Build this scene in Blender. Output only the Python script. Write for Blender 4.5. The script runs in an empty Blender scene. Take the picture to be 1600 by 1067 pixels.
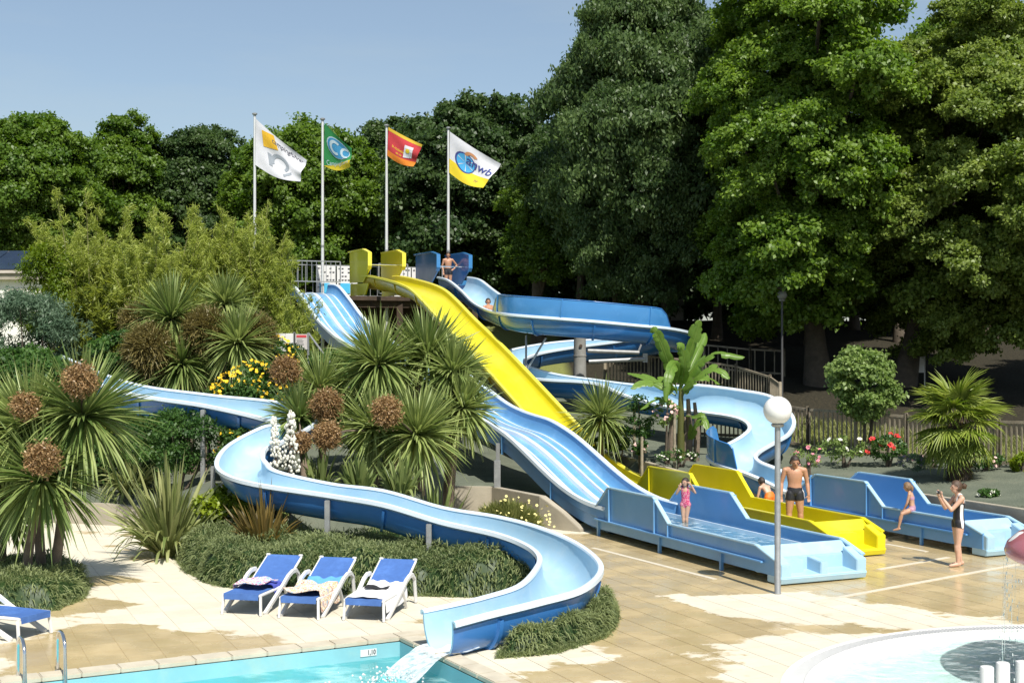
import bpy, bmesh, math, random
import numpy as np
from mathutils import Vector, Matrix, Quaternion
R = math.radians
sc = bpy.context.scene
COL = sc.collection
# ---------------------------------------------------------------- camera
F, H, CX, CY = 2100.0, 4.35, 800.0, 533.5          # calibration in photo pixels, camera height in metres
cam = bpy.data.cameras.new('camera'); camo = bpy.data.objects.new('camera', cam); COL.objects.link(camo)
camo.location = (0, 0, H); camo.rotation_euler = (R(90), 0, 0)
cam.sensor_width = 36.0; cam.lens = 36.0 * F / 1600.0; cam.clip_end = 3000; cam.clip_start = 0.1
sc.camera = camo
# ---------------------------------------------------------------- sky, sun, exposure
SUN_EL = R(54); SUN_H = Vector((0.36, -0.93)).normalized()       # horizontal direction towards the sun
w = bpy.data.worlds.new('World'); sc.world = w; w.use_nodes = True
nt = w.node_tree; nt.nodes.clear()
wo = nt.nodes.new('ShaderNodeOutputWorld'); bg = nt.nodes.new('ShaderNodeBackground')
sky = nt.nodes.new('ShaderNodeTexSky'); sky.sky_type = 'NISHITA'; sky.sun_disc = False
sky.sun_elevation = SUN_EL; sky.sun_rotation = math.atan2(SUN_H.x, SUN_H.y)
sky.air_density = 1.0; sky.dust_density = 0.9; sky.ozone_density = 1.6; sky.altitude = 20
# thin high cirrus veil
tc = nt.nodes.new('ShaderNodeTexCoord'); mp = nt.nodes.new('ShaderNodeMapping'); mp.inputs['Scale'].default_value = (1.2, 1.2, 7.0)
mp.inputs['Rotation'].default_value = (0.0, 0.25, 0.3)
nz = nt.nodes.new('ShaderNodeTexNoise'); nz.inputs['Scale'].default_value = 2.2; nz.inputs['Detail'].default_value = 7; nz.inputs['Roughness'].default_value = 0.6
rp = nt.nodes.new('ShaderNodeValToRGB'); rp.color_ramp.elements[0].position = 0.42; rp.color_ramp.elements[1].position = 0.85
rp.color_ramp.elements[0].color = (0.2, 0.2, 0.2, 1); rp.color_ramp.elements[1].color = (0.55, 0.55, 0.55, 1)
mx = nt.nodes.new('ShaderNodeMix'); mx.data_type = 'RGBA'
mx.inputs[7].default_value = (4.25, 5.0, 5.25, 1)
nt.links.new(tc.outputs['Generated'], mp.inputs['Vector']); nt.links.new(mp.outputs['Vector'], nz.inputs['Vector'])
nt.links.new(nz.outputs['Fac'], rp.inputs['Fac']); nt.links.new(rp.outputs['Color'], mx.inputs[0])
nt.links.new(sky.outputs['Color'], mx.inputs[6]); nt.links.new(mx.outputs[2], bg.inputs['Color'])
bg.inputs['Strength'].default_value = 0.083
nt.links.new(bg.outputs['Background'], wo.inputs['Surface'])
sl = bpy.data.lights.new('sun', 'SUN'); sl.energy = 4.4; sl.angle = R(0.53); sl.color = (1.0, 0.95, 0.86)
so = bpy.data.objects.new('sun', sl); COL.objects.link(so)
sdir = Vector((SUN_H.x * math.cos(SUN_EL), SUN_H.y * math.cos(SUN_EL), math.sin(SUN_EL)))
so.rotation_euler = sdir.to_track_quat('Z', 'Y').to_euler(); so.location = (10, -20, 40)
vs = sc.view_settings; vs.view_transform = 'Standard'; vs.look = 'None'; vs.exposure = 0.6; vs.gamma = 1.0; vs.use_curve_mapping = False
# ---------------------------------------------------------------- pixel to place, slide-axis coordinates
def P(px, py, Y): return Vector(((px - CX) / F * Y, Y, H - (py - CY) / F * Y))
def G(px, py, z=0.0): return P(px, py, F * (H - z) / (py - CY))
SD = Vector((0.41, -0.912, 0)).normalized()        # downhill direction shared by the straight slides
SN = Vector((-SD.y * -1, 0, 0))
SN = Vector((-0.912, -0.41, 0)).normalized()       # to the left of them, seen from the camera
R0 = Vector((6.48, 24.6, 0))
def S(s, t, z=0.0): return R0 - SD * s + SN * t + Vector((0, 0, z))
def st_of(x, y):
    v = Vector((x, y, 0)) - R0
    return -v.dot(SD), v.dot(SN)
# ---------------------------------------------------------------- materials
def lin(c):
    return tuple(((v / 255.0) / 12.92 if v / 255.0 <= 0.04045 else ((v / 255.0 + 0.055) / 1.055) ** 2.4) for v in c)
def rgba(c): return (c[0], c[1], c[2], 1.0)
MATS = {}; LEAFK = 1.15
def base_mat(name):
    m = bpy.data.materials.new(name); m.use_nodes = True
    n = m.node_tree.nodes; b = n['Principled BSDF']
    MATS[name] = m
    return m, m.node_tree, b
def noise_node(t, scale, detail=4, rough=0.55, vec=None, dim='3D'):
    n = t.nodes.new('ShaderNodeTexNoise'); n.inputs['Scale'].default_value = scale; n.inputs['Detail'].default_value = detail
    n.inputs['Roughness'].default_value = rough
    if vec is not None: t.links.new(vec, n.inputs['Vector'])
    return n
def ramp(t, fac, stops):
    r = t.nodes.new('ShaderNodeValToRGB'); e = r.color_ramp.elements
    while len(e) < len(stops): e.new(0.5)
    for i, (p, c) in enumerate(stops):
        e[i].position = p; e[i].color = c if len(c) == 4 else rgba(c)
    t.links.new(fac, r.inputs['Fac']); return r
def M(name, col, rough=0.5, metal=0.0, var=0.12, vscale=3.0, bump=0.0, bscale=40.0, coat=0.0, spec=0.5, stain=None, trans=None, emis=None):
    """plain material with uneven colour in world space, fine relief and optional stains"""
    m, t, b = base_mat(name)
    geo = t.nodes.new('ShaderNodeNewGeometry'); pos = geo.outputs['Position']
    n = noise_node(t, vscale, 5, 0.6, pos)
    r = ramp(t, n.outputs['Fac'], [(0.3, tuple(c * (1 - var) for c in col)), (0.7, tuple(min(1, c * (1 + var)) for c in col))])
    out = r.outputs['Color']
    if stain:
        scol, sscale, lo, hi = stain
        n2 = noise_node(t, sscale, 6, 0.65, pos)
        r2 = ramp(t, n2.outputs['Fac'], [(lo, (0, 0, 0)), (hi, (1, 1, 1))])
        mxx = t.nodes.new('ShaderNodeMix'); mxx.data_type = 'RGBA'; mxx.inputs[7].default_value = rgba(scol)
        t.links.new(r2.outputs['Color'], mxx.inputs[0]); t.links.new(out, mxx.inputs[6]); out = mxx.outputs[2]
    t.links.new(out, b.inputs['Base Color'])
    b.inputs['Roughness'].default_value = rough; b.inputs['Metallic'].default_value = metal
    b.inputs['Specular IOR Level'].default_value = spec
    if coat: b.inputs['Coat Weight'].default_value = coat; b.inputs['Coat Roughness'].default_value = 0.083
    if bump:
        nb = noise_node(t, bscale, 4, 0.6, pos); bp = t.nodes.new('ShaderNodeBump')
        bp.inputs['Strength'].default_value = bump; bp.inputs['Distance'].default_value = 0.02
        t.links.new(nb.outputs['Fac'], bp.inputs['Height']); t.links.new(bp.outputs['Normal'], b.inputs['Normal'])
    return m
def leaf_mat(name, c1, c2, rough=0.45, transl=0.42, spec=0.4, tcol=None):
    c1 = tuple(c * LEAFK for c in c1); c2 = tuple(c * LEAFK for c in c2)
    """leaf: colour runs between c1 and c2 by each leaf's own tint; light passes through"""
    m, t, b = base_mat(name)
    a = t.nodes.new('ShaderNodeAttribute'); a.attribute_name = 'tint'
    oi = t.nodes.new('ShaderNodeObjectInfo'); ma = t.nodes.new('ShaderNodeMath'); ma.operation = 'MULTIPLY_ADD'; ma.inputs[1].default_value = 0.3; ma.inputs[2].default_value = -0.15; t.links.new(oi.outputs['Random'], ma.inputs[0])
    mb_ = t.nodes.new('ShaderNodeMath'); mb_.operation = 'ADD'; mb_.use_clamp = True; t.links.new(ma.outputs[0], mb_.inputs[0]); t.links.new(a.outputs['Fac'], mb_.inputs[1])
    r = ramp(t, mb_.outputs[0], [(0.0, c1), (1.0, c2)])
    t.links.new(r.outputs['Color'], b.inputs['Base Color']); b.inputs['Roughness'].default_value = rough
    b.inputs['Specular IOR Level'].default_value = spec
    tr = t.nodes.new('ShaderNodeBsdfTranslucent'); mixs = t.nodes.new('ShaderNodeMixShader'); mixs.inputs[0].default_value = transl
    hs = t.nodes.new('ShaderNodeHueSaturation'); hs.inputs['Saturation'].default_value = 1.1; hs.inputs['Value'].default_value = 1.3
    t.links.new(r.outputs['Color'], hs.inputs['Color']); t.links.new(hs.outputs['Color'], tr.inputs['Color'])
    o = t.nodes['Material Output']
    t.links.new(b.outputs['BSDF'], mixs.inputs[1]); t.links.new(tr.outputs['BSDF'], mixs.inputs[2]); t.links.new(mixs.outputs['Shader'], o.inputs['Surface'])
    return m
# ---------------------------------------------------------------- mesh helpers
def world_loc(o):
    v = Vector((0, 0, 0))
    while o is not None: v = v + o.location; o = o.parent
    return v
def tag(o, label=None, cat=None, group=None, kind=None):
    if label: o['label'] = label
    if cat: o['category'] = cat
    if group: o['group'] = group
    if kind: o['kind'] = kind
    return o
def empty(name, loc=(0, 0, 0), label=None, cat=None, group=None):
    o = bpy.data.objects.new(name, None); COL.objects.link(o); o.location = loc; o.empty_display_size = 0.2
    return tag(o, label, cat, group)
def link_mesh(name, me, mat, parent=None, loc=(0, 0, 0)):
    o = bpy.data.objects.new(name, me); COL.objects.link(o); o.location = loc
    if mat is not None and len(me.materials) == 0: me.materials.append(mat)
    if parent is not None: o.parent = parent
    return o
def copy_tree(o, parent=None):
    c = o.copy(); COL.objects.link(c); c.parent = parent
    for ch in list(o.children): copy_tree(ch, c)
    return c
class MB:
    """collects solids in world coordinates; build() links them as one mesh object under its parent"""
    def __init__(s): s.v = []; s.f = []
    def add(s, vs, fs):
        k = len(s.v); s.v.extend([tuple(v) for v in vs]); s.f.extend([tuple(i + k for i in f) for f in fs]); return s
    def box(s, c, size, rz=0.0, ax=None):
        c = Vector(c); hx, hy, hz = size[0] / 2, size[1] / 2, size[2] / 2
        if ax is None:
            X = Vector((math.cos(rz), math.sin(rz), 0)); Yv = Vector((-math.sin(rz), math.cos(rz), 0)); Z = Vector((0, 0, 1))
        else: X, Yv, Z = ax
        vs = [c + X * (a * hx) + Yv * (b * hy) + Z * (d * hz) for d in (-1, 1) for a, b in ((-1, -1), (1, -1), (1, 1), (-1, 1))]
        return s.add(vs, [(3, 2, 1, 0), (4, 5, 6, 7), (0, 1, 5, 4), (1, 2, 6, 5), (2, 3, 7, 6), (3, 0, 4, 7)])
    def bar(s, p0, p1, wd, ht, up=(0, 0, 1)):
        p0, p1 = Vector(p0), Vector(p1); X = (p1 - p0); L = X.length; X.normalize()
        up = Vector(up)
        if abs(X.dot(up)) > 0.98: up = Vector((1, 0, 0))
        Yv = up.cross(X).normalized(); Z = X.cross(Yv)
        return s.box((p0 + p1) / 2, (L, wd, ht), ax=(X, Yv, Z))
    def tube(s, pts, rad, n=8, cap=True):
        pts = [Vector(p) for p in pts]
        if not hasattr(rad, '__len__'): rad = [rad] * len(pts)
        k = len(s.v); prev = None; m = len(pts)
        for i, p in enumerate(pts):
            d = (pts[min(i + 1, m - 1)] - pts[max(i - 1, 0)])
            d = d.normalized() if d.length > 1e-9 else Vector((0, 0, 1))
            if prev is None:
                a = Vector((1, 0, 0)) if abs(d.x) < 0.9 else Vector((0, 1, 0)); u = d.cross(a).normalized()
            else:
                u = prev - d * prev.dot(d); u = u.normalized() if u.length > 1e-6 else prev
            prev = u; v2 = d.cross(u)
            for j in range(n):
                a = 2 * math.pi * j / n
                s.v.append(tuple(p + (u * math.cos(a) + v2 * math.sin(a)) * rad[i]))
        for i in range(m - 1):
            for j in range(n):
                s.f.append((k + i * n + j, k + i * n + (j + 1) % n, k + (i + 1) * n + (j + 1) % n, k + (i + 1) * n + j))
        if cap:
            s.f.append(tuple(k + j for j in reversed(range(n)))); s.f.append(tuple(k + (m - 1) * n + j for j in range(n)))
        return s
    def lathe(s, c, prof, n=24):
        c = Vector(c); k = len(s.v); m = len(prof)
        for (r, z) in prof:
            for j in range(n):
                a = 2 * math.pi * j / n; s.v.append((c.x + r * math.cos(a), c.y + r * math.sin(a), c.z + z))
        for i in range(m - 1):
            for j in range(n):
                s.f.append((k + i * n + j, k + i * n + (j + 1) % n, k + (i + 1) * n + (j + 1) % n, k + (i + 1) * n + j))
        s.f.append(tuple(k + j for j in reversed(range(n)))); s.f.append(tuple(k + (m - 1) * n + j for j in range(n)))
        return s
    def prism(s, poly, off):
        """closed polygon (3-D points) pushed along off"""
        off = Vector(off); n = len(poly); vs = [Vector(p) for p in poly] + [Vector(p) + off for p in poly]
        fs = [tuple(reversed(range(n))), tuple(range(n, 2 * n))] + [(i, (i + 1) % n, n + (i + 1) % n, n + i) for i in range(n)]
        return s.add(vs, fs)
    def grid(s, rows, closed=False):
        """rows: list of lists of points"""
        k = len(s.v); m = len(rows); n = len(rows[0])
        for r in rows: s.v.extend([tuple(p) for p in r])
        for i in range(m - 1):
            for j in range(n if closed else n - 1):
                s.f.append((k + i * n + j, k + i * n + (j + 1) % n, k + (i + 1) * n + (j + 1) % n, k + (i + 1) * n + j))
        return s
    def ball(s, c, r, n=12, m=8, sc3=(1, 1, 1)):
        c = Vector(c); rows = []
        for i in range(m + 1):
            a = math.pi * i / m
            rows.append([(c.x + r * sc3[0] * math.sin(a) * math.cos(2 * math.pi * j / n), c.y + r * sc3[1] * math.sin(a) * math.sin(2 * math.pi * j / n), c.z + r * sc3[2] * math.cos(a)) for j in range(n)])
        return s.grid(rows, True)
    def build(s, name, mat, parent=None, smooth=None, bevel=0.0, fix=True, local=False):
        me = bpy.data.meshes.new(name)
        off = Vector((0, 0, 0)) if (parent is None or local) else world_loc(parent)
        vs = [(v[0] - off.x, v[1] - off.y, v[2] - off.z) for v in s.v] if off.length > 0 else s.v
        loc = (0, 0, 0)
        if parent is None and not local:
            a = np.array(s.v); c = Vector(((a[:, 0].min() + a[:, 0].max()) / 2, (a[:, 1].min() + a[:, 1].max()) / 2, a[:, 2].min()))
            vs = [(v[0] - c.x, v[1] - c.y, v[2] - c.z) for v in s.v]; loc = c
        me.from_pydata(vs, [], s.f)
        if fix or bevel:
            bm = bmesh.new(); bm.from_mesh(me)
            if fix: bmesh.ops.recalc_face_normals(bm, faces=bm.faces)
            if bevel:
                es = [e for e in bm.edges if len(e.link_faces) == 2 and e.calc_face_angle(0) > 0.6]
                bmesh.ops.bevel(bm, geom=es, offset=bevel, segments=2, affect='EDGES', clamp_overlap=True)
            bm.to_mesh(me); bm.free()
        if smooth is not None:
            me.polygons.foreach_set('use_smooth', [True] * len(me.polygons)); me.update()
            if smooth > 0: me.set_sharp_from_angle(angle=R(smooth))
        return link_mesh(name, me, mat, parent, loc)
def np_mesh(name, V, Q, tint=None, smooth=False):
    """mesh from numpy quads with a per-face tint"""
    me = bpy.data.meshes.new(name); nv, nf = len(V), len(Q)
    me.vertices.add(nv); me.vertices.foreach_set('co', np.ascontiguousarray(V, dtype=np.float32).ravel())
    me.loops.add(nf * 4); me.loops.foreach_set('vertex_index', np.ascontiguousarray(Q, dtype=np.int32).ravel())
    me.polygons.add(nf); me.polygons.foreach_set('loop_start', np.arange(0, nf * 4, 4, dtype=np.int32))
    if smooth: me.polygons.foreach_set('use_smooth', np.ones(nf, dtype=bool))
    me.update(calc_edges=True)
    if tint is not None:
        at = me.attributes.new('tint', 'FLOAT', 'FACE'); at.data.foreach_set('value', np.ascontiguousarray(tint, dtype=np.float32))
    return me
def unit(a): return a / np.maximum(np.linalg.norm(a, axis=-1, keepdims=True), 1e-9)
def leaves_np(pos, axis, nrm, L, Wd, tint):
    """diamond leaves: pos centre, axis along the leaf"""
    n = len(pos); axis = unit(axis); b = unit(np.cross(nrm, axis)); nn = np.cross(axis, b)
    L = np.broadcast_to(np.asarray(L, float), (n,))[:, None]; Wd = np.broadcast_to(np.asarray(Wd, float), (n,))[:, None]
    V = np.empty((n, 4, 3)); V[:, 0] = pos - axis * L * 0.5; V[:, 1] = pos + b * Wd * 0.5 + nn * Wd * 0.18
    V[:, 2] = pos + axis * L * 0.5 - nn * L * 0.12; V[:, 3] = pos - b * Wd * 0.5 + nn * Wd * 0.18
    Q = np.arange(n * 4).reshape(n, 4)
    return V.reshape(-1, 3), Q, np.asarray(tint)
def blades_np(base, d, L, Wd, droop, tint, roll=0.35, nseg=4, prof=None, fold=0.28, rng=None):
    """sword leaves: folded strips that arch over by droop"""
    n = len(base); d = unit(d); rng = rng or np.random.default_rng(1)
    L = np.broadcast_to(np.asarray(L, float), (n,)); Wd = np.broadcast_to(np.asarray(Wd, float), (n,)); droop = np.broadcast_to(np.asarray(droop, float), (n,))
    up = np.tile(np.array([0, 0, 1.0]), (n, 1)); alt = np.abs(d[:, 2]) > 0.97; up[alt] = [1, 0.2, 0]
    side = unit(np.cross(d, up)); nrm = np.cross(side, d); a = rng.normal(0, roll, n)[:, None]
    side, nrm = side * np.cos(a) + nrm * np.sin(a), nrm * np.cos(a) - side * np.sin(a)
    if prof is None: prof = [0.55, 0.95, 1.0, 0.7, 0.04]
    ts = np.linspace(0, 1, nseg + 1); V = np.empty((n, nseg + 1, 3, 3))
    for i, tt in enumerate(ts):
        c = base + d * (L * tt)[:, None]; c[:, 2] -= droop * L * tt * tt
        hx = -d * (droop * L * tt * tt * 0.25)[:, None]; c = c + hx
        wv = (Wd * np.interp(tt, np.linspace(0, 1, len(prof)), prof) * 0.5)[:, None]
        V[:, i, 0] = c - side * wv + nrm * wv * fold; V[:, i, 1] = c - nrm * wv * fold; V[:, i, 2] = c + side * wv + nrm * wv * fold
    idx = np.arange(n * (nseg + 1) * 3).reshape(n, nseg + 1, 3); Q = []
    for i in range(nseg):
        for j in range(2):
            Q.append(np.stack([idx[:, i, j], idx[:, i, j + 1], idx[:, i + 1, j + 1], idx[:, i + 1, j]], 1))
    Q = np.stack(Q, 1).reshape(-1, 4)
    return V.reshape(-1, 3), Q, np.repeat(np.asarray(tint), nseg * 2)
def join_np(parts):
    V = []; Q = []; T = []; k = 0
    for v, q, t in parts: V.append(v); Q.append(q + k); T.append(t); k += len(v)
    return np.concatenate(V), np.concatenate(Q), np.concatenate(T)
def rand_dirs(rng, n):
    return unit(rng.normal(size=(n, 3)))
def catmull(pts, per=8):
    """dense smooth curve through rows of numbers"""
    a = np.array(pts, float); n = len(a); out = []
    for i in range(n - 1):
        p0, p1, p2, p3 = a[max(i - 1, 0)], a[i], a[i + 1], a[min(i + 2, n - 1)]
        for k in range(per):
            t = k / per
            out.append(0.5 * ((2 * p1) + (-p0 + p2) * t + (2 * p0 - 5 * p1 + 4 * p2 - p3) * t * t + (-p0 + 3 * p1 - 3 * p2 + p3) * t ** 3))
    out.append(a[-1]); return np.array(out)
# ================================================================ materials
def deck_material(name, k):
    m, t, b = base_mat(name); L = t.links
    geo = t.nodes.new('ShaderNodeNewGeometry'); pos = geo.outputs['Position']
    def mth(op, a, c=None, clamp=False):
        n = t.nodes.new('ShaderNodeMath'); n.operation = op; n.use_clamp = clamp
        for i, v in enumerate((a, c)):
            if v is None: continue
            if isinstance(v, (int, float)): n.inputs[i].default_value = v
            else: L.new(v, n.inputs[i])
        return n.outputs[0]
    mp = t.nodes.new('ShaderNodeMapping'); mp.inputs['Scale'].default_value = (0.8, 1.0, 1.0); mp.inputs['Rotation'].default_value = (0, 0, 0.35); L.new(pos, mp.inputs['Vector'])
    n1 = noise_node(t, 0.75, 6, 0.55, mp.outputs['Vector']); total = mth('MULTIPLY', n1.outputs['Fac'], 1.15)
    n1b = noise_node(t, 3.2, 7, 0.68, mp.outputs['Vector']); total = mth('ADD', total, mth('MULTIPLY', n1b.outputs['Fac'], 0.42)); total = mth('SUBTRACT', total, 0.15)
    # where swimmers and the run-outs keep the paving wet
    for (cx, cy, r, a) in ((5.5, 27.5, 5.2, 0.95), (9.5, 26.0, 5.2, 0.95), (2.3, 27.2, 3.8, 0.9), (3.2, 24.3, 2.2, 0.45), (2.1, 20.6, 2.3, 0.75), (1.4, 22.9, 1.6, 0.5), (7.6, 22.6, 2.2, 0.45),
                           (-6.9, 22.2, 1.3, 0.5), (-7.4, 24.6, 0.9, 0.42), (-6.0, 19.2, 2.2, 0.6), (-3.6, 19.9, 1.6, 0.45), (-7.4, 27.3, 1.2, 0.35), (2.2, 16.8, 2.0, 0.4), (0.6, 18.0, 1.2, 0.25), (4.6, 20.4, 1.3, 0.2)):
        d = t.nodes.new('ShaderNodeVectorMath'); d.operation = 'DISTANCE'; L.new(pos, d.inputs[0]); d.inputs[1].default_value = (cx, cy, 0)
        f = mth('SUBTRACT', 1.0, mth('DIVIDE', d.outputs['Value'], r), True); total = mth('ADD', total, mth('MULTIPLY', f, a))
    # dry islands
    for (cx, cy, r, a) in ((4.1, 22.2, 1.2, 0.55), (-5.3, 22.8, 2.4, 0.35), (-3.4, 21.0, 2.2, 0.35)):
        d = t.nodes.new('ShaderNodeVectorMath'); d.operation = 'DISTANCE'; L.new(pos, d.inputs[0]); d.inputs[1].default_value = (cx, cy, 0)
        f = mth('SUBTRACT', 1.0, mth('DIVIDE', d.outputs['Value'], r), True); total = mth('SUBTRACT', total, mth('MULTIPLY', f, a))
    wet = ramp(t, total, [(0.765, (0, 0, 0)), (0.815, (1, 1, 1))])
    n2 = noise_node(t, 2.2, 6, 0.65, pos)
    oi = t.nodes.new('ShaderNodeObjectInfo')
    dry = ramp(t, n2.outputs['Fac'], [(0.3, tuple(k * c for c in (0.66, 0.60, 0.475))), (0.7, tuple(k * c for c in (0.73, 0.68, 0.55)))])
    wcol = ramp(t, n2.outputs['Fac'], [(0.25, tuple(k * c for c in (0.50, 0.385, 0.205))), (0.75, tuple(k * c for c in (0.61, 0.49, 0.285)))])
    mx = t.nodes.new('ShaderNodeMix'); mx.data_type = 'RGBA'; L.new(wet.outputs['Color'], mx.inputs[0]); L.new(dry.outputs['Color'], mx.inputs[6]); L.new(wcol.outputs['Color'], mx.inputs[7])
    hv = t.nodes.new('ShaderNodeHueSaturation'); L.new(mx.outputs[2], hv.inputs['Color'])
    L.new(mth('ADD', mth('MULTIPLY', oi.outputs['Random'], 0.10), 0.95), hv.inputs['Value']); L.new(hv.outputs['Color'], b.inputs['Base Color'])
    n3 = noise_node(t, 1.3, 3, 0.5, pos)
    gloss = ramp(t, n3.outputs['Fac'], [(0.36, (0.42, 0.42, 0.42)), (0.60, (0.07, 0.07, 0.07))])
    mr = t.nodes.new('ShaderNodeMix'); mr.data_type = 'RGBA'; L.new(wet.outputs['Color'], mr.inputs[0]); mr.inputs[6].default_value = (0.85, 0.85, 0.85, 1); L.new(gloss.outputs['Color'], mr.inputs[7])
    L.new(mr.outputs[2], b.inputs['Roughness'])
    nb = noise_node(t, 90, 3, 0.6, pos); bp = t.nodes.new('ShaderNodeBump'); bp.inputs['Strength'].default_value = 0.12; bp.inputs['Distance'].default_value = 0.01
    L.new(nb.outputs['Fac'], bp.inputs['Height']); L.new(bp.outputs['Normal'], b.inputs['Normal'])
    return m
deck_tile_m = deck_material('deck_tile', 0.82); deck_joint_m = deck_material('deck_joint', 0.76)
def water_material(name, tintc, bscale, bstr, foam=None, base=0.0, gl=0.035):
    """see-through water: tinted transparency plus a mirror part that grows at grazing angles"""
    m, t, b = base_mat(name); L = t.links; t.nodes.remove(b)
    geo = t.nodes.new('ShaderNodeNewGeometry'); pos = geo.outputs['Position']
    n = noise_node(t, bscale, 4, 0.55, pos); bp = t.nodes.new('ShaderNodeBump'); bp.inputs['Strength'].default_value = bstr; bp.inputs['Distance'].default_value = 0.05
    L.new(n.outputs['Fac'], bp.inputs['Height'])
    tr = t.nodes.new('ShaderNodeBsdfTransparent'); tr.inputs['Color'].default_value = rgba(tintc)
    gl_ = t.nodes.new('ShaderNodeBsdfGlossy'); gl_.inputs['Roughness'].default_value = 0.06; L.new(bp.outputs['Normal'], gl_.inputs['Normal'])
    fr = t.nodes.new('ShaderNodeFresnel'); fr.inputs['IOR'].default_value = 1.33; L.new(bp.outputs['Normal'], fr.inputs['Normal'])
    ms = t.nodes.new('ShaderNodeMixShader'); L.new(fr.outputs['Fac'], ms.inputs[0]); L.new(tr.outputs['BSDF'], ms.inputs[1]); L.new(gl_.outputs['BSDF'], ms.inputs[2])
    out = ms.outputs['Shader']
    if foam:
        fcol, fscale, lo, hi, mxv = foam
        df = t.nodes.new('ShaderNodeBsdfDiffuse'); df.inputs['Color'].default_value = rgba(fcol)
        mpf = t.nodes.new('ShaderNodeMapping'); mpf.inputs['Scale'].default_value = (1.0, 2.0, 1); mpf.inputs['Rotation'].default_value = (0, 0, 0.4); L.new(pos, mpf.inputs['Vector'])
        nf = noise_node(t, fscale, 5, 0.6, mpf.outputs['Vector']); rf = ramp(t, nf.outputs['Fac'], [(lo, (base, base, base)), (hi, (mxv, mxv, mxv))])
        m2 = t.nodes.new('ShaderNodeMixShader'); L.new(rf.outputs['Color'], m2.inputs[0]); L.new(out, m2.inputs[1]); L.new(df.outputs['BSDF'], m2.inputs[2]); out = m2.outputs['Shader']
    L.new(out, t.nodes['Material Output'].inputs['Surface'])
    return m
pool_water_m = water_material('pool_water', (0.50, 0.93, 0.95), 2.6, 0.5, foam=((0.62, 0.9, 0.9), 1.6, 0.5, 0.75, 0.45), base=0.05)
wade_water_m = water_material('wading_water', (0.80, 0.955, 0.94), 4.5, 0.6, foam=((0.85, 0.95, 0.95), 3.5, 0.5, 0.72, 0.4))
box_water_m = water_material('runout_water', (0.72, 0.90, 0.97), 6.0, 0.7, foam=((0.8, 0.92, 0.97), 4.0, 0.52, 0.72, 0.55))
jet_m = water_material('falling_water', (0.97, 0.99, 1.0), 14.0, 0.9, foam=((0.88, 0.95, 0.97), 9.0, 0.35, 0.7, 0.75), base=0.25)
def gel(name, col, rough=0.32, stain=None, var=0.05, coat=0.25): return M(name, col, rough=rough, var=var, vscale=1.3, bump=0.03, bscale=6, coat=coat, stain=stain)
grime = (0.30, 0.36, 0.36)
gel_pale = gel('fibreglass_pale_blue', (0.335, 0.525, 0.67), 0.38, stain=((0.44, 0.58, 0.67), 2.3, 0.48, 0.78))
gel_mid = gel('fibreglass_sky_blue', (0.125, 0.33, 0.60), 0.35, stain=((0.26, 0.48, 0.74), 1.1, 0.5, 0.85))
gel_box = gel('fibreglass_box_blue', (0.14, 0.335, 0.60), 0.4, stain=((0.22, 0.42, 0.64), 1.4, 0.5, 0.85))
gel_rim = gel('fibreglass_rim', (0.62, 0.71, 0.79), 0.4, stain=(grime, 3.0, 0.62, 0.95))
gel_deep = gel('fibreglass_deep_blue', (0.036, 0.165, 0.45), 0.28, stain=((0.05, 0.17, 0.42), 1.2, 0.5, 0.9))
gel_dark = gel('fibreglass_blue', (0.0255, 0.1445, 0.3825), 0.25, stain=((0.06, 0.22, 0.5), 1.0, 0.5, 0.9))
gel_guard = gel('guard_blue', (0.048, 0.2, 0.448), 0.22, stain=((0.1, 0.3, 0.6), 1.0, 0.5, 0.9))
gel_yellow = gel('fibreglass_yellow', (0.66, 0.585, 0.014), 0.3, stain=((0.68, 0.60, 0.06), 0.9, 0.5, 0.9))
gel_yrim = gel('yellow_rim', (0.72, 0.64, 0.06), 0.35)
gel_you = gel('yellow_outer', (0.496, 0.352, 0.016), 0.35, stain=((0.5, 0.36, 0.05), 1.2, 0.5, 0.9))
steel_m = M('galvanised_steel', (0.336, 0.344, 0.344), 0.45, 0.55, 0.15, 6, 0.05, 30, stain=((0.26, 0.25, 0.23), 2.5, 0.55, 0.85))
inox_m = M('stainless_steel', (0.72, 0.72, 0.72), 0.16, 1.0, 0.05)
darkwood_m = M('dark_stained_timber', (0.055, 0.035, 0.022), 0.75, 0, 0.35, 4, 0.3, 25)
fence_m = M('weathered_timber', (0.27, 0.23, 0.165), 0.85, 0, 0.28, 5, 0.35, 30, stain=((0.13, 0.11, 0.085), 2.0, 0.5, 0.8))
conc_m = M('pale_concrete', (0.3526, 0.3157, 0.246), 0.9, 0, 0.14, 1.6, 0.25, 25, stain=((0.27, 0.245, 0.19), 1.2, 0.52, 0.8))
concg_m = M('grey_concrete', (0.2296, 0.2255, 0.2091), 0.9, 0, 0.16, 2, 0.25, 30, stain=((0.17, 0.17, 0.15), 1.5, 0.52, 0.8))
white_pl = M('white_plastic', (0.6708, 0.6708, 0.6622), 0.4, 0, 0.04, 3)
white_m = M('white_paint', (0.6536, 0.6536, 0.6364), 0.6, 0, 0.06, 2)
coping_m = M('coping_stone', (0.48, 0.436, 0.344), 0.8, 0, 0.12, 3, 0.2, 50, stain=((0.44, 0.37, 0.26), 2.2, 0.5, 0.8))
liner_m = M('pool_liner', (0.17, 0.51, 0.561), 0.45, 0, 0.06, 1.2, stain=((0.36, 0.70, 0.72), 0.9, 0.45, 0.8))
liner2_m = M('pool_wall_band', (0.21, 0.45, 0.50), 0.4, 0, 0.08, 1.5, stain=((0.32, 0.48, 0.44), 1.3, 0.5, 0.8))
wade_m = M('wading_liner', (0.7216, 0.7392, 0.7304), 0.5, 0, 0.04, 1.5)
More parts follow.
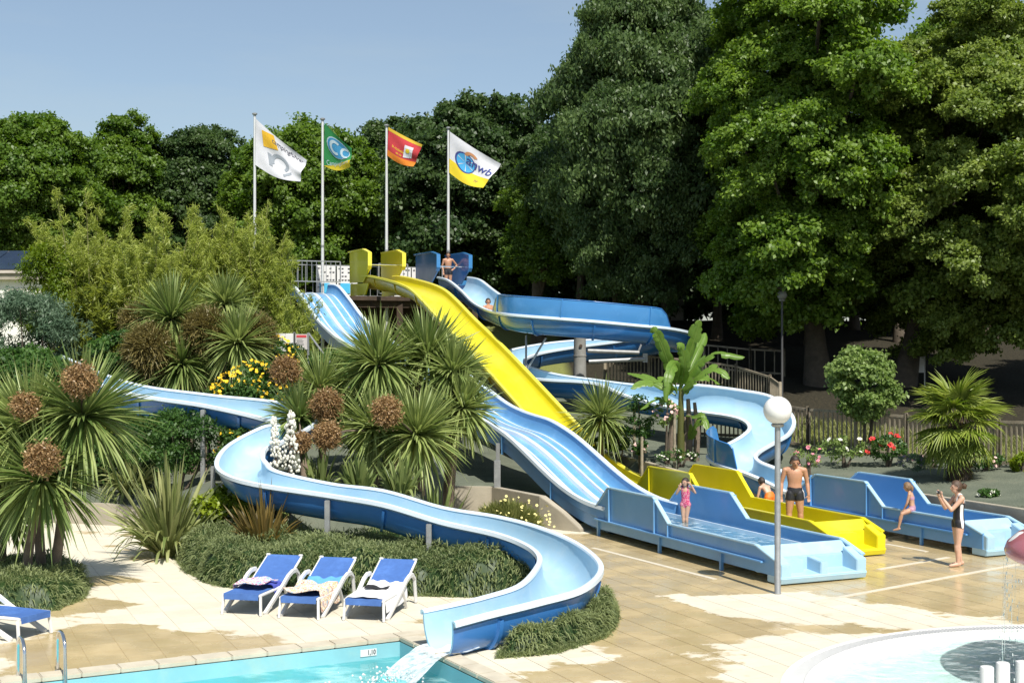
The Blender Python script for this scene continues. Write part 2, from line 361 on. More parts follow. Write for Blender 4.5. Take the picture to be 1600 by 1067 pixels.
line_m = M('pale_drain', (0.561, 0.51, 0.408), 0.6, 0, 0.1, 5)
textile_m = M('green_weed_matting', (0.115, 0.135, 0.098), 0.9, 0, 0.16, 1.2, 0.25, 18, stain=((0.17, 0.165, 0.12), 0.8, 0.5, 0.78))
# ---- terrain material: weed matting in the beds near the pool, then grass, bare earth under the big trees
def terrain_material():
    m, t, b = base_mat('terrain'); L = t.links
    geo = t.nodes.new('ShaderNodeNewGeometry'); pos = geo.outputs['Position']
    n = noise_node(t, 1.4, 6, 0.65, pos); n2 = noise_node(t, 0.35, 4, 0.6, pos); n3 = noise_node(t, 14, 4, 0.6, pos)
    mat = ramp(t, n.outputs['Fac'], [(0.25, (0.09, 0.105, 0.078)), (0.6, (0.135, 0.15, 0.112)), (0.85, (0.19, 0.175, 0.125))])
    grass = ramp(t, n3.outputs['Fac'], [(0.25, (0.12, 0.14, 0.035)), (0.75, (0.24, 0.25, 0.085))])
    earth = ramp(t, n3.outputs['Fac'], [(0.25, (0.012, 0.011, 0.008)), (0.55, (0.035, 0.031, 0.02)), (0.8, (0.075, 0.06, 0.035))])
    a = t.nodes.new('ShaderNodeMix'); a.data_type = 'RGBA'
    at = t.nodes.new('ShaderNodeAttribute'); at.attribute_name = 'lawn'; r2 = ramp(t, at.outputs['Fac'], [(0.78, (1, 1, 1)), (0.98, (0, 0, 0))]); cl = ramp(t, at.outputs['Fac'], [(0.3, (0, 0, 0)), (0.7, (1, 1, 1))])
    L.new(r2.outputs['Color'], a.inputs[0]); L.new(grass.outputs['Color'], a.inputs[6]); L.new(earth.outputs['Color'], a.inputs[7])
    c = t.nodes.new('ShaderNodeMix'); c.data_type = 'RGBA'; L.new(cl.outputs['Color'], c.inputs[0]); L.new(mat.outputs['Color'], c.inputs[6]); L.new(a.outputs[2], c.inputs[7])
    L.new(c.outputs[2], b.inputs['Base Color']); b.inputs['Roughness'].default_value = 0.95; b.inputs['Specular IOR Level'].default_value = 0.2
    bp = t.nodes.new('ShaderNodeBump'); bp.inputs['Strength'].default_value = 0.5; bp.inputs['Distance'].default_value = 0.08
    L.new(n3.outputs['Fac'], bp.inputs['Height']); L.new(bp.outputs['Normal'], b.inputs['Normal'])
    return m
# ================================================================ the ground
BND = [(-60, 33.0), (-11.2, 32.6), (-8.7, 31.8), (-7.9, 29.4), (-6.9, 28.2), (-5.2, 27.9), (-4.6, 27.4), (-3.0, 27.0), (-1.9, 27.2), (-1.75, 33.4), (-0.5, 33.5), (0.72, 31.5), (1.3, 31.3)]
_e = [S(8.9, 1.9), S(8.9, -5.42), S(-9, -5.42)]
def in_garden(x, y):
    s, t = st_of(x, y)
    if x <= 1.3: return y > np.interp(x, [p[0] for p in BND], [p[1] for p in BND])
    if t > -5.42: return s > 8.9
    return True
def height(x, y):
    s, t = st_of(x, y)
    if t > 2.3:
        h = 0.62 + 0.05 * max(0, y - 32) + 0.5 * min(1, max(0, -1.6 - x) / 0.5) * min(1, max(0, y - 26.5) / 0.8) * min(1, max(0, x + 8.5) / 1.5)
    elif t < -2.5:
        h = 0.77 + 0.09 * max(0, -t - 5.42) * (1 if y < 45 else 1) + 0.075 * max(0, s - 8.9)
        h = min(h, 1.75)
    else:
        h = 0.08 + 0.085 * max(0, s - 9.2)
        k = min(1, max(0, (t - 1.9) / 0.4)); h = h * (1 - k) + k * max(h, 0.62 + 0.045 * max(0, y - 32))
    h = min(h, 2.1) + 0.125 * min(max(0, y - 45 + 2.5), 30) * min(1, max(0, y - 42.5) / 5)
    return h + 0.05 * math.sin(x * 1.3 + 2) * math.sin(y * 0.9) * min(1, max(0, s - 9) / 6)
xs = np.concatenate([np.linspace(-600, -60, 10)[:-1], np.linspace(-60, -20, 21)[:-1], np.linspace(-20, 26, 93)[:-1], np.linspace(26, 70, 23)[:-1], np.linspace(70, 600, 10)])
ys = np.concatenate([np.linspace(-300, -10, 8)[:-1], np.linspace(-10, 22, 17)[:-1], np.linspace(22, 60, 77)[:-1], np.linspace(60, 110, 26)[:-1], np.linspace(110, 900, 14)])
V = []; lawn = []
for y in ys:
    for x in xs:
        g = in_garden(x, y); s, t = st_of(x, y)
        V.append((x, y, height(x, y) if g else -2.8))
        k = 0.0
        if g:
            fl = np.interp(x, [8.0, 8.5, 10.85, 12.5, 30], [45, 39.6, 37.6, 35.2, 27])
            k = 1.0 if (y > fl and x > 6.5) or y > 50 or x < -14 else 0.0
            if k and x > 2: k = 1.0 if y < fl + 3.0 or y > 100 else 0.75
        lawn.append(k)
nx, ny = len(xs), len(ys)
idx = np.arange(nx * ny).reshape(ny, nx)
Q = np.stack([idx[:-1, :-1], idx[:-1, 1:], idx[1:, 1:], idx[1:, :-1]], -1).reshape(-1, 4)
me = np_mesh('ground', np.array(V), Q, None, True)
at = me.attributes.new('lawn', 'FLOAT', 'POINT'); at.data.foreach_set('value', np.array(lawn, dtype=np.float32))
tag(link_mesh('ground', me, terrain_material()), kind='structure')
# ================================================================ pools and deck
PC = Vector((-1.64, 19.64, 0)); U1 = Vector((-0.88, -0.475, 0)).normalized(); U2 = Vector((0.475, -0.88, 0)).normalized()
PL, PW, CW = 15.0, 10.0, 0.30
def pool_pt(a, b, z=0.0): return PC + U1 * a + U2 * b + Vector((0, 0, z))
WC, WR = Vector((7.9, 16.0, 0)), 4.62
def ring(r, z, n=96): return [(WC.x + r * math.cos(2 * math.pi * i / n), WC.y + r * math.sin(2 * math.pi * i / n), z) for i in range(n)]
bm = bmesh.new(); es = []
def loop(pts):
    vs = [bm.verts.new(p) for p in pts]
    for i in range(len(vs)): es.append(bm.edges.new((vs[i], vs[(i + 1) % len(vs)])))
outer = [(-45, -12, 0), (45, -12, 0), (45, 8, 0)] + [tuple(S(-9, -5.42)), tuple(S(8.9, -5.42)), tuple(S(8.9, 1.9))] + [(x, y, 0) for x, y in reversed(BND[1:-1])] + [(-45, 33, 0)]
loop(outer); loop([pool_pt(-CW, -CW), pool_pt(PL, -CW), pool_pt(PL, PW), pool_pt(-CW, PW)]); loop(ring(WR, 0))
bmesh.ops.triangle_fill(bm, use_beauty=True, use_dissolve=False, edges=es)
bmesh.ops.recalc_face_normals(bm, faces=bm.faces)
for f in bm.faces:
    if f.normal.z < 0: f.normal_flip()
me = bpy.data.meshes.new('pool_deck'); bm.to_mesh(me); bm.free()
deck = tag(link_mesh('pool_deck', me, deck_joint_m), kind='structure')
# tiles, laid square to the slides
TS = 0.5; TG = 0.006
def clip(poly, p0, nrm):
    out = []
    for i in range(len(poly)):
        a, c = poly[i], poly[(i + 1) % len(poly)]; da, dc = (a - p0).dot(nrm), (c - p0).dot(nrm)
        if da >= 0: out.append(a)
        if da * dc < 0: out.append(a + (c - a) * (da / (da - dc)))
    return out
tiles = []
for i in range(-30, 26):
    for j in range(-22, 34):
        c = S(i * TS, j * TS)
        if c.y < 15.6 or c.y > 32.2 or abs(c.x / c.y) > 0.41: continue
        poly = [S(i * TS + a * (TS / 2 - TG), j * TS + b2 * (TS / 2 - TG)) for a, b2 in ((-1, -1), (1, -1), (1, 1), (-1, 1))]
        whole = True
        if any(in_garden(p.x, p.y) for p in poly + [c]): continue
        v = c - PC; a1, a2 = v.dot(U1), v.dot(U2)
        if a1 > -0.8 and a2 > -0.8:
            q = (clip(poly, pool_pt(0, -CW - 0.01), -U2) if a2 < a1 else clip(poly, pool_pt(-CW - 0.01, 0), -U1))
            whole = len(q) == 4 and all((x - y2).length < 1e-6 for x, y2 in zip(q, poly)); poly = q
            if len(poly) < 3: continue
        d = c - WC
        if d.length < WR + 0.45:
            nrm = d.normalized(); q = clip(poly, WC + nrm * (WR + 0.015), nrm); whole = False; poly = q
            if len(poly) < 3: continue
            ar = sum((poly[k] - poly[0]).cross(poly[k + 1] - poly[0]).length for k in range(1, len(poly) - 1))
            if ar < 0.02: continue
        tiles.append((c.y, c, poly, whole))
tiles.sort(key=lambda e: (e[1].y, e[1].x))
shared = None
rest = MB()
for n, (yy, c, poly, whole) in enumerate(tiles):
    if n < 300:
        if whole and shared is not None:
            o = link_mesh('tile', shared, None, deck, tuple(c))
        else:
            me = bpy.data.meshes.new('tile'); b2 = MB().prism([p - c + Vector((0, 0, -0.02)) for p in poly], (0, 0, 0.026)); me.from_pydata(b2.v, [], b2.f)
            bmm = bmesh.new(); bmm.from_mesh(me); bmesh.ops.recalc_face_normals(bmm, faces=bmm.faces); bmm.to_mesh(me); bmm.free()
            o = link_mesh('tile', me, deck_tile_m, deck, tuple(c))
            if whole: shared = me
    else:
        rest.prism([p + Vector((0, 0, -0.02)) for p in poly], (0, 0, 0.026))
if rest.v: tag(rest.build('tile', deck_tile_m, deck), kind='stuff')
# pale drain strips set in the paving
for (a, c2) in (((926, 856), (1117, 905)), ((1270, 941), (1590, 882)), ((1372, 890), (1482, 871)), ((1384, 850), (1448, 862))):
    p, q = G(*a), G(*c2); d = (q - p).normalized(); nn = Vector((-d.y, d.x, 0)) * 0.055
    tag(MB().prism([p + nn, q + nn, q - nn, p - nn], (0, 0, 0.012)).build('drain_strip', line_m), kind='structure')
# main pool
pool = tag(MB().grid([[pool_pt(0, 0, -1.5), pool_pt(PL, 0, -1.5)], [pool_pt(0, PW, -1.5), pool_pt(PL, PW, -1.5)]]).build('swimming_pool', liner_m), kind='structure')
for nm, a, c2, m_ in (('pool_wall', (0, 0), (PL, 0), liner2_m), ('pool_wall', (0, 0), (0, PW), liner2_m), ('pool_wall', (PL, 0), (PL, PW), liner2_m), ('pool_wall', (0, PW), (PL, PW), liner2_m)):
    MB().grid([[pool_pt(*a, -1.5), pool_pt(*c2, -1.5)], [pool_pt(*a, -0.03), pool_pt(*c2, -0.03)]]).build(nm, m_, pool)
# a ledge of paler steps under water along the right-hand wall
for k in range(2):
    p = pool_pt(0.02, 0.4 + 1.6 * k, -0.62); MB().prism([p, p + U1 * 0.75, p + U1 * 0.75 + U2 * 1.0, p + U2 * 1.0], (0, 0, 0.12)).build('underwater_step', liner2_m, pool, bevel=0.02)
cop = MB().prism([p for p in (Vector((0, 0, 0)), Vector((0.496, 0, 0)), Vector((0.496, CW, 0)), Vector((0, CW, 0)))], (0, 0, 0.07)).build('coping_stone', coping_m, pool, bevel=0.012, local=True)
cme = cop.data; first = True
def coping(p, ang):
    global first
    o = cop if first else link_mesh('coping_stone', cme, None, pool); first = False
    o.location = Vector(p) - world_loc(pool) + Vector((0, 0, -0.028)); o.rotation_euler = (0, 0, ang)
for k in range(int(PL / 0.5)):                      # along the left-hand edge
    coping(pool_pt(0.5 * k + 0.5 + 0.0, -0.0), math.atan2(-U1.y, -U1.x))
for k in range(int(PW / 0.5)):
    coping(pool_pt(0, 0.5 * k), math.atan2(U2.y, U2.x))
coping(pool_pt(-0.001, -0.001) + U1 * 0.0, math.atan2(-U1.y, -U1.x))
tag(MB().grid([[pool_pt(0.004, 0.004, -0.24), pool_pt(PL - .01, 0.004, -0.24)], [pool_pt(0.004, PW - .01, -0.24), pool_pt(PL - .01, PW - .01, -0.24)]]).build('pool_water', pool_water_m), kind='structure')
# wading pool
wp = tag(MB().grid([ring(0.05, -0.30), ring(3.0, -0.29), ring(4.15, -0.2), ring(4.25, -0.03)], True).build('wading_pool', wade_m, smooth=40), kind='structure')
MB().grid([ring(4.25, -0.03), ring(4.25, 0.012), ring(4.33, 0.012), ring(4.33, -0.06), ring(4.53, -0.06), ring(4.53, 0.012), ring(WR, 0.012), ring(WR, -0.1)], True).build('pool_rim', white_m, wp)
sl_ = MB()
for i in range(300):
    a = math.pi * (0.0 + i / 300.0 * 1.25); c = WC + Vector((math.cos(a), math.sin(a), 0)) * 4.43
    sl_.box((c.x, c.y, 0.0), (0.19, 0.026, 0.03), a)
tag(sl_.build('overflow_grating', white_pl, wp), kind='stuff')
tag(MB().grid([ring(0.05, -0.07), ring(4.17, -0.07)], True).build('wading_water', wade_water_m), kind='structure')
# ================================================================ retaining walls
def wall(name, label, pts, h0, h1, th, mat, parent=None, zb=-0.1):
    mb = MB(); n = len(pts); L_ = []; R_ = []
    for i, p in enumerate(pts):
        p = Vector((p[0], p[1], 0)); a = Vector((*pts[max(i - 1, 0)][:2], 0)); c = Vector((*pts[min(i + 1, n - 1)][:2], 0)); d = (c - a).normalized(); nn = Vector((-d.y, d.x, 0)) * th / 2
        zt = pts[i][2]; L_.append((p + nn, zt)); R_.append((p - nn, zt))
    rows = [[Vector((a.x, a.y, zb)) , Vector((a.x, a.y, z)), Vector((b_.x, b_.y, z)), Vector((b_.x, b_.y, zb))] for (a, z), (b_, _) in zip(L_, R_)]
    mb.grid(rows); k = len(rows); mb.f.append((0, 1, 2, 3)); mb.f.append(tuple((k - 1) * 4 + j for j in (3, 2, 1, 0)))
    o = mb.build(name, mat, parent, bevel=0.012)
    return tag(o, label, 'wall')
wall('retaining_wall', 'pale concrete retaining wall with sloping end beside the four-lane slide', [(-4.0, 34.7, 0.75), (-2.2, 33.5, 0.76), (-0.45, 33.3, 0.76), (0.72, 31.45, 0.74), (1.2, 31.05, 0.42), (1.62, 30.72, 0.06)], 0, 0, 0.2, conc_m)
wall('retaining_wall', 'low pale wall at the end of the paved path behind the cabbage trees', [(-18, 32.9, 0.5), (-11.2, 32.45, 0.5), (-9.6, 31.95, 0.5), (-8.6, 31.6, 0.46)], 0, 0, 0.2, conc_m)
q = [S(16.5, -2.62), S(9.0, -2.62), S(8.8, -5.38), S(-9.0, -5.38)]
wall('retaining_wall', 'long concrete bed wall behind the right-hand blue run-out', [(q[0].x, q[0].y, 1.25), (q[1].x, q[1].y, 0.84), (q[2].x, q[2].y, 0.84), (q[3].x, q[3].y, 0.84)], 0, 0, 0.16, conc_m)
# ================================================================ curved flumes
def flume(root, stations, depth, m_in, m_out, m_rim, per=6, seams=(), lip=0.085, nprof=17, expo=2.5, rdrop=0.0):
    """stations: (left rim px, py, depth) + (right rim px, py, depth), listed downhill"""
    A = np.array([list(P(*q[:3])) + list(P(*q[3:6])) for q in stations]); C = catmull(A, per); n = len(C)
    Lr, Rr = C[:, :3], C[:, 3:]; Mid = (Lr + Rr) / 2; T = np.gradient(Mid, axis=0); T = unit(T)
    lat = Lr - Rr; half = np.linalg.norm(lat, axis=1, keepdims=True) / 2; lat = unit(lat - T * np.sum(lat * T, 1, keepdims=True)); up = unit(np.cross(T, lat)); up[up[:, 2] < 0] *= -1
    hv = (Lr - Rr) / 2
    def prof(extra, dep, a0=0.0, k=nprof):
        rows = []
        for a in np.linspace(a0, math.pi - a0, k):
            c, s = math.cos(a), math.sin(a); x = math.copysign(abs(c) ** (2 / expo), c); y = abs(s) ** (2 / expo)
            rows.append(Mid + hv * x * (1 + extra / half) - up * dep * y)
        return np.stack(rows, 1)                       # stations x profile x 3
    inn = prof(0.0, depth); out = prof(0.035, depth + 0.035, 0.12)
    mb = MB(); mb.grid(inn.tolist())
    for e in (0, -1):                                  # closed thickness at both mouths
        mb.grid([inn[e].tolist(), prof(0.035, depth + 0.035)[e].tolist()])
    ch = mb.build('channel', m_in, root, smooth=50, fix=False)
    sh = MB().grid(out.tolist()).build('outer_shell', m_out, root, smooth=50, fix=False)
    for sgn, edge in ((1, Lr), (-1, Rr)):
        o1 = lat * sgn; sec = [(-0.012, -0.02), (0.0, 0.012), (lip * 0.5, 0.026), (lip, 0.012), (lip + 0.008, -0.055), (lip - 0.02, -0.055), (lip - 0.028, -0.012), (0.02, -0.016)]
        rows = [[edge[i] + o1[i] * a + up[i] * b for a, b in sec] for i in range(n)]
        mb = MB().grid(rows, True); k = len(sec); mb.f.append(tuple(range(k))); mb.f.append(tuple((n - 1) * k + j for j in reversed(range(k))))
        mb.build('rim', m_rim, root, smooth=40)
    p0, p1 = prof(0.03, depth + 0.03, 0.14), prof(0.085, depth + 0.085, 0.14)
    for sidx in seams:
        i = int(sidx * per); i = min(max(i, 1), n - 2); d = T[i] * 0.03
        rows = [[p0[i][j] - d, p1[i][j] - d, p1[i][j] + d, p0[i][j] + d] for j in range(nprof)]
        MB().grid(rows, True).build('flange', m_out, root, smooth=30)
    return dict(L=Lr, R=Rr, mid=Mid, T=T, up=up, lat=lat, per=per, bot=Mid - up * (depth + 0.04), depth=depth)
def guard(root, fl, side, a, b, h, mat, ribs, lean=0.12):
    """splash guard standing on one rim between stations a and b"""
    i0, i1 = int(a * fl['per']), int(b * fl['per']); edge = fl[side]; sg = 1 if side == 'L' else -1; rows = []; tops = []
    for i in range(i0, i1 + 1):
        f = (i - i0) / (i1 - i0); hh = h * min(1, (f / 0.07) ** 0.5 if f < 0.07 else 1, (((1 - f) / 0.07) ** 0.5) if f > 0.93 else 1) + 0.01
        o = fl['lat'][i] * sg; up = fl['up'][i]
        cols = [edge[i] + o * (0.06 - lean * g * g * hh) + up * hh * g for g in (0, 0.35, 0.7, 1.0)]
        cols += [c - o * 0.025 for c in reversed(cols)]
        rows.append(cols); tops.append(cols[3])
    g_ = MB().grid(rows, True).build('splash_guard', mat, root, smooth=40)
    for f in ribs:
        i = int(f * (len(rows) - 1)); t = Vector(fl['T'][i0 + i]); c = rows[i]; o = Vector(fl['lat'][i0 + i] * sg)
        mb = MB()
        for a_, b_ in zip(c[:3], c[1:4]): mb.bar(Vector(a_) + o * 0.015, Vector(b_) + o * 0.015, 0.04, 0.04, up=o)
        mb.build('guard_rib', mat, g_)
    mb = MB().tube([Vector(t) for t in tops], 0.018, 6); mb.build('guard_edge', gel_deep, g_, smooth=60)
# ---------------------------------------------------------------- front slide into the pool
fs = empty('water_slide', (-1.5, 24.5, 0), 'winding pale blue slide with deep blue underside ending over the swimming pool', 'water slide')
stA = [(95, 557, 36.0, 86, 571, 35.0), (200, 598, 33.4, 195, 611, 32.3), (325, 617, 32.2, 322, 632, 31.1), (440, 630, 31.6, 412, 652, 30.5), (492, 655, 30.0, 438, 664, 29.8),
       (436, 690, 28.5, 413, 667, 29.5), (412, 700, 28.1, 362, 693, 28.9), (407, 714, 27.6, 342, 719, 27.7), (412, 723, 27.3, 352, 738, 26.9), (432, 737, 27.0, 400, 754, 26.1),
       (517, 756, 26.5, 517, 772, 25.4), (600, 767, 25.9, 600, 786, 24.8), (691, 793, 25.2, 691, 813, 24.1), (774, 807, 24.6, 774, 831, 23.5), (840, 824, 23.9, 823, 849, 22.85),
       (900, 850, 22.9, 846, 868, 22.0), (935, 884, 21.45, 842, 888, 21.05), (908, 917, 19.95, 815, 915, 19.95), (838, 938, 19.2, 760, 933, 19.4), (765, 956, 18.75, 710, 945, 19.12), (706, 972, 18.28, 662, 955, 18.9)]
FA = flume(fs, stA, 0.55, gel_pale, gel_deep, gel_rim, seams=(1.2, 2.6, 6.2, 9.3, 11.0, 12.9, 14.6, 16.4, 18.9))
def flume_post(root, fl, stn, side, r=0.06, ztop=None, off=0.12, zb=None):
    i = int(stn * fl['per']); sg = 1 if side == 'L' else -1; p = Vector(fl[side][i]) + Vector(fl['lat'][i]) * sg * off
    z0 = (height(p.x, p.y) if in_garden(p.x, p.y) else 0.0) - 0.03 if zb is None else zb
    q = Vector(fl['bot'][i]); zt = p.z - 0.1 if off > 0 else q.z + 0.03
    post = MB().bar((p.x, p.y, z0), (p.x, p.y, zt), 2 * r, 1.6 * r).build('support_post', steel_m, root, bevel=0.008)
    q = Vector(fl['bot'][i])
    MB().bar((p.x, p.y, zt - 0.38), (q.x, q.y, q.z + 0.02), 0.05, 0.07).build('bracket', steel_m, post)
for stn in (2.05, 10.0, 11.95): flume_post(fs, FA, stn, 'R')
for stn in (13.6, 7.0): flume_post(fs, FA, stn, 'L' if stn > 13 else 'R', 0.05)
i = int(18.2 * 6); p = Vector(FA['bot'][i]); l_ = Vector(FA['lat'][i])
for q2 in (-0.3, 0.3): MB().bar((p.x + l_.x * q2, p.y + l_.y * q2, -0.02), (p.x + l_.x * q2, p.y + l_.y * q2, p.z + 0.1), 0.07, 0.05).build('support_post', steel_m, fs)
# the sheet of water that leaves the slide
e = len(FA['mid']) - 1; d = Vector(FA['T'][e]); d.z = 0; d.normalize(); b0 = Vector(FA['bot'][e]); l_ = Vector(FA['lat'][e]); rows = []
rng = np.random.default_rng(5)
for k in range(13):
    f = k / 12.0; c = b0 + d * (-0.5 + 1.35 * f) + Vector((0, 0, 0.09 - 0.0 if f < 0.35 else 0.09 - 1.25 * (f - 0.35) ** 2)); wd = 0.27 + 0.12 * f
    rows.append([c + l_ * (wd * u) + Vector((0, 0, 0.05 * u * u + 0.02 * math.sin(9 * u + 11 * f) + rng.normal(0, 0.008))) for u in np.linspace(-1, 1, 11)])
ws = tag(MB().grid(rows).build('water_stream', jet_m, smooth=0), 'sheet of white water pouring off the front slide into the pool', 'water')
lp_ = b0 + d * 0.85; spl = MB()
for k in range(150):
    a_ = rng.uniform(0, 6.283); r_ = abs(rng.normal(0, 0.28)); spl.ball((lp_.x + math.cos(a_) * r_, lp_.y + math.sin(a_) * r_, -0.23 + abs(rng.normal(0, 0.10)) * max(0.1, 1 - r_ * 1.3)), rng.uniform(0.006, 0.02), 6, 4)
tag(spl.build('spray', white_m, ws), kind='stuff')
# ---------------------------------------------------------------- right-hand flume with the helix
es_ = empty('water_slide', (3.0, 45.0, height(3.0, 45.0)), 'dark blue spiral slide winding around a concrete column', 'water slide')
stE = [(729.5, 433, 55.3, 686, 433, 54.8), (748, 437, 53.7, 703, 438, 53.1), (768, 452, 51.9, 722, 453, 51.3), (783, 463, 50.2, 740, 471, 49.4), (797, 471, 48.6, 757, 481, 47.5), (813, 478, 47.0, 776, 487, 45.8),
       (834, 486, 45.7, 802, 491, 44.5), (880, 492, 44.9, 866, 496, 43.8), (928, 497, 44.8, 930, 501, 43.7), (980, 502, 45.0, 994, 507, 44.0), (1016, 507, 45.7, 1045, 512, 44.9), (1030, 513, 46.6, 1078, 520, 46.5),
       (1016, 519, 47.6, 1060, 526, 48.4), (985, 530, 48.3, 1000, 529, 49.4), (900, 541, 48.5, 900, 532, 49.6), (846, 550, 48.0, 832, 540, 49.0), (820, 559, 47.0, 784, 553, 47.3), (820, 569, 46.1, 782, 572, 45.8),
       (838, 577, 45.3, 808, 586, 44.4), (876, 586, 44.4, 852, 592, 43.4), (930, 593, 43.7, 930, 598, 42.6), (990, 601, 42.9, 983, 618, 41.7), (1047, 604, 42.0, 1045, 634, 40.7), (1091, 603, 41.2, 1091, 641, 39.8),
       (1158, 611, 40.3, 1140, 648, 39.0), (1206, 622, 39.4, 1165, 656, 38.3), (1236, 652, 37.9, 1174, 668, 37.6), (1231, 675, 36.8, 1162, 681, 36.9), (1206, 691, 35.9, 1140, 693, 36.5), (1184, 704, 35.1, 1117, 704, 35.8),
       (1177, 713, 34.6, 1109, 714, 35.0), (1185, 722, 34.1, 1125, 724, 34.3), (1207, 731, 33.7, 1160, 735, 33.7), (1236, 743, 33.4, 1192, 748, 33.2), (1290, 758, 33.0, 1236, 770, 32.5)]
FE = flume(es_, stE, 0.62, gel_pale, gel_dark, gel_rim, seams=(1.5, 3.4, 5.2, 6.6, 8.0, 9.6, 11.4, 13.4, 15.0, 18.6, 20.6, 22.4, 24.6, 27.0, 31.0, 33.0), lip=0.10)
guard(es_, FE, 'R', 4.9, 10.0, 0.60, gel_guard, (0.07, 0.48, 0.9))
guard(es_, FE, 'R', 28.6, 31.9, 0.62, gel_guard, (0.72,), lean=0.05)
# column, arms and struts of the helix
cb = P(906, 560, 46.4); zc = height(cb.x, cb.y)
col_ = MB().lathe((cb.x, cb.y, zc - 0.05), [(0.24, 0), (0.225, 1.0), (0.205, 4.62 - zc)], 12).build('column', concg_m, es_, smooth=50)
for zz in (0.9, 1.7, 2.4):
    MB().lathe((cb.x, cb.y, zc + zz), [(0.225, 0), (0.232, 0.006), (0.232, 0.03), (0.225, 0.036)], 12).build('joint_ring', concg_m, col_)
MB().tube([(cb.x + 0.02, cb.y - 0.2, 4.2), (cb.x + 0.02, cb.y - 0.26, 4.2)], 0.055, 10).build('bolt_plate', darkwood_m, col_)
for (x1, y1, x2, y2, Yb) in ((918, 548, 998, 551, 46.9), (920, 565, 1008, 561, 46.4)):
    MB().tube([P(x1, y1, 46.4), P(x2, y2, Yb)], 0.075, 10).build('support_arm', steel_m, es_, smooth=50)
MB().bar(P(1008, 566, 46.4), P(1008, 552, 46.4), 0.1, 0.16).build('arm_plate', steel_m, es_)
for (x1, y1, Y1, x2, y2, Y2) in ((822, 524, 45.2, 822, 580, 44.9), (853, 528, 44.7, 822, 580, 44.9), (998, 548, 46.9, 1003, 536, 48.2)):
    MB().tube([P(x1, y1, Y1), P(x2, y2, Y2)], 0.035, 8).build('strut', steel_m, es_)
for stn, side in ((20.0, 'R'), (22.6, 'R'), (25.4, 'L'), (30.2, 'R'), (18.2, 'R')): flume_post(es_, FE, stn, side, 0.055, off=-0.5)
# ================================================================ four-lane slide (straight)
RIMZ = [(6.6, 0.66), (7.5, 0.70), (8.5, 0.86), (9.57, 1.155), (11.5, 1.80), (12.6, 2.08), (13.4, 2.22), (14.3, 2.29), (15.1, 2.37), (16.2, 2.55), (17.8, 2.96), (20, 3.50), (22, 3.83), (23.5, 3.98), (25, 4.14), (27, 4.48), (29.6, 5.2), (31.5, 6.0), (32.8, 6.52), (33.6, 6.68), (34.6, 6.72)]
WB = 1.84
def lane_rows(secs, a=None, b=None, zs=RIMZ, step=0.3):
    zz = catmull(zs, 8); ss = np.arange(zs[0][0] if a is None else a, zs[-1][0] if b is None else b, step); rows = []
    for s in ss:
        z = np.interp(s, zz[:, 0], zz[:, 1]); rows.append([S(s, t, z + dz) for t, dz in secs])
    return rows
bs = empty('water_slide', tuple(S(16, 0.9, 0.4)), 'wide four-lane light blue slide with white lane dividers running to the front', 'water slide')
wl = [(WB - 0.02, 0.0), (WB - 0.05, -0.18), (WB - 0.10, -0.36), (WB - 0.17, -0.42), (0.17, -0.42), (0.10, -0.36), (0.05, -0.18), (0.02, 0.0)]
MB().grid(lane_rows(wl)).build('lanes', gel_mid, bs, smooth=60, fix=False)
MB().grid(lane_rows([(WB + 0.03, -0.05), (WB + 0.05, -0.24), (WB + 0.005, -0.27), (WB + 0.02, -0.50), (WB - 0.14, -0.60), (0.14, -0.60), (-0.02, -0.50), (-0.005, -0.27), (-0.03, -0.05)])).build('outer_shell', gel('fibreglass_side_blue', (0.13, 0.31, 0.60), 0.35), bs, smooth=35, fix=False)
def strip(secs, name, mat, root, zs=RIMZ, a=None, b=None):
    rows = lane_rows(secs, a, b, zs); mb = MB().grid(rows, True); k = len(secs); n = len(rows)
    mb.f.append(tuple(range(k))); mb.f.append(tuple((n - 1) * k + j for j in reversed(range(k))))
    return mb.build(name, mat, root, smooth=40)
strip([(WB - 0.05, -0.015), (WB - 0.03, 0.018), (WB + 0.07, 0.018), (WB + 0.085, -0.06), (WB + 0.06, -0.06), (WB + 0.02, -0.03)], 'rim', gel_rim, bs)
strip([(0.05, -0.015), (0.03, 0.018), (-0.07, 0.018), (-0.085, -0.06), (-0.06, -0.06), (-0.02, -0.03)], 'rim', gel_rim, bs)
for tc_, hw, hh in ((1.34, 0.028, 0.07), (0.92, 0.062, 0.08), (0.52, 0.028, 0.07), (0.185, 0.022, 0.03)):
    strip([(tc_ + hw * 1.5, -0.43), (tc_ + hw, -0.42 + hh), (tc_ - hw, -0.42 + hh), (tc_ - hw * 1.5, -0.43)], 'lane_divider', gel_rim, bs)
for s in (9.3, 12.2, 15.6, 19.0):
    zz = np.interp(s, *zip(*RIMZ)); a = S(s, WB + 0.06, zz - 0.1)
    MB().bar(a, a - Vector((0, 0, 0.46)), 0.05, 0.03, up=SD).build('flange', gel_mid, bs)
for s, t in ((12.3, 1.98), (12.3, -0.1), (19.5, 1.7), (19.5, 0.1), (26, 1.7), (26, 0.1)):
    zz = np.interp(s, *zip(*RIMZ)); a = S(s, t); g0 = height(a.x, a.y) - 0.05 if in_garden(a.x, a.y) else 0
    MB().bar((a.x, a.y, g0), (a.x, a.y, zz - (0.3 if t > 1.8 else 0.58)), 0.16, 0.10).build('support_post', steel_m, bs, bevel=0.01)
post = MB().bar(P(777, 762, 33.2), P(777, 719, 33.2), 0.16, 0.16).build('support_post', steel_m, bs, bevel=0.01)
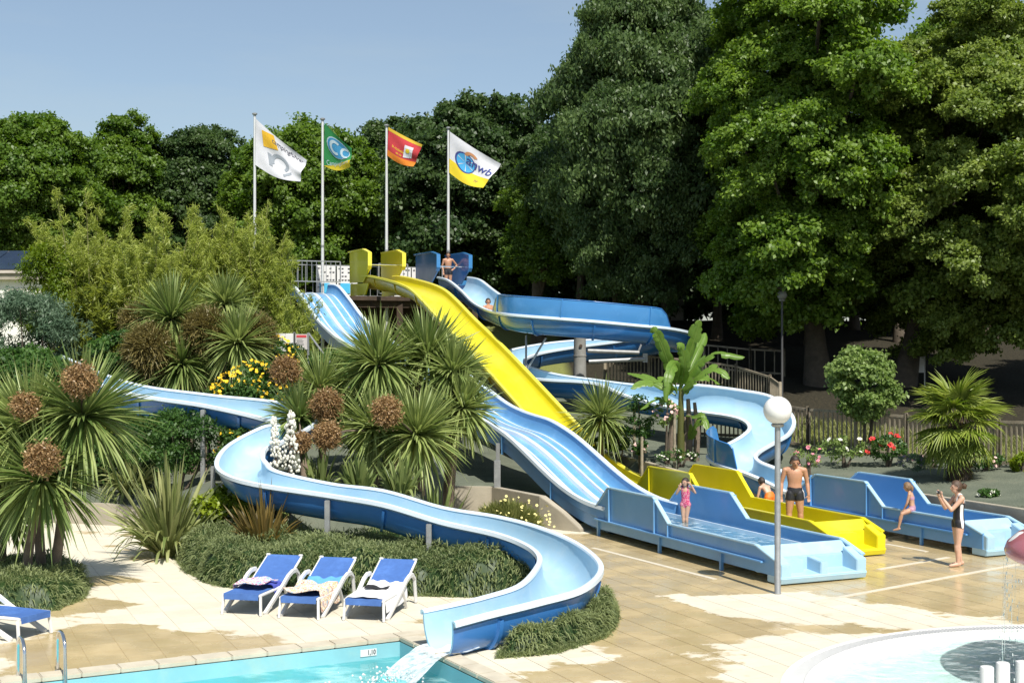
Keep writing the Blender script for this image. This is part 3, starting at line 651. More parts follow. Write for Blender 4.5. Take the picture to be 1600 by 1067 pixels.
# ================================================================ yellow slide
T0, T1 = -0.85, -2.11
YZ = [(10.0, 0.62), (11.7, 0.68), (12.7, 0.80), (13.97, 1.12), (15.4, 1.70), (16.8, 2.3), (19, 3.24), (21.06, 4.10), (22.6, 4.70), (23.9, 5.2), (25.4, 5.82), (26.6, 6.25), (27.9, 6.52), (29.5, 6.75), (31.5, 6.98), (32.6, 7.02)]
ys_ = empty('water_slide', tuple(S(20, -1.5, 0.9)), 'single bright yellow slide dropping steeply from the platform', 'water slide')
tm = (T0 + T1) / 2; hwY = (T0 - T1) / 2
def uprof(hw, dep, k=15, a0=0.0, ex=2.7):
    o = []
    for a in np.linspace(a0, math.pi - a0, k):
        c, s = math.cos(a), math.sin(a); o.append((tm + hw * math.copysign(abs(c) ** (2 / ex), c), -dep * abs(s) ** (2 / ex)))
    return o
MB().grid(lane_rows(uprof(hwY, 0.52), zs=YZ)).build('channel', gel_yellow, ys_, smooth=60, fix=False)
MB().grid(lane_rows(uprof(hwY + 0.03, 0.56, a0=0.12), zs=YZ)).build('outer_shell', gel_you, ys_, smooth=60, fix=False)
for sg, t in ((1, T0), (-1, T1)):
    strip([(t - sg * 0.02, -0.015), (t, 0.018), (t + sg * 0.09, 0.018), (t + sg * 0.10, -0.055), (t + sg * 0.07, -0.055), (t + sg * 0.03, -0.02)], 'rim', gel_yrim, ys_, YZ)
for s in (30.9, 28.5, 26.2, 23.4, 19.5, 16.0):
    zz = catmull(YZ, 8); z0 = np.interp(s, zz[:, 0], zz[:, 1]); dz = (np.interp(s + 0.1, zz[:, 0], zz[:, 1]) - z0) * 0.3
    a = uprof(hwY + 0.025, 0.55, a0=0.1); b = uprof(hwY + 0.08, 0.61, a0=0.1)
    rows = [[S(s - 0.03, p[0], z0 + p[1]), S(s - 0.03, q[0], z0 + q[1]), S(s + 0.03, q[0], z0 + q[1] + dz), S(s + 0.03, p[0], z0 + p[1] + dz)] for p, q in zip(a, b)]
    MB().grid(rows, True).build('flange', gel_you, ys_, smooth=30)
for s in (15.5, 20.5, 25.3):
    a = S(s, tm); zz = np.interp(s, *zip(*YZ)); MB().bar((a.x, a.y, height(a.x, a.y) - 0.05), (a.x, a.y, zz - 0.58), 0.18, 0.14).build('support_post', steel_m, ys_, bevel=0.01)
# gate panels at the top of the yellow and of the spiral slide
def gate(root, tL, tR, s0, ztop, zlow, mat, edge, bar=True):
    for t, sg in ((tL, 1), (tR, -1)):
        pr = [(s0 + 2.7, zlow - 0.2), (s0 + 0.9, zlow - 0.25), (s0 + 0.1, zlow + 0.25), (s0, zlow + 0.38), (s0, zlow + 0.9), (s0 + 0.75, ztop), (s0 + 2.7, ztop)]
        pts = [S(a, t, z) for a, z in pr]; g_ = MB().prism(pts, SN * (0.05 * sg)).build('gate_panel', mat, root)
        mb = MB()
        for a, b in zip(pts[2:6], pts[3:7]): mb.bar(a + SN * 0.06 * sg, b + SN * 0.06 * sg, 0.16, 0.05, up=(b - a).cross(SN))
        mb.build('panel_edge', edge, g_)
        MB().prism([S(s0 + 0.2, t, zlow - 0.30), S(s0 + 2.6, t, zlow - 0.25), S(s0 + 2.6, t, zlow - 0.75), S(s0 + 0.6, t, zlow - 0.75)], SN * (0.05 * sg)).build('gate_skirt', mat, g_)
    if bar: MB().tube([S(s0 + 0.3, tL, zlow + 0.44), S(s0 + 0.3, tR, zlow + 0.44)], 0.022, 8).build('grab_bar', inox_m, root)
gate(ys_, T0 + 0.03, T1 - 0.03, 31.3, 8.06, 6.98, gel_yellow, gel_yrim)
gate(es_, -3.74, -5.03, 31.3, 8.03, 6.98, gel_dark, gel_guard)
MB().grid([[S(s, -3.75, 6.42), S(s, -5.02, 6.42)] for s in (31.0, 34.2)]).build('start_floor', gel_pale, es_)
# ================================================================ run-out troughs
def runout(label, tn, tf, sf, sb, pa, pb, zl, zp, mat, matin, steps, water=None, floor=0.2):
    """straight trough: near wall tn, far wall tf, front sf, back sb, tall panels between pa (front) and pb (back)"""
    root = empty('runout_trough', tuple(S((sf + sb) / 2, (tn + tf) / 2, 0.0)), label, 'slide run-out')
    zb = 0.16
    for t, sg in ((tn, 1), (tf, -1)):
        pr = [(sb, zb), (sb, zl), (pb, zp), (pa + 0.62, zp), (pa, zl), (sf + 0.75, zl), (sf + 0.12, zl - 0.2), (sf + 0.12, zb)]
        pts = [S(s, t, z) for s, z in pr]
        wl_ = MB().prism(pts, SN * (0.035 * sg)).build('side_wall', mat, root)
        for (a, b) in zip(pts[1:6], pts[2:7]):
            MB().bar(a + SN * 0.03 * sg, b + SN * 0.03 * sg, 0.10, 0.035, up=(b - a).cross(SN)).build('wall_cap', matin, wl_, bevel=0.008)
        MB().bar(S(sb - 0.02, t + sg * 0.075, zl - 0.27), S(sf + 0.5, t + sg * 0.075, zl - 0.27), 0.09, 0.04).build('ledge', mat, wl_, bevel=0.008)
        for s in np.linspace(pa + 0.55, sb - 0.65, 2): MB().bar(S(s, t + sg * 0.06, zl - 0.26), S(s, t + sg * 0.06, zp - 0.03), 0.035, 0.07, up=SN).build('rib', mat, wl_)
        MB().bar(S(pa, t + sg * 0.06, zl - 0.26), S(pa, t + sg * 0.06, zl - 0.02), 0.035, 0.07, up=SN).build('rib', mat, wl_)
        for s in (sb - 0.12, (sb + sf) / 2 + 0.7, sf + 1.9):
            MB().bar(S(s, t + sg * 0.045, 0.0), S(s, t + sg * 0.045, zl - 0.3), 0.06, 0.06, up=SN).build('foot', mat, root)
    MB().prism([S(sb, tn, floor - 0.04), S(sf + 0.7, tn, floor - 0.04), S(sf + 0.7, tf, floor - 0.04), S(sb, tf, floor - 0.04)], (0, 0, 0.04)).build('floor', matin, root)
    # stepped front end
    fr = MB(); w_ = tn - tf
    prof = [(sf + 1.35, floor), (sf + 0.78, zl - 0.02), (sf + 0.70, zl - 0.01), (sf + 0.46, zl - 0.19), (sf + 0.42, zl - 0.20), (sf + 0.42, 0.18), (sf + 0.8, 0.13)]
    fr.prism([S(s, tn - 0.005, z) for s, z in prof], SN * (-(w_ - 0.01)))
    fr.build('end_wall', matin, root, bevel=0.015)
    MB().prism([S(s, tn + 0.03, z) for s, z in ((sf + 0.43, 0.03), (sf + 0.43, 0.2), (sf + 0.02, 0.17), (sf, 0.14), (sf + 0.04, 0.03))], SN * (-(w_ + 0.06))).build('bottom_step', matin, root, bevel=0.012)
    piers = [tn - 0.09, tf + 0.09] + ([(tn + tf) / 2] if steps == 2 else [])
    for k, t in enumerate(piers):
        hw = 0.11 if k < 2 else 0.08
        sh_ = -0.33 if k == 2 else -0.20
        tp = [(sf + 0.43, 0.14), (sf + 0.02, 0.14), (sf + 0.01, zl - 0.26), (sf + 0.43, zl + sh_ + 0.12 if k < 2 else zl - 0.21)]
        MB().prism([S(s, t + hw, z) for s, z in tp], SN * (-2 * hw)).build('end_pier', matin, root, bevel=0.012)
    if steps == 2:
        tmid = (tn + tf) / 2
        for ta, tb in ((tmid + 0.30, tn - 0.19),):
            MB().prism([S(sf + 0.43, ta, 0.16), S(sf + 0.43, tb, 0.16), S(sf + 0.22, tb, 0.16), S(sf + 0.22, ta, 0.16)], (0, 0, zl - 0.38)).build('step', matin, root, bevel=0.012)
    else:
        MB().prism([S(sf + 0.43, tn - 0.2, 0.16), S(sf + 0.43, tf + 0.55, 0.16), S(sf + 0.2, tf + 0.55, 0.16), S(sf + 0.2, tn - 0.2, 0.16)], (0, 0, zl - 0.36)).build('step', matin, root, bevel=0.012)
    if water is not None:
        wv = MB(); rws = []
        for s in np.linspace(sb - 0.05, sf + 1.1, 30): rws.append([S(s, t, water + 0.006 * math.sin(5 * s + 3 * t)) for t in np.linspace(tn - 0.01, tf + 0.01, 8)])
        wv.grid(rws).build('trough_water', box_water_m, root, smooth=0)
        MB().bar(S(sb, tf + 0.30, floor + 0.14), S(sf + 1.0, tf + 0.30, floor + 0.14), 0.04, 0.28).build('divider_bead', gel_rim, root)
    return root
runout('wide light blue run-out trough in front with a girl standing in its water', WB, 0.0, 0.0, 7.0, 3.83, 6.43, 0.64, 1.12, gel_box, gel_pale, 2, water=0.40)
runout('yellow run-out trough with the man standing in it', T0, T1, 2.0, 9.9, 6.75, 9.3, 0.68, 1.24, gel_yellow, gel_yellow, 1)
runout('right-hand blue run-out trough that ends the spiral slide', -3.80, -5.02, 0.92, 7.3, 4.05, 6.5, 0.68, 1.18, gel('fibreglass_trough_blue', (0.11, 0.30, 0.60), 0.35), gel_pale, 1)
# ================================================================ start platform
pf = empty('start_platform', tuple(S(35.5, -1.5, height(*S(35.5, -1.5)[:2]))), 'start platform on timber posts with steel railings above the slides', 'platform')
MB().prism([S(34.65, 2.6, 6.09), S(38.5, 2.6, 6.09), S(38.5, -7.2, 6.09), S(34.65, -7.2, 6.09)], (0, 0, 0.18)).build('platform_floor', darkwood_m, pf)
for s in (34.9, 38.2):
    for t in (2.3, -0.5, -3.3, -6.8):
        a = S(s, t); MB().bar((a.x, a.y, height(a.x, a.y) - 0.1), (a.x, a.y, 6.15), 0.25, 0.25).build('timber_post', darkwood_m, pf)
    MB().bar(S(s, 2.5, 5.94), S(s, -7.1, 5.94), 0.12, 0.28).build('beam', darkwood_m, pf)
MB().prism([S(38.0, 2.2, 1.6), S(38.0, -6.6, 1.6), S(38.0, -6.6, 6.0), S(38.0, 2.2, 6.0)], SD * -0.08).build('timber_back_wall', darkwood_m, pf)
def railing(s0, t0, s1, t1, z0, z1, n):
    r_ = MB().bar(S(s0, t0, z1), S(s1, t1, z1), 0.045, 0.045).build('top_rail', steel_m, pf)
    MB().bar(S(s0, t0, z0), S(s1, t1, z0), 0.04, 0.04).build('bottom_rail', steel_m, pf)
    for f in np.linspace(0, 1, n):
        a, b = S(s0 + (s1 - s0) * f, t0 + (t1 - t0) * f, z0), S(s0 + (s1 - s0) * f, t0 + (t1 - t0) * f, z1)
        MB().bar(a, b, 0.022 if 0 < f < 1 else 0.05, 0.022 if 0 < f < 1 else 0.05).build('railing_bar', steel_m, pf)
railing(34.75, 2.9, 34.75, -0.6, 6.85, 7.70, 18); railing(34.75, -2.3, 34.75, -3.6, 6.4, 7.66, 8); railing(34.75, -5.2, 34.75, -5.95, 6.4, 7.62, 5)
railing(38.4, 2.9, 38.4, -6.8, 6.4, 7.75, 30)
mark_m = M('printed_grey', (0.12, 0.12, 0.13), 0.7, 0, 0.1); lblue_m = M('printed_blue', (0.06, 0.42, 0.68), 0.6, 0, 0.08)
for (t0_, t1_) in ((-0.55, -1.45), (-1.5, -2.45), (-4.2, -5.0), (-5.05, -5.9)):
    bd = MB().prism([S(38.25, t0_, 6.4), S(38.25, t1_, 6.4), S(38.25, t1_, 7.72), S(38.25, t0_, 7.72)], SD * 0.03).build('white_board', white_m, pf)
    mk = MB(); rr = random.Random(int(t0_ * 10) + 90)
    for zz in np.arange(6.75, 7.65, 0.17):
        for k in range(6):
            if rr.random() < 0.5:
                tt = t0_ + (t1_ - t0_) * (0.12 + 0.15 * k); mk.bar(S(38.2, tt, zz), S(38.2, tt, zz + 0.035), 0.09, 0.02, up=SD)
    tag(mk.build('printed_mark', mark_m, bd), kind='stuff')
    MB().prism([S(38.2, t0_ - 0.15, 6.5), S(38.2, t0_ - 0.6, 6.5), S(38.2, t0_ - 0.6, 6.95), S(38.2, t0_ - 0.15, 6.95)], SD * 0.02).build('blue_print', lblue_m, bd)
# blue bins at the right end of the platform
for t, h_, label in ((-6.1, 0.75, 'taller blue box standing at the right end of the platform railing'), (-6.75, 0.5, 'shorter blue box at the far right end of the platform')):
    tag(MB().prism([S(34.9, t, 6.275), S(35.5, t, 6.275), S(35.5, t - 0.5, 6.275), S(34.9, t - 0.5, 6.275)], (0, 0, h_)).build('blue_box', gel_guard, bevel=0.03), label, 'box')
# ================================================================ lamps
globe_m = M('opal_globe', (0.704, 0.6952, 0.6688), 0.35, 0, 0.03)
def lamp(loc, ztop, r, label, pole_r=0.055, gm=None, pm=None):
    z0 = loc[2]; root = empty('globe_lamp', loc, label, 'lamp')
    MB().lathe((loc[0], loc[1], z0), [(pole_r * 1.12, 0), (pole_r * 1.1, 0.02), (pole_r, 0.03), (pole_r * 0.92, ztop - r - z0 - 0.03)], 14).build('pole', pm or steel_m, root, smooth=40)
    MB().lathe((loc[0], loc[1], ztop - r - 0.05), [(pole_r * 1.1, 0), (0.10, 0.015), (0.115, 0.05), (0.10, 0.06)], 18).build('collar', steel_m, root, smooth=40)
    MB().ball((loc[0], loc[1], ztop), r, 32, 18).build('globe', gm or globe_m, root, smooth=0)
    return root
p = G(1215, 928); lamp((p.x, p.y, 0.006), H - (641 - CY) / F * p.y, 0.243, 'tall grey lamp post with white globe beside the front run-out trough')
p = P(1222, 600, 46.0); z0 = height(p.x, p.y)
lp2 = lamp((p.x, p.y, z0 - 0.05), H - (461 - CY) / F * 46.0, 0.17, 'distant globe lamp in the shade under the big trees', 0.04, M('shade_toned_globe', (0.20, 0.20, 0.19), 0.5), M('dark_pole', (0.05, 0.05, 0.05), 0.6))  # globe colour greyed so the tree shade is painted in; no dust on it
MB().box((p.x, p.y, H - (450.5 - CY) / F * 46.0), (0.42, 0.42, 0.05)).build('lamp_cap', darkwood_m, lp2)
# ================================================================ sun loungers and towels
fab_m = M('blue_mesh_fabric', (0.048, 0.125, 0.36), 0.7, 0, 0.08, 9, 0.15, 220, stain=((0.08, 0.19, 0.5), 4, 0.5, 0.85))
def lounger(label, loc, rz):
    r_ = empty('sun_lounger', (0, 0, 0), label, 'sun lounger', 'blue and white sun loungers on the deck')
    W2 = 0.31
    for sx in (-1, 1):
        x = sx * W2
        MB().tube([(x, 0.0, 0.32), (x, 0.5, 0.315), (x, 1.08, 0.33)], 0.026, 8).build('side_rail', white_pl, r_, smooth=50)
        MB().bar((x, 0.02, 0.32), (x * 1.06, -0.10 + 0.08, 0.0), 0.05, 0.035).build('leg', white_pl, r_, bevel=0.008)
        # long slanting brace that rises into the arm and turns down to the rear foot
        br = [(x * 1.10, 0.10, 0.012), (x * 1.13, 0.42, 0.16), (x * 1.15, 0.80, 0.33), (x * 1.17, 1.05, 0.46), (x * 1.18, 1.22, 0.505), (x * 1.18, 1.38, 0.50), (x * 1.19, 1.49, 0.42), (x * 1.19, 1.54, 0.2), (x * 1.2, 1.57, 0.012)]
        mb = MB(); rows = []
        for i, q in enumerate(br):
            q = Vector(q); d = (Vector(br[min(i + 1, 8)]) - Vector(br[max(i - 1, 0)])).normalized(); sd = Vector((1, 0, 0)); up = d.cross(sd) * -1
            hw, hh = 0.024, (0.038 if i < 6 else 0.03); rows.append([q + sd * hw + up * hh, q - sd * hw + up * hh, q - sd * hw - up * hh, q + sd * hw - up * hh])
        mb.grid(rows, True); mb.f.append((0, 1, 2, 3)); mb.f.append(tuple(32 + k for k in (3, 2, 1, 0)))
        mb.build('arm', white_pl, r_, bevel=0.01)
        MB().bar((x * 1.15, 0.86, 0.34), (x * 1.12, 1.12, 0.0), 0.045, 0.035).build('leg', white_pl, r_, bevel=0.008)
        MB().bar((x, 1.06, 0.33), (x, 1.78, 0.66), 0.035, 0.03).build('back_rail', white_pl, r_, bevel=0.006)
    for y, z in ((0.0, 0.32), (1.08, 0.33)): MB().bar((-W2, y, z), (W2, y, z), 0.05, 0.04).build('cross_bar', white_pl, r_, bevel=0.008)
    rows = []
    for f in np.linspace(0, 1, 12):
        y = -0.03 + 1.1 * f; rows.append([(u * 0.30, y, 0.345 - 0.03 * (1 - u * u) * math.sin(math.pi * f)) for u in np.linspace(-1, 1, 7)])
    rows.insert(0, [(u * 0.29, -0.035, 0.25) for u in np.linspace(-1, 1, 7)])
    MB().grid(rows).build('seat_fabric', fab_m, r_, smooth=50)
    MB().grid([[(u * 0.30, 1.07 + 0.72 * f, 0.355 + 0.33 * f - 0.02 * (1 - u * u) * math.sin(math.pi * f)) for u in np.linspace(-1, 1, 7)] for f in np.linspace(0, 1, 8)]).build('back_fabric', fab_m, r_, smooth=0)
    for sx in (-1, 1): MB().box((sx * 0.295, 1.785, 0.685), (0.07, 0.05, 0.035)).build('corner_cap', white_pl, r_, bevel=0.008)
    r_.location = loc; r_.rotation_euler = (0, 0, rz)
    return r_
LA = math.atan2(-0.15, 0.68)
def mid(a, b): p, q = G(*a), G(*b); return (p + q) / 2 + Vector((0, 0, 0.006))
l1 = mid((346, 960), (410, 963)); l2 = mid((435, 965), (500, 969)); l3 = mid((536, 969.5), (602, 972))
lounger('sun lounger with a folded patterned towel, leftmost of the three', l1, LA)
lounger('middle sun lounger covered by a large patterned towel', l2, LA)
lounger('sun lounger under a white towel, nearest the slide', l3, LA)
lounger('lone sun lounger at the left edge below the cabbage trees', Vector((-7.02, 19.75, 0.006)), R(66))
def pattern_mat(name, cols, scale, base):
    m, t, b = base_mat(name); geo = t.nodes.new('ShaderNodeNewGeometry')
    v = noise_node(t, scale, 3, 0.6, geo.outputs['Position']); stops = [(0.0, base)]
    n = len(cols)
    for i, c in enumerate(cols): stops.append((0.34 + 0.32 * i / n, c))
    r = ramp(t, v.outputs['Fac'], stops); r.color_ramp.interpolation = 'CONSTANT'
    t.links.new(r.outputs['Color'], b.inputs['Base Color']); b.inputs['Roughness'].default_value = 0.95
    nb = noise_node(t, 160, 2, 0.5, geo.outputs['Position']); bp = t.nodes.new('ShaderNodeBump'); bp.inputs['Strength'].default_value = 0.3; bp.inputs['Distance'].default_value = 0.01
    t.links.new(nb.outputs['Fac'], bp.inputs['Height']); t.links.new(bp.outputs['Normal'], b.inputs['Normal'])
    return m
tw1 = pattern_mat('beach_towel_print', [(0.62, 0.62, 0.66), (0.12, 0.30, 0.6), (0.7, 0.68, 0.66), (0.5, 0.10, 0.26), (0.68, 0.66, 0.64), (0.55, 0.28, 0.08), (0.35, 0.52, 0.62)], 7.0, (0.6, 0.62, 0.68))
tw2 = pattern_mat('animal_print_towel', [(0.72, 0.66, 0.58), (0.42, 0.20, 0.12), (0.74, 0.68, 0.6), (0.62, 0.45, 0.20), (0.74, 0.7, 0.62), (0.55, 0.30, 0.22), (0.35, 0.45, 0.5)], 6.0, (0.74, 0.69, 0.6))
towel_b = M('royal_blue_towel', (0.05, 0.07, 0.36), 0.95, 0, 0.12, 8, 0.3, 120); towel_l = M('light_blue_towel', (0.10, 0.32, 0.72), 0.95, 0, 0.12, 8, 0.3, 120)
towel_w = M('white_towel', (0.74, 0.74, 0.74), 0.95, 0, 0.05, 8, 0.3, 120); cloth_k = M('black_cloth', (0.012, 0.012, 0.014), 0.9, 0, 0.2, 20)
def lounger_z(y):                                      # top of the fabric along the lounger
    return 0.352 if y < 1.07 else 0.358 + 0.33 * (y - 1.07) / 0.72
def towel(name, label, mat, base, u0, u1, y0, y1, lift, hang=(0, 0), rough=0.012, seed=0, cat='towel'):
    """sheet lying on a lounger, u across, y along; hang = overhang dropping at each side"""
    rg = np.random.default_rng(seed); nx_, ny_ = 17, 17; c, s = math.cos(LA), math.sin(LA)
    ph = rg.uniform(0, 6, 8); tops = []; 
    for j in range(ny_):
        row = []
        for i in range(nx_):
            fu, fy = i / (nx_ - 1), j / (ny_ - 1); u = u0 + (u1 - u0) * fu; y = y0 + (y1 - y0) * fy + 0.025 * math.sin(5 * u * 6 + ph[0])
            z = lounger_z(y) + lift + rough * (math.sin(13 * u + 7 * y + ph[1]) + math.sin(9 * y - 11 * u + ph[2]) + 0.7 * math.sin(23 * u + ph[3]) * math.sin(19 * y + ph[4]) + 1.2)
            e = abs(u) - 0.315
            if e > 0: z -= 2.2 * e; u = math.copysign(0.315 + 0.35 * e, u)
            row.append(Vector((base.x + c * u - s * y, base.y + s * u + c * y, base.z + z)))
        tops.append(row)
    bots = [[p - Vector((0, 0, 0.012)) for p in r] for r in tops]
    mb = MB().grid(tops); mb.grid([list(reversed(r)) for r in bots])
    n0 = nx_ * ny_
    rim_t = [tops[0][i] for i in range(nx_)] + [tops[j][-1] for j in range(1, ny_)] + [tops[-1][i] for i in range(nx_ - 2, -1, -1)] + [tops[j][0] for j in range(ny_ - 2, 0, -1)]
    mb.grid([rim_t, [p - Vector((0, 0, 0.012)) for p in rim_t]], True)
    return tag(mb.build(name, mat, smooth=60), label, cat)
towel('blue_towel', 'crumpled royal blue towel on the leftmost lounger', towel_b, l1, -0.02, 0.38, 0.55, 1.02, 0.012, rough=0.018, seed=2)
towel('patterned_towel', 'small folded towel with colourful print on the leftmost lounger', tw1, l1, -0.36, 0.22, 0.38, 0.95, 0.07, rough=0.012, seed=3)
towel('light_blue_towel', 'light blue towel hung at the back of the middle lounger', towel_l, l2, -0.33, 0.33, 0.72, 1.22, 0.014, rough=0.008, seed=4)
towel('patterned_towel', 'large cream and brown patterned towel spread over the middle lounger', tw2, l2, -0.31, 0.44, 0.06, 0.92, 0.055, rough=0.016, seed=5)
towel('white_towel', 'plain white towel spread over the lounger nearest the slide', towel_w, l3, -0.335, 0.42, 0.03, 1.16, 0.016, rough=0.006, seed=6)
towel('black_cloth', 'small black cloth lying on the white towel', cloth_k, l3, -0.20, 0.16, 0.60, 0.80, 0.045, rough=0.010, seed=7, cat='cloth')
# ================================================================ pool ladder, depth plate
lad = empty('pool_ladder', (-5.9, 17.6, 0), 'stainless steel ladder handrails at the pool edge', 'pool ladder')
for px_ in ((90, 1050), (28.5, 1060)):
    b = G(*px_); d = U2; pts = []
    for k in range(15):
        a = math.pi * k / 14; pts.append(b + d * (0.26 - 0.26 * math.cos(a) * 1.0) + Vector((0, 0, 0.42 + 0.16 * math.sin(a))))
    pts = [b + Vector((0, 0, 0.0))] + pts + [b + d * 0.60 + Vector((0, 0, -0.2)), b + d * 0.62 + Vector((0, 0, -1.0))]
    r_ = MB().tube(pts, 0.024, 10).build('handrail', inox_m, lad, smooth=60)
    MB().lathe((b.x, b.y, 0.005), [(0.05, 0), (0.05, 0.012), (0.03, 0.03)], 14).build('base_cup', inox_m, r_, smooth=40)
a, c = G(90, 1050) + U2 * 0.61, G(28.5, 1060) + U2 * 0.61
for z in (-0.45, -0.75): MB().bar(a + Vector((0, 0, z)), c + Vector((0, 0, z)), 0.07, 0.025).build('rung', inox_m, lad)
def text_mesh(txt, size, font_scale_x=1.0, bold=0.0):
    cu = bpy.data.curves.new('lettering', 'FONT'); cu.body = txt; cu.size = size; cu.align_x = 'CENTER'; cu.align_y = 'CENTER'; cu.offset = bold
    o = bpy.data.objects.new('lettering', cu); COL.objects.link(o); dg = bpy.context.evaluated_depsgraph_get()
    me = bpy.data.meshes.new_from_object(o.evaluated_get(dg)); bpy.data.objects.remove(o)
    bm = bmesh.new(); bm.from_mesh(me); bmesh.ops.subdivide_edges(bm, edges=[e for e in bm.edges if e.calc_length() > size * 0.12], cuts=2)
    bmesh.ops.triangulate(bm, faces=bm.faces); bm.to_mesh(me); bm.free()
    for v in me.vertices: v.co.x *= font_scale_x
    return me
dp = pool_pt(0.32, 0.012, -0.12); ex = -U1
pl = empty('depth_plate', tuple(dp), 'white depth plate reading 1,10 on the pool wall', 'sign')
a = pool_pt(0.62, 0.006, -0.185); MB().prism([a, a + ex * 0.25, a + ex * 0.25 + Vector((0, 0, 0.10)), a + Vector((0, 0, 0.10))], U2 * 0.006).build('plate', white_m, pl)
me = text_mesh('1,10', 0.095, 1.0, 0.004)
for v in me.vertices:
    q = a + ex * (0.17 + v.co.x * 0.8) + U2 * 0.009 + Vector((0, 0, 0.05 + v.co.y)); v.co = q - dp
link_mesh('depth_figure', me, mark_m, pl)
# ================================================================ wading pool toys
mc = Vector((7.86, 17.7, -0.27))
ms_ = empty('mushroom_fountain', tuple(mc), 'pink mushroom fountain with white spots at the right edge', 'fountain')
cap_m = M('mushroom_pink', (0.42, 0.13, 0.15), 0.35, 0, 0.06, 2, coat=0.3)
capo = MB().lathe((mc.x, mc.y, 1.44), [(1.20, 0.0), (1.28, 0.05), (1.30, 0.11), (1.26, 0.22), (1.12, 0.34), (0.86, 0.45), (0.48, 0.53), (0.02, 0.56)], 48).build('cap', cap_m, ms_, smooth=60)
MB().lathe((mc.x, mc.y, -0.28), [(0.34, 0), (0.30, 0.3), (0.24, 1.0), (0.30, 1.74)], 24).build('stem', white_m, ms_, smooth=60)
def cap_z(r): return 1.44 + np.interp(r, [0.02, 0.48, 0.86, 1.12, 1.26, 1.30], [0.56, 0.53, 0.45, 0.34, 0.22, 0.11])
for (ang, rr, sz) in ((200, 1.12, 0.13), (222, 1.2, 0.1), (165, 1.15, 0.11), (240, 0.95, 0.16), (285, 1.15, 0.15), (320, 1.0, 0.14), (180, 0.7, 0.16), (265, 0.55, 0.15), (20, 1.0, 0.16), (80, 1.0, 0.15), (130, 0.9, 0.15)):
    rows = []
    for k in range(4):
        row = []
        for j in range(14):
            a = 2 * math.pi * j / 14; q = Vector((math.cos(R(ang)) * rr, math.sin(R(ang)) * rr)) + Vector((math.cos(a), math.sin(a))) * sz * k / 3.0
            r_ = min(q.length, 1.295); row.append((mc.x + q.x, mc.y + q.y, cap_z(r_) + 0.012 - (0.018 if k == 3 else 0)))
        rows.append(row)
    MB().grid(rows, True).build('spot', white_m, capo, smooth=0)
rng = np.random.default_rng(8); mb = MB(); ph_ = rng.uniform(0, 6, 6)
def curtain_pt(a, f):
    r_ = 1.29 + 0.02 * math.sin(23 * a + ph_[0]) + 0.03 * f + 0.02 * math.sin(61 * a + 5 * f + ph_[1]) * f
    return (mc.x + math.cos(a) * r_, mc.y + math.sin(a) * r_, 1.5 - 1.56 * f)
veil_m = water_material('water_veil', (0.985, 0.99, 0.99), 22.0, 0.5, foam=((0.85, 0.87, 0.86), 8.0, 0.4, 0.8, 0.3), base=0.05)
st = MB()
for k in range(60):
    a = rng.uniform(0, 6.283); f1 = rng.uniform(0.35, 1.0); f0 = rng.uniform(0, 0.3); wd_ = rng.uniform(0.004, 0.014) ; rows = []
    for f in np.linspace(f0, f1, 7):
        rows.append([curtain_pt(a - wd_ * (1 - 0.5 * f), f), curtain_pt(a, f), curtain_pt(a + wd_ * (1 - 0.5 * f), f)])
    st.grid(rows)
tag(st.build('water_strands', veil_m, ms_, smooth=0, fix=False), kind='stuff')
dr = MB()
for k in range(260):
    a = rng.uniform(0, 6.283); f = rng.uniform(0, 1); q = curtain_pt(a, f); dr.ball((q[0] + rng.normal(0, .02), q[1] + rng.normal(0, .02), q[2]), rng.uniform(0.006, 0.014), 5, 4, (0.7, 0.7, 2.2))
tag(dr.build('water_drops', white_m, ms_), kind='stuff')
for px_, Yp in ((1542, 14.3), (1567, 14.35), (1598, 14.45)):
    p = P(px_, 1050, Yp); zt = {1542: 0.90, 1567: 0.93, 1598: 0.92}[px_]
    lab = {1542: 'leftmost white post in the wading pool corner', 1567: 'middle white post in the wading pool corner', 1598: 'rightmost white post cut by the picture edge'}[px_]
    tag(MB().lathe((p.x, p.y, -0.29), [(0.072, 0), (0.072, zt + 0.27), (0.066, zt + 0.285), (0.05, zt + 0.29)], 20).build('white_post', white_pl, smooth=40), lab, 'post', 'white posts in the wading pool')
# ================================================================ timber fences
def fence(label, pts, hgt, spacing=0.145, posts_every=2.0, bw=0.042):
    base = Vector((pts[0][0], pts[0][1], 0)); base.z = height(base.x, base.y)
    root = empty('picket_fence', tuple(base), label, 'fence'); picket = None
    for a, b in zip(pts[:-1], pts[1:]):
        a = Vector((a[0], a[1], 0)); b = Vector((b[0], b[1], 0)); L_ = (b - a).length; d = (b - a).normalized(); ang = math.atan2(d.y, d.x)
        np_ = max(1, round(L_ / posts_every))
        for k in range(np_ + 1):
            q = a + d * (L_ * k / np_); z = height(q.x, q.y); MB().lathe((q.x, q.y, z - 0.1), [(0.055, 0), (0.055, hgt + 0.18), (0.04, hgt + 0.2)], 10).build('post', fence_m, root, smooth=40)
            if k < np_:
                q2 = a + d * (L_ * (k + 1) / np_); z2 = height(q2.x, q2.y)
                for hh in (hgt + 0.0, 0.12): MB().bar((q.x, q.y, z + hh), (q2.x, q2.y, z2 + hh), 0.05, 0.07).build('rail', fence_m, root)
        n = int(L_ / spacing)
        for k in range(n):
            q = a + d * (spacing * (k + 0.5)); z = height(q.x, q.y)
            if picket is None:
                po = MB().box((0, 0, (hgt - 0.06) / 2), (bw, 0.022, hgt - 0.08)).build('picket', fence_m, root, local=True); picket = po.data
            else: po = link_mesh('picket', picket, None, root)
            po.location = Vector((q.x, q.y, z + 0.04)) - base; po.rotation_euler = (0, 0, ang + random.Random(k).uniform(-0.02, 0.02))
    return root
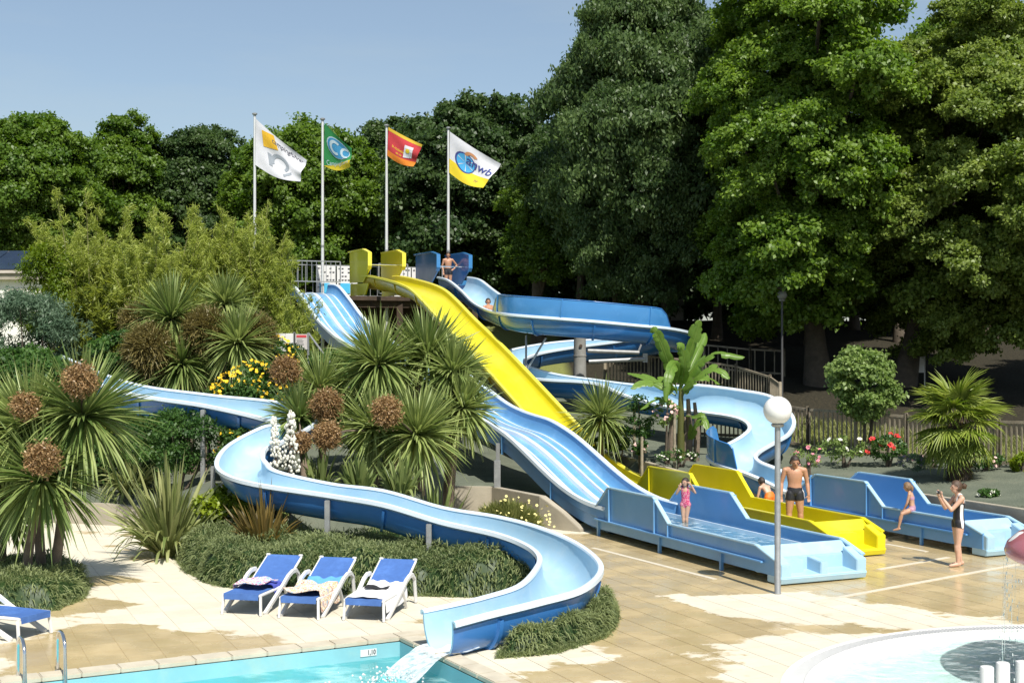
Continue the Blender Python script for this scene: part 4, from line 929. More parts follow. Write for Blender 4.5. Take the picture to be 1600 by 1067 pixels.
def gz(px, py, Y): p = P(px, py, Y); return (p.x, p.y)
fence('lower picket fence running behind the rose bed and the palm', [gz(1085, 650, 41.8), gz(1180, 660, 40.5), gz(1262, 684, 38.9), gz(1416, 711, 36.9), gz(1560, 735, 34.4), gz(1720, 760, 32.3)], 1.16)
fence('upper picket fence panels above the curve of the spiral slide', [gz(945, 600, 50.5), gz(1085, 605, 48.5), gz(1150, 610, 47.2), gz(1203, 612, 45.6), gz(1219, 614, 43.6)], 1.15)
fence('plain timber fence in the shade behind the banana plant', [gz(1100, 590, 54.0), gz(1172, 597, 53.0), gz(1225, 600, 52.3)], 1.0, spacing=0.4)
# ================================================================ flagpoles and flags
pole_m = M('flagpole_white', (0.62, 0.63, 0.63), 0.35, 0.2, 0.05)
def flag_cloth(c, amp, waves, ph, nfold=1.0):
    """bilinear patch of corners TL, BL, outer top, outer bottom with folds running from the hoist"""
    TL, BL, OT, OB = c; nrm = ((OT - TL).cross(BL - TL)).normalized()
    if nrm.y > 0: nrm = -nrm
    def f(u, v, off=0.0):
        p = (TL * (1 - v) + BL * v) * (1 - u) + (OT * (1 - v) + OB * v) * u
        wv = amp * (u ** 0.7) * (math.sin(waves * (u * 0.8 + v * 0.9 * nfold) * 6.283 + ph) + 0.35 * math.sin(waves * 2.3 * (u * 0.5 - v) * 6.283 + ph * 2))
        p = p + nrm * (wv + off); p.z -= 0.10 * math.sin(math.pi * u) * (TL - BL).length * (0.3 + v * 0.7)
        return p
    return f
def cloth_mesh(name, f, mat, parent, u0=0, u1=1, v0=0, v1=1, off=0.0, n=22, fn=None):
    rows = []
    for j in range(n + 1):
        rows.append([])
        for i in range(n + 1):
            u, v = u0 + (u1 - u0) * i / n, v0 + (v1 - v0) * j / n
            if fn: u, v = fn(u, v)
            rows[-1].append(f(u, v, off))
    return MB().grid(rows).build(name, mat, parent, smooth=0, fix=False)
def poly_on(name, f, uv, mat, parent, off=0.012):
    bm = bmesh.new(); vs = [bm.verts.new((u, v, 0)) for u, v in uv]; bm.faces.new(vs)
    for _ in range(2): bmesh.ops.triangulate(bm, faces=bm.faces); bmesh.ops.subdivide_edges(bm, edges=[e for e in bm.edges if e.calc_length() > 0.1], cuts=1)
    bmesh.ops.triangulate(bm, faces=bm.faces); me = bpy.data.meshes.new(name); bm.to_mesh(me); bm.free(); b = world_loc(parent)
    for v in me.vertices: v.co = f(v.co.x, v.co.y, off) - b
    return link_mesh(name, me, mat, parent)
def text_on(f, txt, uc, vc, size, ang, mat, parent, asp=1.0, off=0.014, bold=0.0):
    me = text_mesh(txt, size, asp, bold); b = world_loc(parent); c, s = math.cos(R(ang)), math.sin(R(ang))
    for v in me.vertices:
        x, y = v.co.x, v.co.y; v.co = f(uc + (x * c + y * s), vc + (x * s - y * c), off) - b
    return link_mesh('lettering', me, mat, parent)
def cm(name, col): return M(name, tuple(0.8 * c for c in col), 0.85, 0, 0.05, 3)
f_white = cm('flag_white', (0.72, 0.73, 0.78)); f_orange = cm('flag_orange', (0.85, 0.50, 0.03)); f_grey = cm('flag_grey', (0.33, 0.37, 0.42)); f_green = cm('flag_green', (0.035, 0.32, 0.09)); f_blue = cm('flag_blue', (0.06, 0.34, 0.62))
f_pale = cm('flag_pale', (0.62, 0.78, 0.86)); f_yel = cm('flag_yellow', (0.85, 0.66, 0.03)); f_red = cm('flag_red', (0.52, 0.04, 0.05)); f_gold = cm('flag_gold', (0.62, 0.42, 0.03)); f_oran2 = cm('flag_orange_red', (0.80, 0.24, 0.02)); f_navy = cm('flag_navy', (0.05, 0.07, 0.28)); f_text = cm('flag_text', (0.10, 0.10, 0.13)); f_brown = cm('flag_brown', (0.55, 0.26, 0.12)); f_sky = cm('flag_sky', (0.07, 0.42, 0.80))
def circ(uc, vc, r, asp=1.0, n=20, a0=0, a1=360): return [(uc + r * math.cos(R(a0 + (a1 - a0) * k / (n if a1 - a0 == 360 else n - 1))), vc + r * asp * math.sin(R(a0 + (a1 - a0) * k / (n if a1 - a0 == 360 else n - 1)))) for k in range(n)]
def arc_on(name, f, uc, vc, r0, r1, a0, a1, mat, parent, asp=1.0, off=0.016):
    n = 18; mb = MB(); mb.grid([[f(uc + r * math.cos(R(a)), vc + r * asp * math.sin(R(a)), off) for a in np.linspace(a0, a1, n)] for r in (r0, (r0 + r1) / 2, r1)])
    return mb.build(name, mat, parent, fix=False)
FLAGS = [(398, 178, 56.0, [(400, 186), (399, 258), (478, 250), (470, 284)]), (504, 186, 57.0, [(507, 192), (506, 259), (548, 232), (550, 261)]), (604, 196, 58.0, [(607, 199), (605, 243), (662, 227), (644, 260)]), (700.5, 200, 59.0, [(703, 206), (702, 270), (782, 256), (756, 294)])]
names = ['white flagpole at the far left with a plain white and orange flag', 'white flagpole with a green flag, second from the left', 'white flagpole with a red flag, third from the left', 'white flagpole at the right with a white and yellow flag']
flabs = ['white flag with an orange square and grey letters, leftmost of the four', 'small green and yellow flag with a blue emblem', 'red flag with gold and orange borders and a pale square', 'white and yellow flag with a blue round emblem, rightmost']
for k, (px_, py_, Y, c) in enumerate(FLAGS):
    top = P(px_, py_, Y); zb = height(top.x, top.y)
    root = empty('flagpole', (top.x, top.y, zb), names[k], 'flagpole', 'flagpoles behind the start platform')
    MB().lathe((top.x, top.y, zb - 0.1), [(0.075, 0), (0.07, 3), (0.05, top.z - zb)], 12).build('pole', pole_m, root, smooth=50)
    MB().lathe((top.x, top.y, top.z - 0.12), [(0.055, 0), (0.055, 0.06), (0.11, 0.09), (0.11, 0.13), (0.05, 0.16)], 12).build('finial', steel_m, root, smooth=40)
    MB().lathe((top.x, top.y, (top.z * 0.45 + zb * 0.55)), [(0.075, 0), (0.075, 0.10)], 12).build('collar', steel_m, root)
    fl = empty('flag', tuple(P(c[1][0], c[1][1], Y - 0.08)), flabs[k], 'flag', 'flags flying on the poles')
    dY = (0.0, 0.0, -0.7, -0.7) if k != 1 else (0, 0, -1.5, -1.5)
    cc = [P(a, b, Y - 0.08 + dd) for (a, b), dd in zip(c, dY)]
    f = flag_cloth(cc, (0.13, 0.08, 0.10, 0.12)[k], (0.75, 0.6, 0.7, 0.7)[k], (1.2, 2.0, 4.0, 1.0)[k])
    if k == 0:
        cloth_mesh('cloth', f, f_white, fl); poly_on('orange_square', f, [(0.13, 0.12), (0.36, 0.02), (0.46, 0.30), (0.16, 0.46)], f_orange, fl)
        text_on(f, 'campingführer', 0.64, 0.17, 0.17, 2, f_text, fl, 0.62, 0.014, 0.002); arc_on('grey_emblem', f, 0.52, 0.62, 0.13, 0.20, 150, 400, f_grey, fl, 1.1)
        poly_on('grey_emblem', f, [(0.30, 0.78), (0.38, 0.78), (0.32, 0.52), (0.24, 0.52)], f_grey, fl); poly_on('grey_emblem', f, [(0.62, 0.86), (0.78, 0.72), (0.80, 0.80), (0.66, 0.92)], f_grey, fl)
    elif k == 1:
        cloth_mesh('cloth', f, f_green, fl, v1=0.84); cloth_mesh('yellow_corner', f, f_yel, fl, fn=lambda u, v: (u, 1.0 - 0.38 * u * (1 - v)), off=0.006)
        cloth_mesh('green_hem', f, f_green, fl, v0=0.8, v1=0.998, off=-0.004)
        poly_on('emblem_outline', f, circ(0.52, 0.38, 0.42, 0.66), f_pale, fl, 0.010); poly_on('emblem', f, circ(0.52, 0.38, 0.385, 0.66), f_blue, fl, 0.016)
        arc_on('emblem_letter', f, 0.42, 0.38, 0.13, 0.21, 60, 300, f_pale, fl, 0.9, 0.024); arc_on('emblem_letter', f, 0.78, 0.40, 0.12, 0.20, 60, 300, f_pale, fl, 0.9, 0.024)
        text_on(f, 'CampingCard', 0.52, 0.80, 0.17, -12, f_pale, fl, 0.9, 0.022)
    elif k == 2:
        cloth_mesh('cloth', f, f_red, fl, v0=0.10, v1=0.80); cloth_mesh('gold_border', f, f_gold, fl, v1=0.11, off=0.004); cloth_mesh('orange_border', f, f_oran2, fl, v0=0.79, v1=1.0, off=0.004)
        poly_on('pale_square', f, [(0.55, 0.28), (0.82, 0.26), (0.84, 0.68), (0.57, 0.74)], f_white, fl); poly_on('gold_emblem', f, circ(0.68, 0.46, 0.07, 1.2), f_yel, fl, 0.02)
        text_on(f, 'la rochelle', 0.36, 0.56, 0.13, 4, f_yel, fl, 0.75); text_on(f, 'de vie', 0.42, 0.70, 0.11, 4, f_yel, fl, 0.75)
    else:
        cloth_mesh('cloth', f, f_white, fl, v1=0.66); cloth_mesh('yellow_band', f, f_yel, fl, v0=0.655, v1=1.0, off=0.003)
        poly_on('emblem', f, circ(0.36, 0.50, 0.235, 1.05), f_navy, fl, 0.010); poly_on('emblem_disc', f, circ(0.37, 0.50, 0.205, 1.05), f_sky, fl, 0.016)
        for a in (20, 80, 140, 200, 260, 320): poly_on('spoke', f, [(0.37, 0.49), (0.37 + 0.19 * math.cos(R(a)), 0.5 + 0.2 * math.sin(R(a))), (0.37 + 0.19 * math.cos(R(a + 6)), 0.5 + 0.2 * math.sin(R(a + 6)))], f_white, fl, 0.022)
        arc_on('brown_arc', f, 0.47, 0.30, 0.07, 0.14, 180, 330, f_brown, fl, 1.0, 0.018)
        text_on(f, 'anwb', 0.68, 0.42, 0.33, 6, f_navy, fl, 0.85, 0.024, 0.004); text_on(f, 'nr', 0.72, 0.82, 0.16, 8, f_text, fl, 0.8, 0.016)
# ================================================================ notice boards, playground, caravan, houses
def board(label, px_, Y, size, cols, title):
    """board on two posts: pixel of its upper left corner"""
    p = P(px_[0], px_[1], Y); w_, h_ = size; z0 = height(p.x, p.y)
    root = empty('notice_board', (p.x + w_ / 2, p.y, z0), label, 'sign')
    pn = MB().box((p.x + w_ / 2, p.y, p.z - h_ / 2), (w_, 0.03, h_)).build('panel', cols[0], root)
    for x in (p.x - 0.02, p.x + w_ + 0.02): MB().bar((x, p.y, z0 - 0.05), (x, p.y, p.z + 0.04), 0.045, 0.045).build('post', steel_m, root)
    if title:
        MB().box((p.x + w_ / 2, p.y - 0.018, p.z - h_ * 0.14), (w_ * 0.86, 0.006, h_ * 0.16)).build('title_bar', cols[1], pn)
        mb = MB(); rr = random.Random(3)
        for k in range(7):
            ww = w_ * rr.uniform(0.4, 0.75); mb.box((p.x + w_ * 0.1 + ww / 2, p.y - 0.018, p.z - h_ * (0.34 + 0.085 * k)), (ww, 0.004, h_ * 0.022))
        tag(mb.build('text_line', mark_m, pn), kind='stuff')
    return root
red_m = M('printed_red', (0.5, 0.05, 0.06), 0.7); dark_grey_m = M('dark_grey', (0.12, 0.12, 0.12), 0.8)
panel_g = M('faded_panel', (0.50, 0.47, 0.45), 0.7, 0, 0.08, 5)
board('white notice board without print beside the yellow flowers', (432, 521, ), 38.0, (0.48, 0.50), (white_m, white_m), False)
board('notice board with a red heading among the garden plants', (462, 522), 38.0, (0.33, 0.44), (panel_g, red_m), True)
board('blank white board standing at the edge of the shaded playground', (1432, 557), 50.0, (0.28, 0.6), (white_m, white_m), False)
# stair handrail coming down through the garden
hr = empty('stair_handrail', tuple(P(490, 560, 37.5)), 'thin grey handrail running diagonally through the garden', 'handrail')
MB().tube([P(482, 521, 38.3), P(505, 552, 37.6), P(558, 622, 36.2)], 0.03, 8).build('rail', steel_m, hr)
for a in ((482, 521, 38.3), (520, 573, 37.2), (555, 618, 36.3)):
    q = P(*a); MB().bar((q.x, q.y, height(q.x, q.y) - 0.05), q, 0.04, 0.04).build('post', steel_m, hr)
# playground slide in the shade
yp = M('playground_yellow', (0.40, 0.26, 0.02), 0.5); q0, q1 = P(1455, 578, 56), P(1540, 512, 60)
pg = empty('playground_slide', (q0.x, q0.y, height(q0.x, q0.y)), 'small yellow playground slide deep in the tree shade', 'playground slide')
lat_ = Vector((0.5, 0.87, 0)); rows = []
for f in np.linspace(0, 1, 9):
    c = q0.lerp(q1, f); rows.append([c + lat_ * 0.28 + Vector((0, 0, 0.2)), c + lat_ * 0.25, c - lat_ * 0.25, c - lat_ * 0.28 + Vector((0, 0, 0.2))])
MB().grid(rows).build('chute', yp, pg)
for k in (-1, 1):
    for f in (0.97, 1.12):
        c = q0.lerp(q1, f) + lat_ * 0.35 * k; MB().bar((c.x, c.y, height(c.x, c.y) - 0.05), (c.x, c.y, q1.z + 0.9), 0.1, 0.1).build('post', darkwood_m, pg)
MB().box(P(1422, 580, 56.5), (0.5, 0.5, 0.4)).build('landing', yp, pg)
MB().bar(Vector((P(1422, 580, 56.5).x, 56.5, height(P(1422, 580, 56.5).x, 56.5) - 0.05)), P(1422, 580, 56.5), 0.3, 0.3).build('landing_foot', darkwood_m, pg)
# caravan at the right edge
cp = P(1575, 500, 68.0); cz = height(cp.x, cp.y)
cv = empty('caravan', (cp.x + 1.6, cp.y, cz), 'cream caravan half hidden by leaves at the right edge', 'caravan')
zt_, zb_ = H - (446 - CY) / F * 68, H - (510 - CY) / F * 68
cvb = M('caravan_cream', (0.66, 0.62, 0.52), 0.45, 0, 0.06, 1.5); glass_m = M('dark_glass', (0.03, 0.04, 0.05), 0.08, 0, 0.1); tyre_m = M('rubber', (0.02, 0.02, 0.02), 0.8)
prof = [(-1.45, zb_), (-1.5, zb_ + 0.9), (-1.3, zt_), (3.6, zt_), (3.9, zb_ + 1.0), (3.8, zb_)]
MB().prism([(cp.x + a, cp.y, z) for a, z in prof], (0, 2.1, 0)).build('body', cvb, cv, bevel=0.06)
for x, w_ in ((-0.55, 0.7), (0.75, 0.9)): MB().box((cp.x + x, cp.y - 0.01, zt_ - 0.85), (w_, 0.04, 0.6)).build('window', glass_m, cv, bevel=0.01)
MB().box((cp.x + 1.2, cp.y - 0.012, zb_ + 0.14), (5.0, 0.03, 0.1)).build('blue_stripe', lblue_m, cv)
for y in (0.15, 1.95): MB().tube([(cp.x + 0.55, cp.y + y - 0.1, zb_ - 0.02), (cp.x + 0.55, cp.y + y + 0.1, zb_ - 0.02)], 0.33, 18).build('wheel', tyre_m, cv)
for x in (-1.1, 3.4): MB().bar((cp.x + x, cp.y + 1, cz - 0.1), (cp.x + x, cp.y + 1, zb_ + 0.02), 0.12, 0.12).build('jack_leg', steel_m, cv)
def mobile_home(label, px0, px1, pyt, pyb, Y, dp_=3.0, roofm=None, windows=()):
    a, b = P(px0, pyt, Y), P(px1, pyb, Y); z0 = height(a.x, a.y); zb2 = min(b.z, z0 + 0.3)
    root = empty('mobile_home', ((a.x + b.x) / 2, Y, z0), label, 'mobile home')
    MB().box(((a.x + b.x) / 2, Y + dp_ / 2, (a.z + z0 - 0.1) / 2), (b.x - a.x, dp_, a.z - z0 + 0.1)).build('wall', white_m, root)
    c = (a.x + b.x) / 2; hw = (b.x - a.x) / 2 + 0.25
    MB().prism([(c - hw, Y - 0.3, a.z + 0.01), (c + hw, Y - 0.3, a.z + 0.01), (c + hw, Y - 0.25, a.z + 0.12), (c + hw * 0.98, Y + dp_ / 2, a.z + 0.75), (c - hw * 0.98, Y + dp_ / 2, a.z + 0.75), (c - hw, Y - 0.25, a.z + 0.12)][:3] + [(c - hw, Y - 0.25, a.z + 0.12)], (0, 0.02, 0)).build('eaves_board', white_m, root)
    MB().grid([[(c - hw, Y - 0.3, a.z + 0.12), (c + hw, Y - 0.3, a.z + 0.12)], [(c - hw, Y + dp_ / 2, a.z + 0.8), (c + hw, Y + dp_ / 2, a.z + 0.8)], [(c - hw, Y + dp_ + 0.3, a.z + 0.12), (c + hw, Y + dp_ + 0.3, a.z + 0.12)]]).build('roof', roofm or concg_m, root)
    for (wx, wz, ww, wh) in windows: MB().box((a.x + wx, Y - 0.01, wz), (ww, 0.04, wh)).build('window', glass_m, root)
    return root
mobile_home('white mobile home glimpsed between the trunks behind the spiral slide', 985, 1068, 445, 480, 74, windows=((0.8, 5.9, 0.7, 0.7),))
mobile_home('pale mobile home hidden behind the right-hand oak trunks', 1130, 1270, 450, 480, 78, windows=((1.2, 5.6, 0.8, 0.7), (3.0, 5.6, 0.8, 0.7)))
# house with dark panels on the roof at the left edge
hs = P(30, 440, 58.0); hz0 = height(hs.x, hs.y)
hr_ = empty('bungalow', (hs.x - 2.0, 58.0, hz0), 'white bungalow with dark roof panels behind the bamboo at the left', 'house')
rend_m = M('white_render', (0.70, 0.69, 0.64), 0.9, 0, 0.08, 1.2, 0.2, 30, stain=((0.5, 0.48, 0.42), 1.1, 0.55, 0.9)); eaves_m = M('taupe_fascia', (0.30, 0.27, 0.22), 0.8)
x0, x1 = P(-150, 0, 58).x, P(78, 0, 58).x; zE = H - (432 - CY) / F * 58; zR = H - (401 - CY) / F * 61
MB().box(((x0 + x1) / 2, 61, (zE + hz0) / 2), (x1 - x0, 6, zE - hz0 + 0.1)).build('wall', rend_m, hr_)
MB().box(((x0 + x1) / 2, 57.85, zE - 0.02), (x1 - x0 + 0.5, 0.3, 0.26)).build('fascia', eaves_m, hr_)
rf = MB().grid([[(x0 - 0.2, 57.6, zE + 0.12), (x1 + 0.2, 57.6, zE + 0.12)], [(x0 - 0.2, 61, zR + 0.25), (x1 + 0.2, 61, zR + 0.25)], [(x0 - 0.2, 64.6, zE), (x1 + 0.2, 64.6, zE)]]).build('roof', eaves_m, hr_)
sol_m = M('solar_panel', (0.035, 0.055, 0.10), 0.15, 0.2, 0.1, 2)
for k in range(5):
    xa = x1 - 0.3 - k * 1.25; pz = lambda f: zE + 0.12 + (zR + 0.13 - zE) * f + 0.05
    MB().prism([(xa, 57.6 + 3.4 * 0.12, pz(0.12)), (xa - 1.2, 57.6 + 3.4 * 0.12, pz(0.12)), (xa - 1.2, 57.6 + 3.4 * 0.92, pz(0.92)), (xa, 57.6 + 3.4 * 0.92, pz(0.92))], (0, 0, 0.04)).build('solar_panel', sol_m, rf)
for wx in (24, -60):
    q = P(wx, 468, 57.9); wf = MB().box((q.x, 57.97, q.z), (0.62, 0.1, 0.95)).build('window', eaves_m, hr_); MB().box((q.x, 57.91, q.z), (0.48, 0.03, 0.8)).build('pane', glass_m, wf)
# ================================================================ vegetation
bark_m = M('bark', (0.085, 0.068, 0.05), 0.95, 0, 0.3, 3, 0.7, 12); bark_p = M('fibrous_palm_bark', (0.06, 0.042, 0.028), 0.95, 0, 0.4, 8, 0.9, 30); bark_c = M('cabbage_tree_bark', (0.17, 0.13, 0.095), 0.95, 0, 0.25, 6, 0.6, 28)
lm = {k: leaf_mat('leaf_' + k, *v) for k, v in {
    'beech': ((0.042, 0.082, 0.024), (0.125, 0.185, 0.060)), 'oak': ((0.068, 0.138, 0.013), (0.185, 0.275, 0.038)), 'oak2': ((0.090, 0.145, 0.020), (0.225, 0.285, 0.060)), 'dark': ((0.028, 0.062, 0.018), (0.078, 0.125, 0.036)),
    'mid': ((0.055, 0.115, 0.012), (0.135, 0.21, 0.028)), 'bamboo': ((0.20, 0.25, 0.04), (0.40, 0.44, 0.11)), 'bamboo2': ((0.09, 0.13, 0.018), (0.25, 0.28, 0.05)), 'thuja': ((0.06, 0.11, 0.006), (0.13, 0.19, 0.012)),
    'sage': ((0.065, 0.115, 0.065), (0.15, 0.22, 0.14)), 'laurel': ((0.03, 0.08, 0.018), (0.09, 0.17, 0.04)), 'lime': ((0.13, 0.20, 0.012), (0.27, 0.34, 0.03)), 'ground': ((0.10, 0.135, 0.055), (0.30, 0.34, 0.155)),
    'grassy': ((0.13, 0.16, 0.04), (0.33, 0.34, 0.12)), 'young': ((0.12, 0.19, 0.045), (0.26, 0.34, 0.11))}.items()}
bl = {k: leaf_mat('blade_' + k, *v, rough=0.42, transl=0.28, spec=0.4) for k, v in {
    'cord': ((0.080, 0.135, 0.032), (0.31, 0.36, 0.125)), 'flax': ((0.12, 0.16, 0.045), (0.32, 0.33, 0.14)), 'bronze': ((0.07, 0.06, 0.025), (0.26, 0.18, 0.05)), 'palm': ((0.10, 0.16, 0.016), (0.30, 0.34, 0.07)),
    'yucca': ((0.09, 0.14, 0.04), (0.22, 0.26, 0.09)), 'seed': ((0.15, 0.085, 0.035), (0.38, 0.25, 0.12)), 'olive': ((0.12, 0.10, 0.03), (0.24, 0.20, 0.08)), 'banana': ((0.065, 0.14, 0.014), (0.16, 0.25, 0.045))}.items()}
petal = {'yellow': M('petal_yellow', (0.80, 0.52, 0.02), 0.7, 0, 0.15, 20), 'white': M('petal_white', (0.66, 0.65, 0.56), 0.7, 0, 0.08, 20), 'red': M('petal_red', (0.60, 0.03, 0.03), 0.6, 0, 0.2, 20), 'pink': M('petal_pink', (0.62, 0.22, 0.27), 0.6, 0, 0.2, 20), 'cream': M('petal_cream', (0.74, 0.66, 0.28), 0.7, 0, 0.1, 20), 'lilac': M('petal_lilac', (0.20, 0.16, 0.24), 0.7, 0, 0.2, 20), 'blush': M('petal_blush', (0.68, 0.45, 0.42), 0.6, 0, 0.15, 20)}
def fib(n, rng, jit=0.25):
    i = np.arange(n) + 0.5; ph = np.arccos(1 - 2 * i / n); th = np.pi * (1 + 5 ** 0.5) * i
    d = np.stack([np.cos(th) * np.sin(ph), np.sin(th) * np.sin(ph), np.cos(ph)], 1); return unit(d + rng.normal(0, jit, (n, 3)))
def crown_np(rng, c, r, nl, nlobe, L, Wd, lobe=0.36, flat=0.75, twigs=30, spread=0.22, droop=0.3, shape=None, trange=(0, 1)):
    """leaves gathered on twigs, twigs on boughs, boughs round the crown's volume"""
    c = np.array(c, float); r = np.array(r, float); d = fib(nlobe, rng); d[:, 2] = np.where(d[:, 2] < -0.9, -0.9, d[:, 2])
    rad = rng.uniform(0.55, 0.86, nlobe)[:, None]; lc = c + d * r * rad
    if shape is not None:
        k = shape((lc[:, 2] - c[2]) / r[2]); lc[:, :2] = c[:2] + (lc[:, :2] - c[:2]) * k[:, None]
    lr = np.mean(r) * lobe * rng.uniform(0.65, 1.3, nlobe)
    m = twigs; tw = rand_dirs(rng, nlobe * m).reshape(nlobe, m, 3); outw = unit((lc - c) / r)[:, None, :]
    dt = np.sum(tw * outw, 2, keepdims=True); tw = unit(np.where(dt < -0.25, tw - 1.2 * dt * outw, tw) + np.array([0, 0, 0.25]))
    tr = lr[:, None, None] * rng.uniform(0.6, 1.06, (nlobe, m, 1)); tp = lc[:, None, :] + tw * tr * np.array([1, 1, flat])
    tp = tp.reshape(-1, 3); tw = tw.reshape(-1, 3); tl = np.repeat(lr, m); tt = np.clip(rng.normal(0.5, 0.18, len(tp)) + np.repeat(rng.normal(0, 0.16, nlobe), m), 0, 1)
    pw = tl ** 2; pw = pw / pw.sum(); k = rng.choice(len(tp), nl, p=pw)
    pos = tp[k] + rng.normal(0, 1, (nl, 3)) * (tl[k] * spread)[:, None] * np.array([1, 1, 0.6])
    nrm = unit(tw[k] * 0.55 + np.array([0, 0, 0.6]) + rng.normal(0, 0.45, (nl, 3)))
    ax = unit(rng.normal(0, 1, (nl, 3)) + tw[k] * 0.5 - np.array([0, 0, droop * 2.0]))
    s = rng.uniform(0.7, 1.3, nl); tint = np.clip(tt[k] + rng.normal(0, 0.16, nl), 0, 1) * (trange[1] - trange[0]) + trange[0]
    return leaves_np(pos, ax, nrm, L * s, Wd * s, tint), lc, lr
BOUGH = {}
def bough_mesh(kind, var):
    """one leafy bough of unit radius: tufts of small leaves with gaps between them"""
    if (kind, var) in BOUGH: return BOUGH[(kind, var)]
    rng = np.random.default_rng(900 + var * 7 + len(kind)); L, Wd, nt, per, sg, dz, flat = {'oak': (0.115, 0.078, 24, 180, 0.125, 0.5, 0.66), 'beech': (0.125, 0.060, 28, 160, 0.14, 1.9, 0.85), 'maple': (0.125, 0.095, 22, 165, 0.135, 0.8, 0.7)}[kind]
    d = fib(nt, rng, 0.3); d[:, 2] = np.where(d[:, 2] < -0.35, -d[:, 2] * 0.5, d[:, 2]); d = unit(d); tc_ = d * rng.uniform(0.5, 1.02, (nt, 1)) * np.array([1, 1, flat]); ts = rng.uniform(0.7, 1.3, nt); tt = rng.normal(0.5, 0.17, nt)
    k = np.repeat(np.arange(nt), per); n = len(k); off = rng.normal(0, 1, (n, 3)) * (sg * ts[k])[:, None] * np.array([1, 1, 0.62])
    if kind == 'beech': off[:, 2] -= np.abs(rng.normal(0, 0.10, n))
    nrm = unit(d[k] * 0.5 + np.array([0, 0, 0.55]) + rng.normal(0, 0.45, (n, 3))); ax = unit(rng.normal(0, 1, (n, 3)) + d[k] * 0.7 - np.array([0, 0, dz])); s_ = rng.uniform(0.7, 1.25, n)
    me = np_mesh('bough', *leaves_np(tc_[k] + off, ax, nrm, L * s_, Wd * s_, np.clip(tt[k] + rng.normal(0, 0.15, n), 0, 1))); BOUGH[(kind, var)] = me
    return me
def tree(name, label, base, crown_c, crown_r, nb, br, mat, seed, kind='oak', trunk_r=0.35, cat='tree', group='trees behind the slides', limbs=10, shape=None, rough=0.14):
    """trunk, limbs and nb leafy boughs of radius br spread through the crown's outer volume"""
    rng = np.random.default_rng(seed); base = Vector(base); root = empty(name, tuple(base), label, cat, group); c = np.array(crown_c) - np.array(base); r = np.array(crown_r, float)
    d = fib(nb, rng, 0.16); d[:, 2] = np.maximum(d[:, 2], -0.92); rad = np.clip(rng.normal(0.86, rough, nb), 0.45, 1.05); rr = np.maximum(r - br * 0.55, r * 0.4); lc = c + d * rr * rad[:, None]
    if shape is not None: k = shape((lc[:, 2] - c[2]) / r[2]); lc[:, :2] = c[:2] + (lc[:, :2] - c[:2]) * k[:, None]
    top = Vector(c) + Vector((0, 0, crown_r[2] * 0.35)); mb = MB()
    pts = [Vector((0, 0, -0.15)).lerp(top, f) + Vector((math.sin(f * 4 + seed) * 0.25 * f, math.cos(f * 3 + seed) * 0.2 * f, 0)) for f in np.linspace(0, 1, 8)]
    mb.tube(pts, [trunk_r * (1.35 if i == 0 else 1 - 0.8 * i / 7) for i in range(8)], 10); tk = mb.build('trunk', bark_m, root, smooth=60, local=True)
    for j in rng.permutation(nb)[:limbs]:
        e = Vector(lc[j]); f = min(0.9, max(0.25, (e.z / max(top.z, 0.1)) * 0.55)); a = Vector((0, 0, -0.15)).lerp(top, f); m_ = a.lerp(e, 0.5) + Vector((0, 0, -0.08 * (e - a).length))
        MB().tube([a, m_, e], [trunk_r * 0.4, trunk_r * 0.25, trunk_r * 0.08], 6).build('limb', bark_m, tk, smooth=60, local=True)
    for j in range(nb):
        me = bough_mesh(kind, int(rng.integers(0, 4)))
        if len(me.materials) == 0: me.materials.append(None)
        o = link_mesh('bough', me, None, root, tuple(lc[j])); o.material_slots[0].link = 'OBJECT'; o.material_slots[0].material = lm[mat]
        u = Vector(d[j]) * 0.45 + Vector((0, 0, 1)); q = u.to_track_quat('Z', 'Y') @ Quaternion((0, 0, 1), rng.uniform(0, 6.283)); o.rotation_euler = q.to_euler(); s_ = br * rng.uniform(0.72, 1.25); o.scale = (s_, s_, s_)
    return root
def ground_pt(px_, Y): x = (px_ - CX) / F * Y; return (x, Y, height(x, Y))
def tr(name, label, px_, Y, pyt, pyb, wpx, nb, br, mat, seed, ry=None, dx=0, **kw):
    """tree from its place in depth: crown centre column px_, top and bottom of the crown in pixels"""
    g = ground_pt(px_ + dx, Y); zt = H - (pyt - CY) / F * Y; zb = H - (pyb - CY) / F * Y; rx = wpx / 2 / F * Y; cx = (px_ - CX) / F * Y
    return tree(name, label, g, (cx, Y, (zt + zb) / 2), (rx, ry or rx, (zt - zb) / 2), nb, br, mat, seed, **kw)
# the three big trees on the right and their neighbours
tr('beech_tree', 'tall dark green beech with drooping leaves right of the flags', 1005, 57.0, -60, 500, 300, 150, 1.45, 'beech', 11, 5.2, kind='beech', trunk_r=0.42, rough=0.12, shape=lambda q: 1.05 - 0.33 * np.clip(q, -1, 1) ** 2 - 0.15 * np.clip(q, -1, 1))
tr('oak_tree', 'tall bright green oak in the middle of the right-hand trees', 1240, 50.5, -100, 540, 310, 165, 1.25, 'oak', 12, 7.0, 40, trunk_r=0.45, rough=0.19)
tr('oak_tree', 'broad yellowish green oak at the right edge of the picture', 1490, 50.0, 5, 580, 340, 175, 1.22, 'oak2', 13, 7.2, -80, trunk_r=0.40, rough=0.19)
tr('oak_tree', 'vivid green tree top rising behind the right-hand oak', 1530, 66.0, 0, 330, 230, 50, 1.5, 'oak', 14)
tr('sycamore_tree', 'dark sycamore right behind the flags', 735, 70.0, 148, 470, 265, 85, 1.6, 'dark', 15, kind='maple')
tr('lime_tree', 'small lighter green tree tucked left of the tall beech', 842, 61.0, 225, 470, 105, 34, 1.15, 'mid', 16)
tr('oak_tree', 'mid green tree behind the two left flags', 468, 72.0, 178, 470, 240, 75, 1.6, 'mid', 17)
